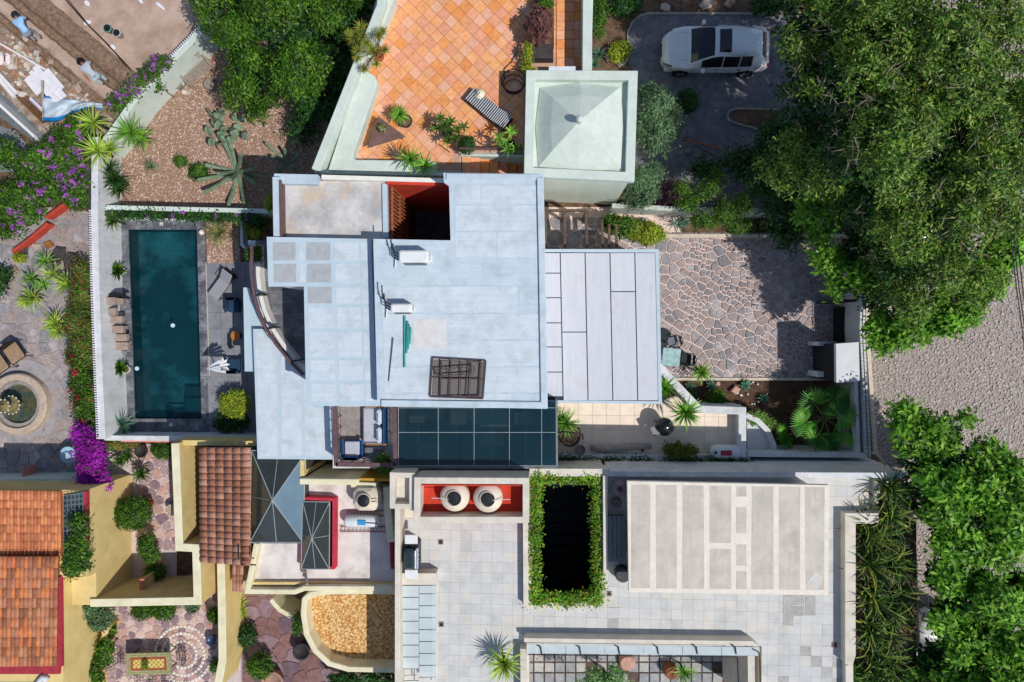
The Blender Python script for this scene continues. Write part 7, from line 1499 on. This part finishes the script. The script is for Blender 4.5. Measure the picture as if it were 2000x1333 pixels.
lt = thing('slate_coffee_table', 'dark slate low table between balcony armchair and sofa', 'table', P(735, 887, ZB)); c = P(733, 885, ZB); MB().rbox(c+Vector((0, 0, .3)), (.75, .55, .05), .02).obj('table_top', SLATE, lt)
for sx in (-1, 1):
    for sy in (-1, 1): MB().box(c+Vector((sx*.3, sy*.2, .14)), (.05, .05, .28)).obj('leg', BLACK, lt)
c = P(757, 893, ZB); mb = MB(); mb.lathe([(.2, .32), (.22, .36), (.22, .4), (.15, .4), (.14, .34)], c, 20); tag(mb.obj('ring_planter', mat('cream_ring', 'd8cbb2', 'c6b89e', 4, .8)), 'cream ring shaped pot rim in the balcony corner', 'pot')
# ================================================================= south terrace things
sw_ = thing('wicker_swing_chair', 'wicker egg chair with tan cushion hung on a black hoop', 'swing chair', P(1112, 850, 1.4)); c = P(1112, 848, 1.4); WICK = mat('wicker', '6e5248', '523b34', 20, .85, .5, 60)
V = []; F = []; n = 20; m_ = 9
for j in range(m_):
    ph_ = -1.35+2.2*j/(m_-1)
    for i in range(n): a = 6.2832*i/n; V.append((c.x+.42*math.cos(ph_)*math.cos(a), c.y+.42*math.cos(ph_)*math.sin(a)-.0, c.z+.75+.5*math.sin(ph_)))
for j in range(m_-1):
    for i in range(n):
        a = 6.2832*(i+.5)/n
        if j > 3 and -.6 < math.atan2(math.sin(a-1.9), math.cos(a-1.9)) < .6: continue
        F.append((j*n+i, j*n+(i+1) % n, (j+1)*n+(i+1) % n, (j+1)*n+i))
o = MB().add(V, F).obj('basket', WICK, sw_); md = o.modifiers.new('w', 'WIREFRAME'); md.thickness = .035
MB().rbox(c+Vector((0, .05, .55)), (.52, .5, .16), .06, .6).obj('cushion', mat('tan_cushion', 'c9a984', 'b89873', 5, .9), sw_)
MB().tube([c+Vector((-.55, -.2, 0)), c+Vector((-.65, .1, .9)), c+Vector((-.4, .35, 1.7)), c+Vector((.05, .35, 1.9)), c+Vector((.45, .25, 1.7)), c+Vector((.5, .0, 1.4))], .03, 7).obj('hoop', BLACK, sw_, True); MB().lathe([(.5, 0), (.5, .03), (.46, .03), (.46, 0)], c, 24).obj('base_ring', BLACK, sw_)
def empty_pot(x, y, z, r, h, m, label):
    c = P(x, y, z); t = thing('clay_pot', label, 'pot', c); mb = MB(); pot(mb, c, r, h); mb.obj('pot_body', m, t, True); MB().lathe([(r*.8, h*.5), (.01, h*.5)], c, 14).obj('dark_inside', BLACK, t)
empty_pot(1133, 876, 1.42, .2, .4, GRYP, 'grey empty pot right of the wicker swing chair'); empty_pot(1302, 876, 1.42, .2, .4, GRYP, 'grey empty pot below the tall yucca')
lo = thing('driftwood_log', 'long grey driftwood log on the shaded terrace floor', 'log', P(1212, 876, 1.42)); mb = MB(); mb.tube([P(1153, 874, 1.55), P(1180, 877, 1.56), P(1210, 876, 1.55), P(1240, 873, 1.56), P(1272, 872, 1.55)], [.13, .15, .14, .12, .1], 9); mb.obj('log_body', mat('driftwood', 'b0aaa4', '8f8983', 9, .9, .6, 20), lo, True)
for x in (1170, 1255): q = P(x, 876, 1.42); MB().box(q+Vector((0, 0, .03)), (.1, .3, .07)).obj('foot', BLACK, lo)
kg = thing('kettle_grill', 'round black kettle grill beside the tall yucca', 'grill', P(1295, 832, 1.42)); c = P(1293, 830, 1.42)
MB().lathe([(.12, .45), (.3, .55), (.36, .72), (.37, .75)], c, 24).obj('bowl', BLACK, kg, True); o = MB().lathe([(.37, .76), (.33, .92), (.18, 1.04), (.03, 1.07)], c+Vector((-.03, .05, 0)), 24).obj('lid', mat('gloss_black', '15171b', '101216', 3, .15, spec=.8), kg, True)
MB().rbox(c+Vector((.05, -.1, 1.07)), (.3, .05, .05), .02, -.6).obj('lid_handle', CHR, kg); MB().rbox(c+Vector((-.42, -.15, .74)), (.3, .4, .03), .01, .5).obj('side_shelf', mat('grey_shelf', '8a9096', '777d83', 3, .5), kg)
for a in (0.5, 2.6, 4.7): MB().tube([c+Vector((.25*math.cos(a), .25*math.sin(a), .55)), c+Vector((.38*math.cos(a), .38*math.sin(a), 0))], .02, 6).obj('leg', BLACK, kg)
def capsule(mb, c, L, r, n=16, rz=0.):
    prof = [(-L/2, r*.35), (-L/2+r*.1, r*.7), (-L/2+r*.35, r*.93), (-L/2+r*.6, r), (L/2-r*.6, r), (L/2-r*.35, r*.93), (L/2-r*.1, r*.7), (L/2, r*.35)]; V = []; F = []; R = Matrix.Rotation(rz, 3, 'Z')
    for k, (x, q) in enumerate(prof):
        V += [Vector(c)+R @ Vector((x, q*math.cos(6.2832*i/n), q*math.sin(6.2832*i/n))) for i in range(n)]
        if k: F += [((k-1)*n+i, (k-1)*n+(i+1) % n, k*n+(i+1) % n, k*n+i) for i in range(n)]
    F += [tuple(range(n)), tuple(range(len(V)-n, len(V)))]; mb.add(V, F)
TKW = mat('tank_white', 'dfe6ea', 'd3dbe0', 3, .45, dirt='b9b7b0', dsc=2, damt=.4)
gt = thing('gas_tank', 'white gas tank with red label in the terrace corner', 'gas tank', P(1411, 880, 1.42)); c = P(1411, 880, 1.42)+Vector((0, 0, .36)); mb = MB(); capsule(mb, c, 1.22, .31); mb.obj('tank_body', TKW, gt, True)
MB().rbox(c+Vector((-.02, .0, .31)), (.46, .22, .03), .01).obj('red_label', mat('label_red', 'a8394a', '93303f', 4, .6), gt); MB().lathe([(.07, 0), (.07, .06), (.03, .09)], c+Vector((-.46, .02, .28)), 12).obj('valve', mat('valve_blue', '3a5f78', '304f66', 4, .5), gt)
for s in (-.4, .4): MB().box(c+Vector((s, 0, -.28)), (.08, .4, .14)).obj('foot', BLACK, gt)
# ================================================================= forecourt table set
tb = thing('glass_patio_table', 'square frosted glass patio table on the flagstone forecourt', 'table'); MB().rbox((0, 0, .72), (.78, .78, .025), .01).obj('glass_top', mat('frosted_glass', '9fc0bf', '84a8aa', 4, .25, dirt='d0dfe0', dsc=5, damt=.5), tb)
for sx in (-1, 1):
    for sy in (-1, 1): MB().tube([(sx*.34, sy*.34, 0), (sx*.34, sy*.34, .71)], .02, 6).obj('leg', BLACK, tb)
MB().wall([(-.37, -.37), (.37, -.37), (.37, .37), (-.37, .37)], .03, .68, .71, True).obj('apron', BLACK, tb); tb.location = P(1311, 698, .77); tb.location.z = .05; tb.rotation_euler.z = math.radians(-6)
def patio_chair(label, x, y, rz, m):
    t = thing('patio_chair', label, 'chair'); MB().rbox((0, 0, .42), (.46, .46, .05), .06).obj('seat', m, t)
    mb = MB(); pts = [(-.25, -.1, .62), (-.27, .2, .68), (-.15, .33, .82), (0, .37, .86), (.15, .33, .82), (.27, .2, .68), (.25, -.1, .62)]; mb.tube(pts, .022, 6); mb.obj('arm_hoop', BLACK, t, True); MB().rbox((0, .3, .64), (.4, .04, .36), .05).obj('backrest', m, t)
    for sx in (-1, 1):
        for sy in (-1, 1): MB().tube([(sx*.2, sy*.2, .42), (sx*.22, sy*.22, 0)], .016, 5).obj('leg', BLACK, t)
    t.location = P(x, y, .5); t.location.z = .05; t.rotation_euler.z = rz
patio_chair('grey seated patio chair above the glass table', 1314, 668, math.radians(-75), mat('grey_seat', '767d85', '666d75', 5, .7)); patio_chair('black mesh patio chair right of the glass table', 1340, 702, math.radians(-95), mat('black_mesh', '2f3a3c', '242d2f', 25, .8)); patio_chair('dark patio chair tucked under the roof edge', 1298, 655, math.radians(70), MATS['black_mesh'])
for i, (x, y, r, l) in enumerate([(1402, 750, .14, 'round pinkish stone beside the agave on dark soil'), (1436, 762, .27, 'large pinkish angular rock in the dark bed'), (1450, 735, .08, 'small white pebble stone above the blue agave')]): mb = MB(); rock(mb, P(x, y, .06), r, random.Random(i+30), .8); tag(mb.obj('bed_rock', mat('pink_rock', 'c9a294', 'b08a7d', 5, .9, .4, 25)), l, 'rock')
sb = MB(); rr = random.Random(12)
for k in range(16): sb.ball(P(rr.uniform(1440, 1500), rr.uniform(740, 815), .06), .05, 8, 6)
sb.obj('white_pebbles', mat('peb_white', 'eceadf', 'dedbcf', 4, .6), bpy.data.objects['garden_bed'], kind='stuff')
# ================================================================= yellow house roof things
wt_ = thing('water_tank', 'beige rounded water tank with black lid on the stained roof', 'water tank', P(713, 975, 2.4)); c = P(714, 976, 3.3); c.z = 2.4
BEI = mat('beige_tank', 'e0d6c4', 'd3c8b5', 3, .6, dirt='b9ae9b', dsc=2, damt=.4)
o = MB().rbox(c+Vector((0, 0, .5)), (1.15, 1.02, 1.0), .22).obj('tank_body', BEI, wt_); o.modifiers.new('b', 'BEVEL').width = .08
MB().lathe([(.3, .0), (.3, .1), (.26, .13), (.26, .05), (.01, .05)], c+Vector((-.03, 0, 1.0)), 24).obj('neck', BEI, wt_); MB().lathe([(.25, 0), (.25, .06), (.1, .1), (.01, .1)], c+Vector((-.03, 0, 1.06)), 24).obj('lid', BLACK, wt_)
for s in (-.06, .06): MB().tube([c+Vector((.2, s, 1.02)), c+Vector((.52, s, 1.02))], .012, 5).obj('strap', BLACK, wt_)
g3 = thing('gas_cylinder', 'white horizontal gas tank with blue valve between red racks', 'gas tank', P(707, 1018, 2.4)); c = P(707, 1018, 2.75); mb = MB(); capsule(mb, c, 1.5, .25); mb.obj('tank_body', TKW, g3, True)
MB().rbox(c+Vector((.05, .0, .25)), (.34, .2, .05), .01).obj('blue_cover', mat('cover_blue', '3f9bd6', '3488c0', 4, .5), g3); MB().tube([c+Vector((.25, 0, .27)), c+Vector((.7, -.02, .27))], .02, 6).obj('hose', BLACK, g3)
def rack(y, label, x0=664, x1=752):
    t = thing('red_rack', label, 'rack', P((x0+x1)/2, y, 2.42)); a0, a1, b0, b1 = P(x0, y-5, 2.5), P(x1, y-5, 2.5), P(x0, y+5, 2.5), P(x1, y+5, 2.5); R_m = mat('dark_red_iron', '7d2c34', '68242b', 4, .6)
    MB().tube([a0, a1], .02, 5).obj('rail', R_m, t); MB().tube([b0, b1], .02, 5).obj('rail', R_m, t)
    for k in range(11): MB().tube([a0.lerp(a1, (k+.7)/11.5), b0.lerp(b1, (k+.2)/11.5)], .012, 4).obj('rung', R_m, t)
rack(1003, 'dark red ladder rack above the white gas cylinder', 676, 750); rack(1034, 'dark red ladder rack below the white gas cylinder')
mb = MB(); mb.tube([P(596, 1116, 2.45), P(600, 1142, 2.9)], .06, 8); mb.tube([P(588, 1116, 2.5), P(598, 1118, 2.5)], .05, 8); tag(mb.obj('drain_pipe', mat('pipe_grey', 'a49c98', '8e8682', 4, .7)), 'grey drain pipe below the small red skylight', 'pipe')
# ================================================================= terrace house things
for i, (x, y) in enumerate(((888, 974), (953, 976))):
    c = P(x, y-3, 5.2); c.z = 4.76; t = thing('cistern', 'cream round water tank with dark lid, %s of the pair in the red enclosure' % ('left', 'right')[i], 'water tank', c); TK = mat('cream_tank', 'e8dccb', 'dccfbd', 3, .6, dirt='c0b3a0', dsc=2, damt=.35)
    MB().lathe([(.52, 0), (.55, .05), (.56, .42), (.53, .5), (.36, .6), (.32, .62)], c, 36).obj('tank_body', TK, t, True); MB().lathe([(.31, .6), (.31, .68), (.28, .7), (.27, .64), (.01, .64)], c, 30).obj('neck', TK, t); MB().lathe([(.26, .65), (.24, .69), (.02, .7)], c, 24).obj('lid', BLACK, t); mb = MB(); mb.tube([c+Vector((0.2*(1 if i else -1), -.02, .7)), c+Vector((.85*(1 if i else -1), .0, .62))], .015, 5); mb.obj('wire', CHRM, t)
gr = thing('gas_barbecue', 'steel barbecue with white side shelves by the west parapet', 'barbecue', P(804, 1090, 3.93)); c = P(803, 1088, 4.8); c.z = 3.93; STL = mat('steel_grill', 'd8dae2', 'c6c8d2', 4, .3, metal=.5)
MB().rbox(c+Vector((0, 0, .42)), (.5, .95, .8), .03).obj('cabinet', BLACK, gr); MB().rbox(c+Vector((-.05, -.05, .95)), (.42, .8, .26), .08).obj('hood', mat('hood_dark', '2a3a3e', '203034', 3, .25, spec=.7), gr); MB().rbox(c+Vector((.24, -.05, .9)), (.1, .8, .12), .02).obj('control_panel', STL, gr)
for s in (-1, 1): MB().rbox(c+Vector((0, s*.68, .86)), (.5, .36, .06), .02).obj('side_shelf', ACW, gr)
MB().tube([c+Vector((.19, -.4, 1.05)), c+Vector((.19, .3, 1.05))], .02, 6).obj('hood_handle', CHR, gr)
for k in range(4): MB().lathe([(.035, 0), (.03, .03)], c+Vector((.3, -.35+k*.18, .9)), 10).obj('knob', BLACK, gr)
DRN = mat('drain_brown', '8a7568', '76635a', 5, .7)
for x, y, z, l in ((861, 1059, 3.9, 'square brown floor drain near the barbecue'), (862, 1220, 3.9, 'square brown floor drain beside the glass stair canopy'), (1190, 1160, 3.9, 'square brown floor drain at the corner of the ivy well'), (1630, 1260, 3.9, 'dark red square floor drain near the planter shadow')):
    c = P(x, y, z+.03); t = thing('floor_drain', l, 'drain', c); MB().rbox(c, (.2, .2, .03), .008).obj('frame', DRN, t); MB().lathe([(.06, .015), (.06, .03), (.02, .032)], c, 14).obj('cap', BLACK if x < 1600 else mat('drain_red', '5a2a22', '48201a', 4, .7), t)
def urn(x, y, z, r, h, m, label):
    c = P(x, y, z); t = thing('clay_urn', label, 'urn', c); MB().lathe([(r*.5, 0), (r*.8, h*.2), (r, h*.5), (r*.9, h*.75), (r*.55, h*.92), (r*.62, h), (r*.45, h), (r*.4, h*.9), (.01, h*.6)], c, 26).obj('urn_body', m, t, True)
    for a in (-.8, 2.4): MB().tube([c+Vector((r*.7*math.cos(a), r*.7*math.sin(a), h*.9)), c+Vector((r*1.15*math.cos(a), r*1.15*math.sin(a), h*.85)), c+Vector((r*.98*math.cos(a), r*.98*math.sin(a), h*.62))], .025, 6).obj('handle', m, t)
urn(1208, 950, 3.93, .32, .6, mat('urn_mauve', '8f8284', '7b6f72', 5, .85, .2, 30), 'large mauve clay urn beside the ivy light well'); urn(1203, 980, 3.93, .2, .34, mat('urn_rose', '9a7f7c', '866c6a', 5, .85, .2, 30), 'small rose clay urn below the large mauve one')
bx = thing('storage_bench', 'dark grey slatted storage bench beside the concrete slab roof', 'bench', P(1205, 1052, 3.93))
for k in range(4): x = 1188+k*8.5; MB().prism(PX(rect(x, 1008, x+7.6, 1097), 4.45), 4.41, 4.45, .006).obj('slat', mat('slate_wood', '6f757c', '5f656c', 6, .8, .3, 30, rnd=.06), bx)
for y in (1014, 1090): MB().prism(PX(rect(1190, y-2, 1220, y+2), 4.4), 3.93, 4.4).obj('leg', BLACK, bx)
disc('round_shadow', 'dark round disc added as a shadow beside the concrete slab roof', 'painted shadow', 1214, 1117, 3.93, .3, .5, mat('shadow_dark', '4c4e52', '3e4044', 4, .7))  # dark disc added where a round shadow falls
disc('round_planter', 'pinkish round planter in the sunken south court', 'planter', 1224, 1290, .55, .36, .35, mat('pink_clay', 'c9a190', 'b58d7c', 5, .85)); disc('round_planter', 'brown round planter right of the court tree', 'planter', 1308, 1305, .55, .32, .5, mat('brown_clay', '9a6248', '85523b', 5, .85))
# ================================================================= patio things lower left
mt = thing('mosaic_table', 'long mosaic tiled patio table with yellow diamond centre', 'table'); L_, W_ = 2.05, .98
MB().rbox((0, 0, .72), (L_, W_, .06), .01).obj('table_top', mat('mosaic_grout', '8f8a6a', '7b7658', 8, .7), mt); MG = mat('mosaic_green', 'a8a67a', '939268', 8, .5, rnd=.12); MR = mat('mosaic_red', 'b0553a', '9a472f', 8, .5, rnd=.1); MY = mat('mosaic_yellow', 'e6cf7a', 'd8be66', 8, .5, rnd=.06); MK = mat('mosaic_dark', '6a5a2a', '54471f', 8, .5, rnd=.1)
nx_, ny_ = 20, 10
for i in range(nx_):
    for j in range(ny_):
        rx_, ry_ = min(i, nx_-1-i), min(j, ny_-1-j); x = -L_/2+(i+.5)*L_/nx_; y = -W_/2+(j+.5)*W_/ny_
        if rx_ < 2 or ry_ < 2: m = MG
        elif rx_ < 3 or ry_ < 3: m = MR
        else:
            m = MY
            if (i+j) % 2: MB().box((x, y, .763), (.05, .05, .008), .785).obj('mosaic_diamond', MK, mt)
        MB().box((x, y, .755), (L_/nx_*.9, W_/ny_*.9, .012)).obj('mosaic_tile', m, mt)
for sx in (-1, 1):
    for sy in (-1, 1): MB().tube([(sx*.85, sy*.36, 0), (sx*.85, sy*.36, .7)], .03, 6).obj('leg', BLACK, mt)
mt.location = P(291, 1296, 1.06); mt.location.z = .34; mt.rotation_euler.z = math.radians(2.5)
c = P(288, 1297, 1.12); t = thing('table_vase', 'white bowl of greenery on the mosaic table', 'vase', c); mb = MB(); pot(mb, c, .13, .14); mb.obj('bowl', WPOT, t, True); v, q = leaf_cloud([(c.x, c.y, c.z+.18, .13, .13, .1)], 300, .08, 2, .04, 8, .8, 3); npmesh('foliage', v, q, LF_YE, t)
def iron_chair(label, x, y, rz):
    t = thing('iron_chair', label, 'chair'); mb = MB()
    for k in range(7): mb.tube([(-.21+.07*k, -.22, .44), (-.21+.07*k, .22, .44)], .009, 4)
    for k in range(4): mb.tube([(-.22, -.2+.13*k, .44), (.22, -.2+.13*k, .44)], .009, 4)
    mb.obj('seat_grid', BLACK, t); mb = MB(); mb.tube([(-.21, .23, .44), (-.22, .3, .9), (0, .33, 1.02), (.22, .3, .9), (.21, .23, .44)], .016, 6)
    for k in range(3): mb.tube([(.1*(k-1)+.07*math.cos(a), .27+.05*math.sin(a)*0+.03, .68+.12*math.sin(a)) for a in [i*.6 for i in range(11)]], .009, 4)
    mb.obj('scroll_back', BLACK, t)
    for sx in (-1, 1):
        for sy in (-1, 1): mb = MB(); mb.tube([(sx*.21, sy*.21, .44), (sx*.23, sy*.23, 0)], .013, 5); mb.obj('leg', BLACK, t)
    t.location = P(x, y, .85); t.location.z = .34; t.rotation_euler.z = rz
iron_chair('black iron chair at the right end of the mosaic table', 352, 1283, math.radians(-90)); iron_chair('black iron chair at the left end of the mosaic table', 236, 1288, math.radians(90)); iron_chair('black scrolled iron chair below the mosaic table, left one', 270, 1328, math.radians(180)); iron_chair('black scrolled iron chair below the mosaic table, middle one', 296, 1326, math.radians(180)); iron_chair('black scrolled iron chair below the mosaic table, right one', 322, 1324, math.radians(180))
empty_pot(418, 1245, .34, .22, .35, mat('blue_glaze', '3a4a72', '2f3d60', 5, .3, spec=.6), 'blue glazed pot by the alley wall beside the stone rings')
empty_pot(597, 1262, .14, .36, .6, DKP, 'big black pot under the curved cream parapet'); empty_pot(540, 1322, .14, .5, .6, mat('rose_urn', 'b08a78', '9a7665', 5, .85), 'wide rose clay pot at the bottom of the lower patio')
empty_pot(293, 982, .04, .3, .35, TERR, 'yellowish clay pot right of the rounded patio bush'); empty_pot(282, 880, .04, .28, .3, DKP, 'dark bowl pot near the top of the rose patio')
potted('potted_fern', 'spiky fern in a pot low in the narrow bed', 371, 912, .3, .2, .3, TERR, 50, .35, .03, LF_HG, .1, (0, 80), .9, 71); potted('potted_fern', 'dark fern in a pot lowest in the narrow bed', 372, 1050, .3, .2, .3, TERR, 50, .35, .03, LF_DK, .1, (0, 80), .9, 72)
def mosaic_disc(x, y, r, label, seed):
    c = P(x, y, .5); t = thing('mosaic_round_table', label, 'table', c-Vector((0, 0, .46))); MB().lathe([(r, 0), (r, .04), (.01, .041)], c, 28).obj('table_top', mat('disc_grout', 'c9bfb2', 'b5ab9e', 6, .8), t); MB().tube([c-Vector((0, 0, .46)), c], .05, 8).obj('pedestal', BLACK, t); rr = random.Random(seed)
    for R_, n in ((.15, 5), (.45, 12), (.72, 18), (.92, 24)):
        for k in range(n): a = 6.2832*k/n; MB().box(c+Vector((r*R_*math.cos(a), r*R_*math.sin(a), .045)), (r*.2, r*.19, .012), a).obj('mosaic_tile', [WST, MATS['pink_a'], MATS['mosaic_green'], MATS['pink_rock']][rr.randrange(4)], t)
mosaic_disc(372, 996, .33, 'round mosaic table in the narrow bed by the brown roof', 1); mosaic_disc(375, 966, .2, 'small pebble mosaic stool above the round mosaic table', 2); mosaic_disc(336, 996, .26, 'pale mosaic disc half hidden by the patio wall', 3)
# ================================================================= fountain garden things
bt_ = thing('blue_round_table', 'pale blue round garden table with purple flowers in shade', 'table', P(133, 890, .05)); c = P(133, 889, .75); c.z = .05; BLT = mat('pale_blue_paint', 'a9cbe0', '98bbd2', 4, .6)
MB().lathe([(.36, .68), (.38, .69), (.38, .72), (.01, .725)], c, 28).obj('table_top', BLT, bt_); MB().lathe([(.16, .725), (.17, .8), (.13, .84), (.01, .85)], c, 20).obj('centre_bowl', BLT, bt_, True); MB().lathe([(.2, 0), (.2, .03), (.04, .06), (.04, .68)], c, 12).obj('pedestal', BLT, bt_)
v, q = leaf_cloud([(c.x+.2, c.y+.1, c.z+.76, .1, .1, .04)], 90, .07, 1.3, .04, 6, .9, 5); npmesh('flowers', v, q, FL_PU, bt_); bpy.data.objects[bt_.name]
def garden_seat(label, x, y, rz):
    t = thing('garden_chair', label, 'chair'); TANC = mat('tan_seat', 'a58a6e', '92785e', 6, .9, .2, 50); MB().rbox((0, 0, .42), (.72, .8, .1), .04).obj('seat_cushion', TANC, t)
    MB().wall([(-.36, -.4), (.36, -.4), (.36, .4), (-.36, .4)], .03, .34, .38, True).obj('frame', BLACK, t); MB().rbox((0, .42, .62), (.7, .05, .4), .02).obj('backrest', BLACK, t)
    for sx in (-1, 1):
        for sy in (-1, 1): MB().tube([(sx*.36, sy*.4, .45), (sx*.42, sy*.46, 0)], .02, 5).obj('leg', BLACK, t)
    t.location = P(x, y, .5); t.location.z = .05; t.rotation_euler.z = rz
garden_seat('tan cushioned garden seat on flagstones above the fountain', 26, 690, math.radians(35)); garden_seat('tan garden seat cut by the left edge above the fountain', -5, 712, math.radians(35))
rr = random.Random(6)
for i, (x, y, r, l) in enumerate([(95, 478, .3, 'orange brown rock beside the low red wall'), (72, 482, .25, 'tan rock at the middle of the low red wall'), (115, 498, .45, 'dark long rock under the small yucca'), (140, 512, .5, 'largest dark rock ledge beside the hedge'), (48, 487, .28, 'flat dark rock at the lower end of the red wall'), (28, 528, .22, 'pale grey rock near the round bush at left')]):
    mb = MB(); rock(mb, P(x, y, .1), r, rr, .5); tag(mb.obj('garden_rock', [mat('orange_rock', 'a8713e', '8c5a30', 5, .9, .5, 20), RUB[0], mat('dark_rock', '4f4a4a', '3d3939', 5, .9, .5, 20), MATS['dark_rock'] if 'dark_rock' in MATS else BLACK, MATS['dark_rock'] if 'dark_rock' in MATS else BLACK, RUB[1]][i]), l, 'rock')
shrub('yellow_succulent', 'yellow green succulent clump below the low red wall', 36, 503, 0, [(0, 0, .2, .25, .22, .18)], 900, .09, LF_YE, 'plant', None, 91, .05)
# ================================================================= overhead cables
for i, pts in enumerate([[(1950, -40), (1957, 60), (1972, 440), (1985, 560), (2004, 700), (2040, 900)], [(1966, -40), (1970, 60), (1978, 440), (1990, 560), (2010, 700), (2046, 900)], [(1990, -40), (1995, 60), (1984, 440), (1997, 560), (2016, 700), (2052, 900)]]):
    mb = MB(); mb.tube([P(a, b, 6.4) for a, b in pts], .018, 5); tag(mb.obj('power_cable', mat('cable_grey', '3c3e44', '303238', 4, .6)), 'thin overhead power cable along the street, %s of three' % ('leftmost', 'middle', 'rightmost')[i], 'cable')
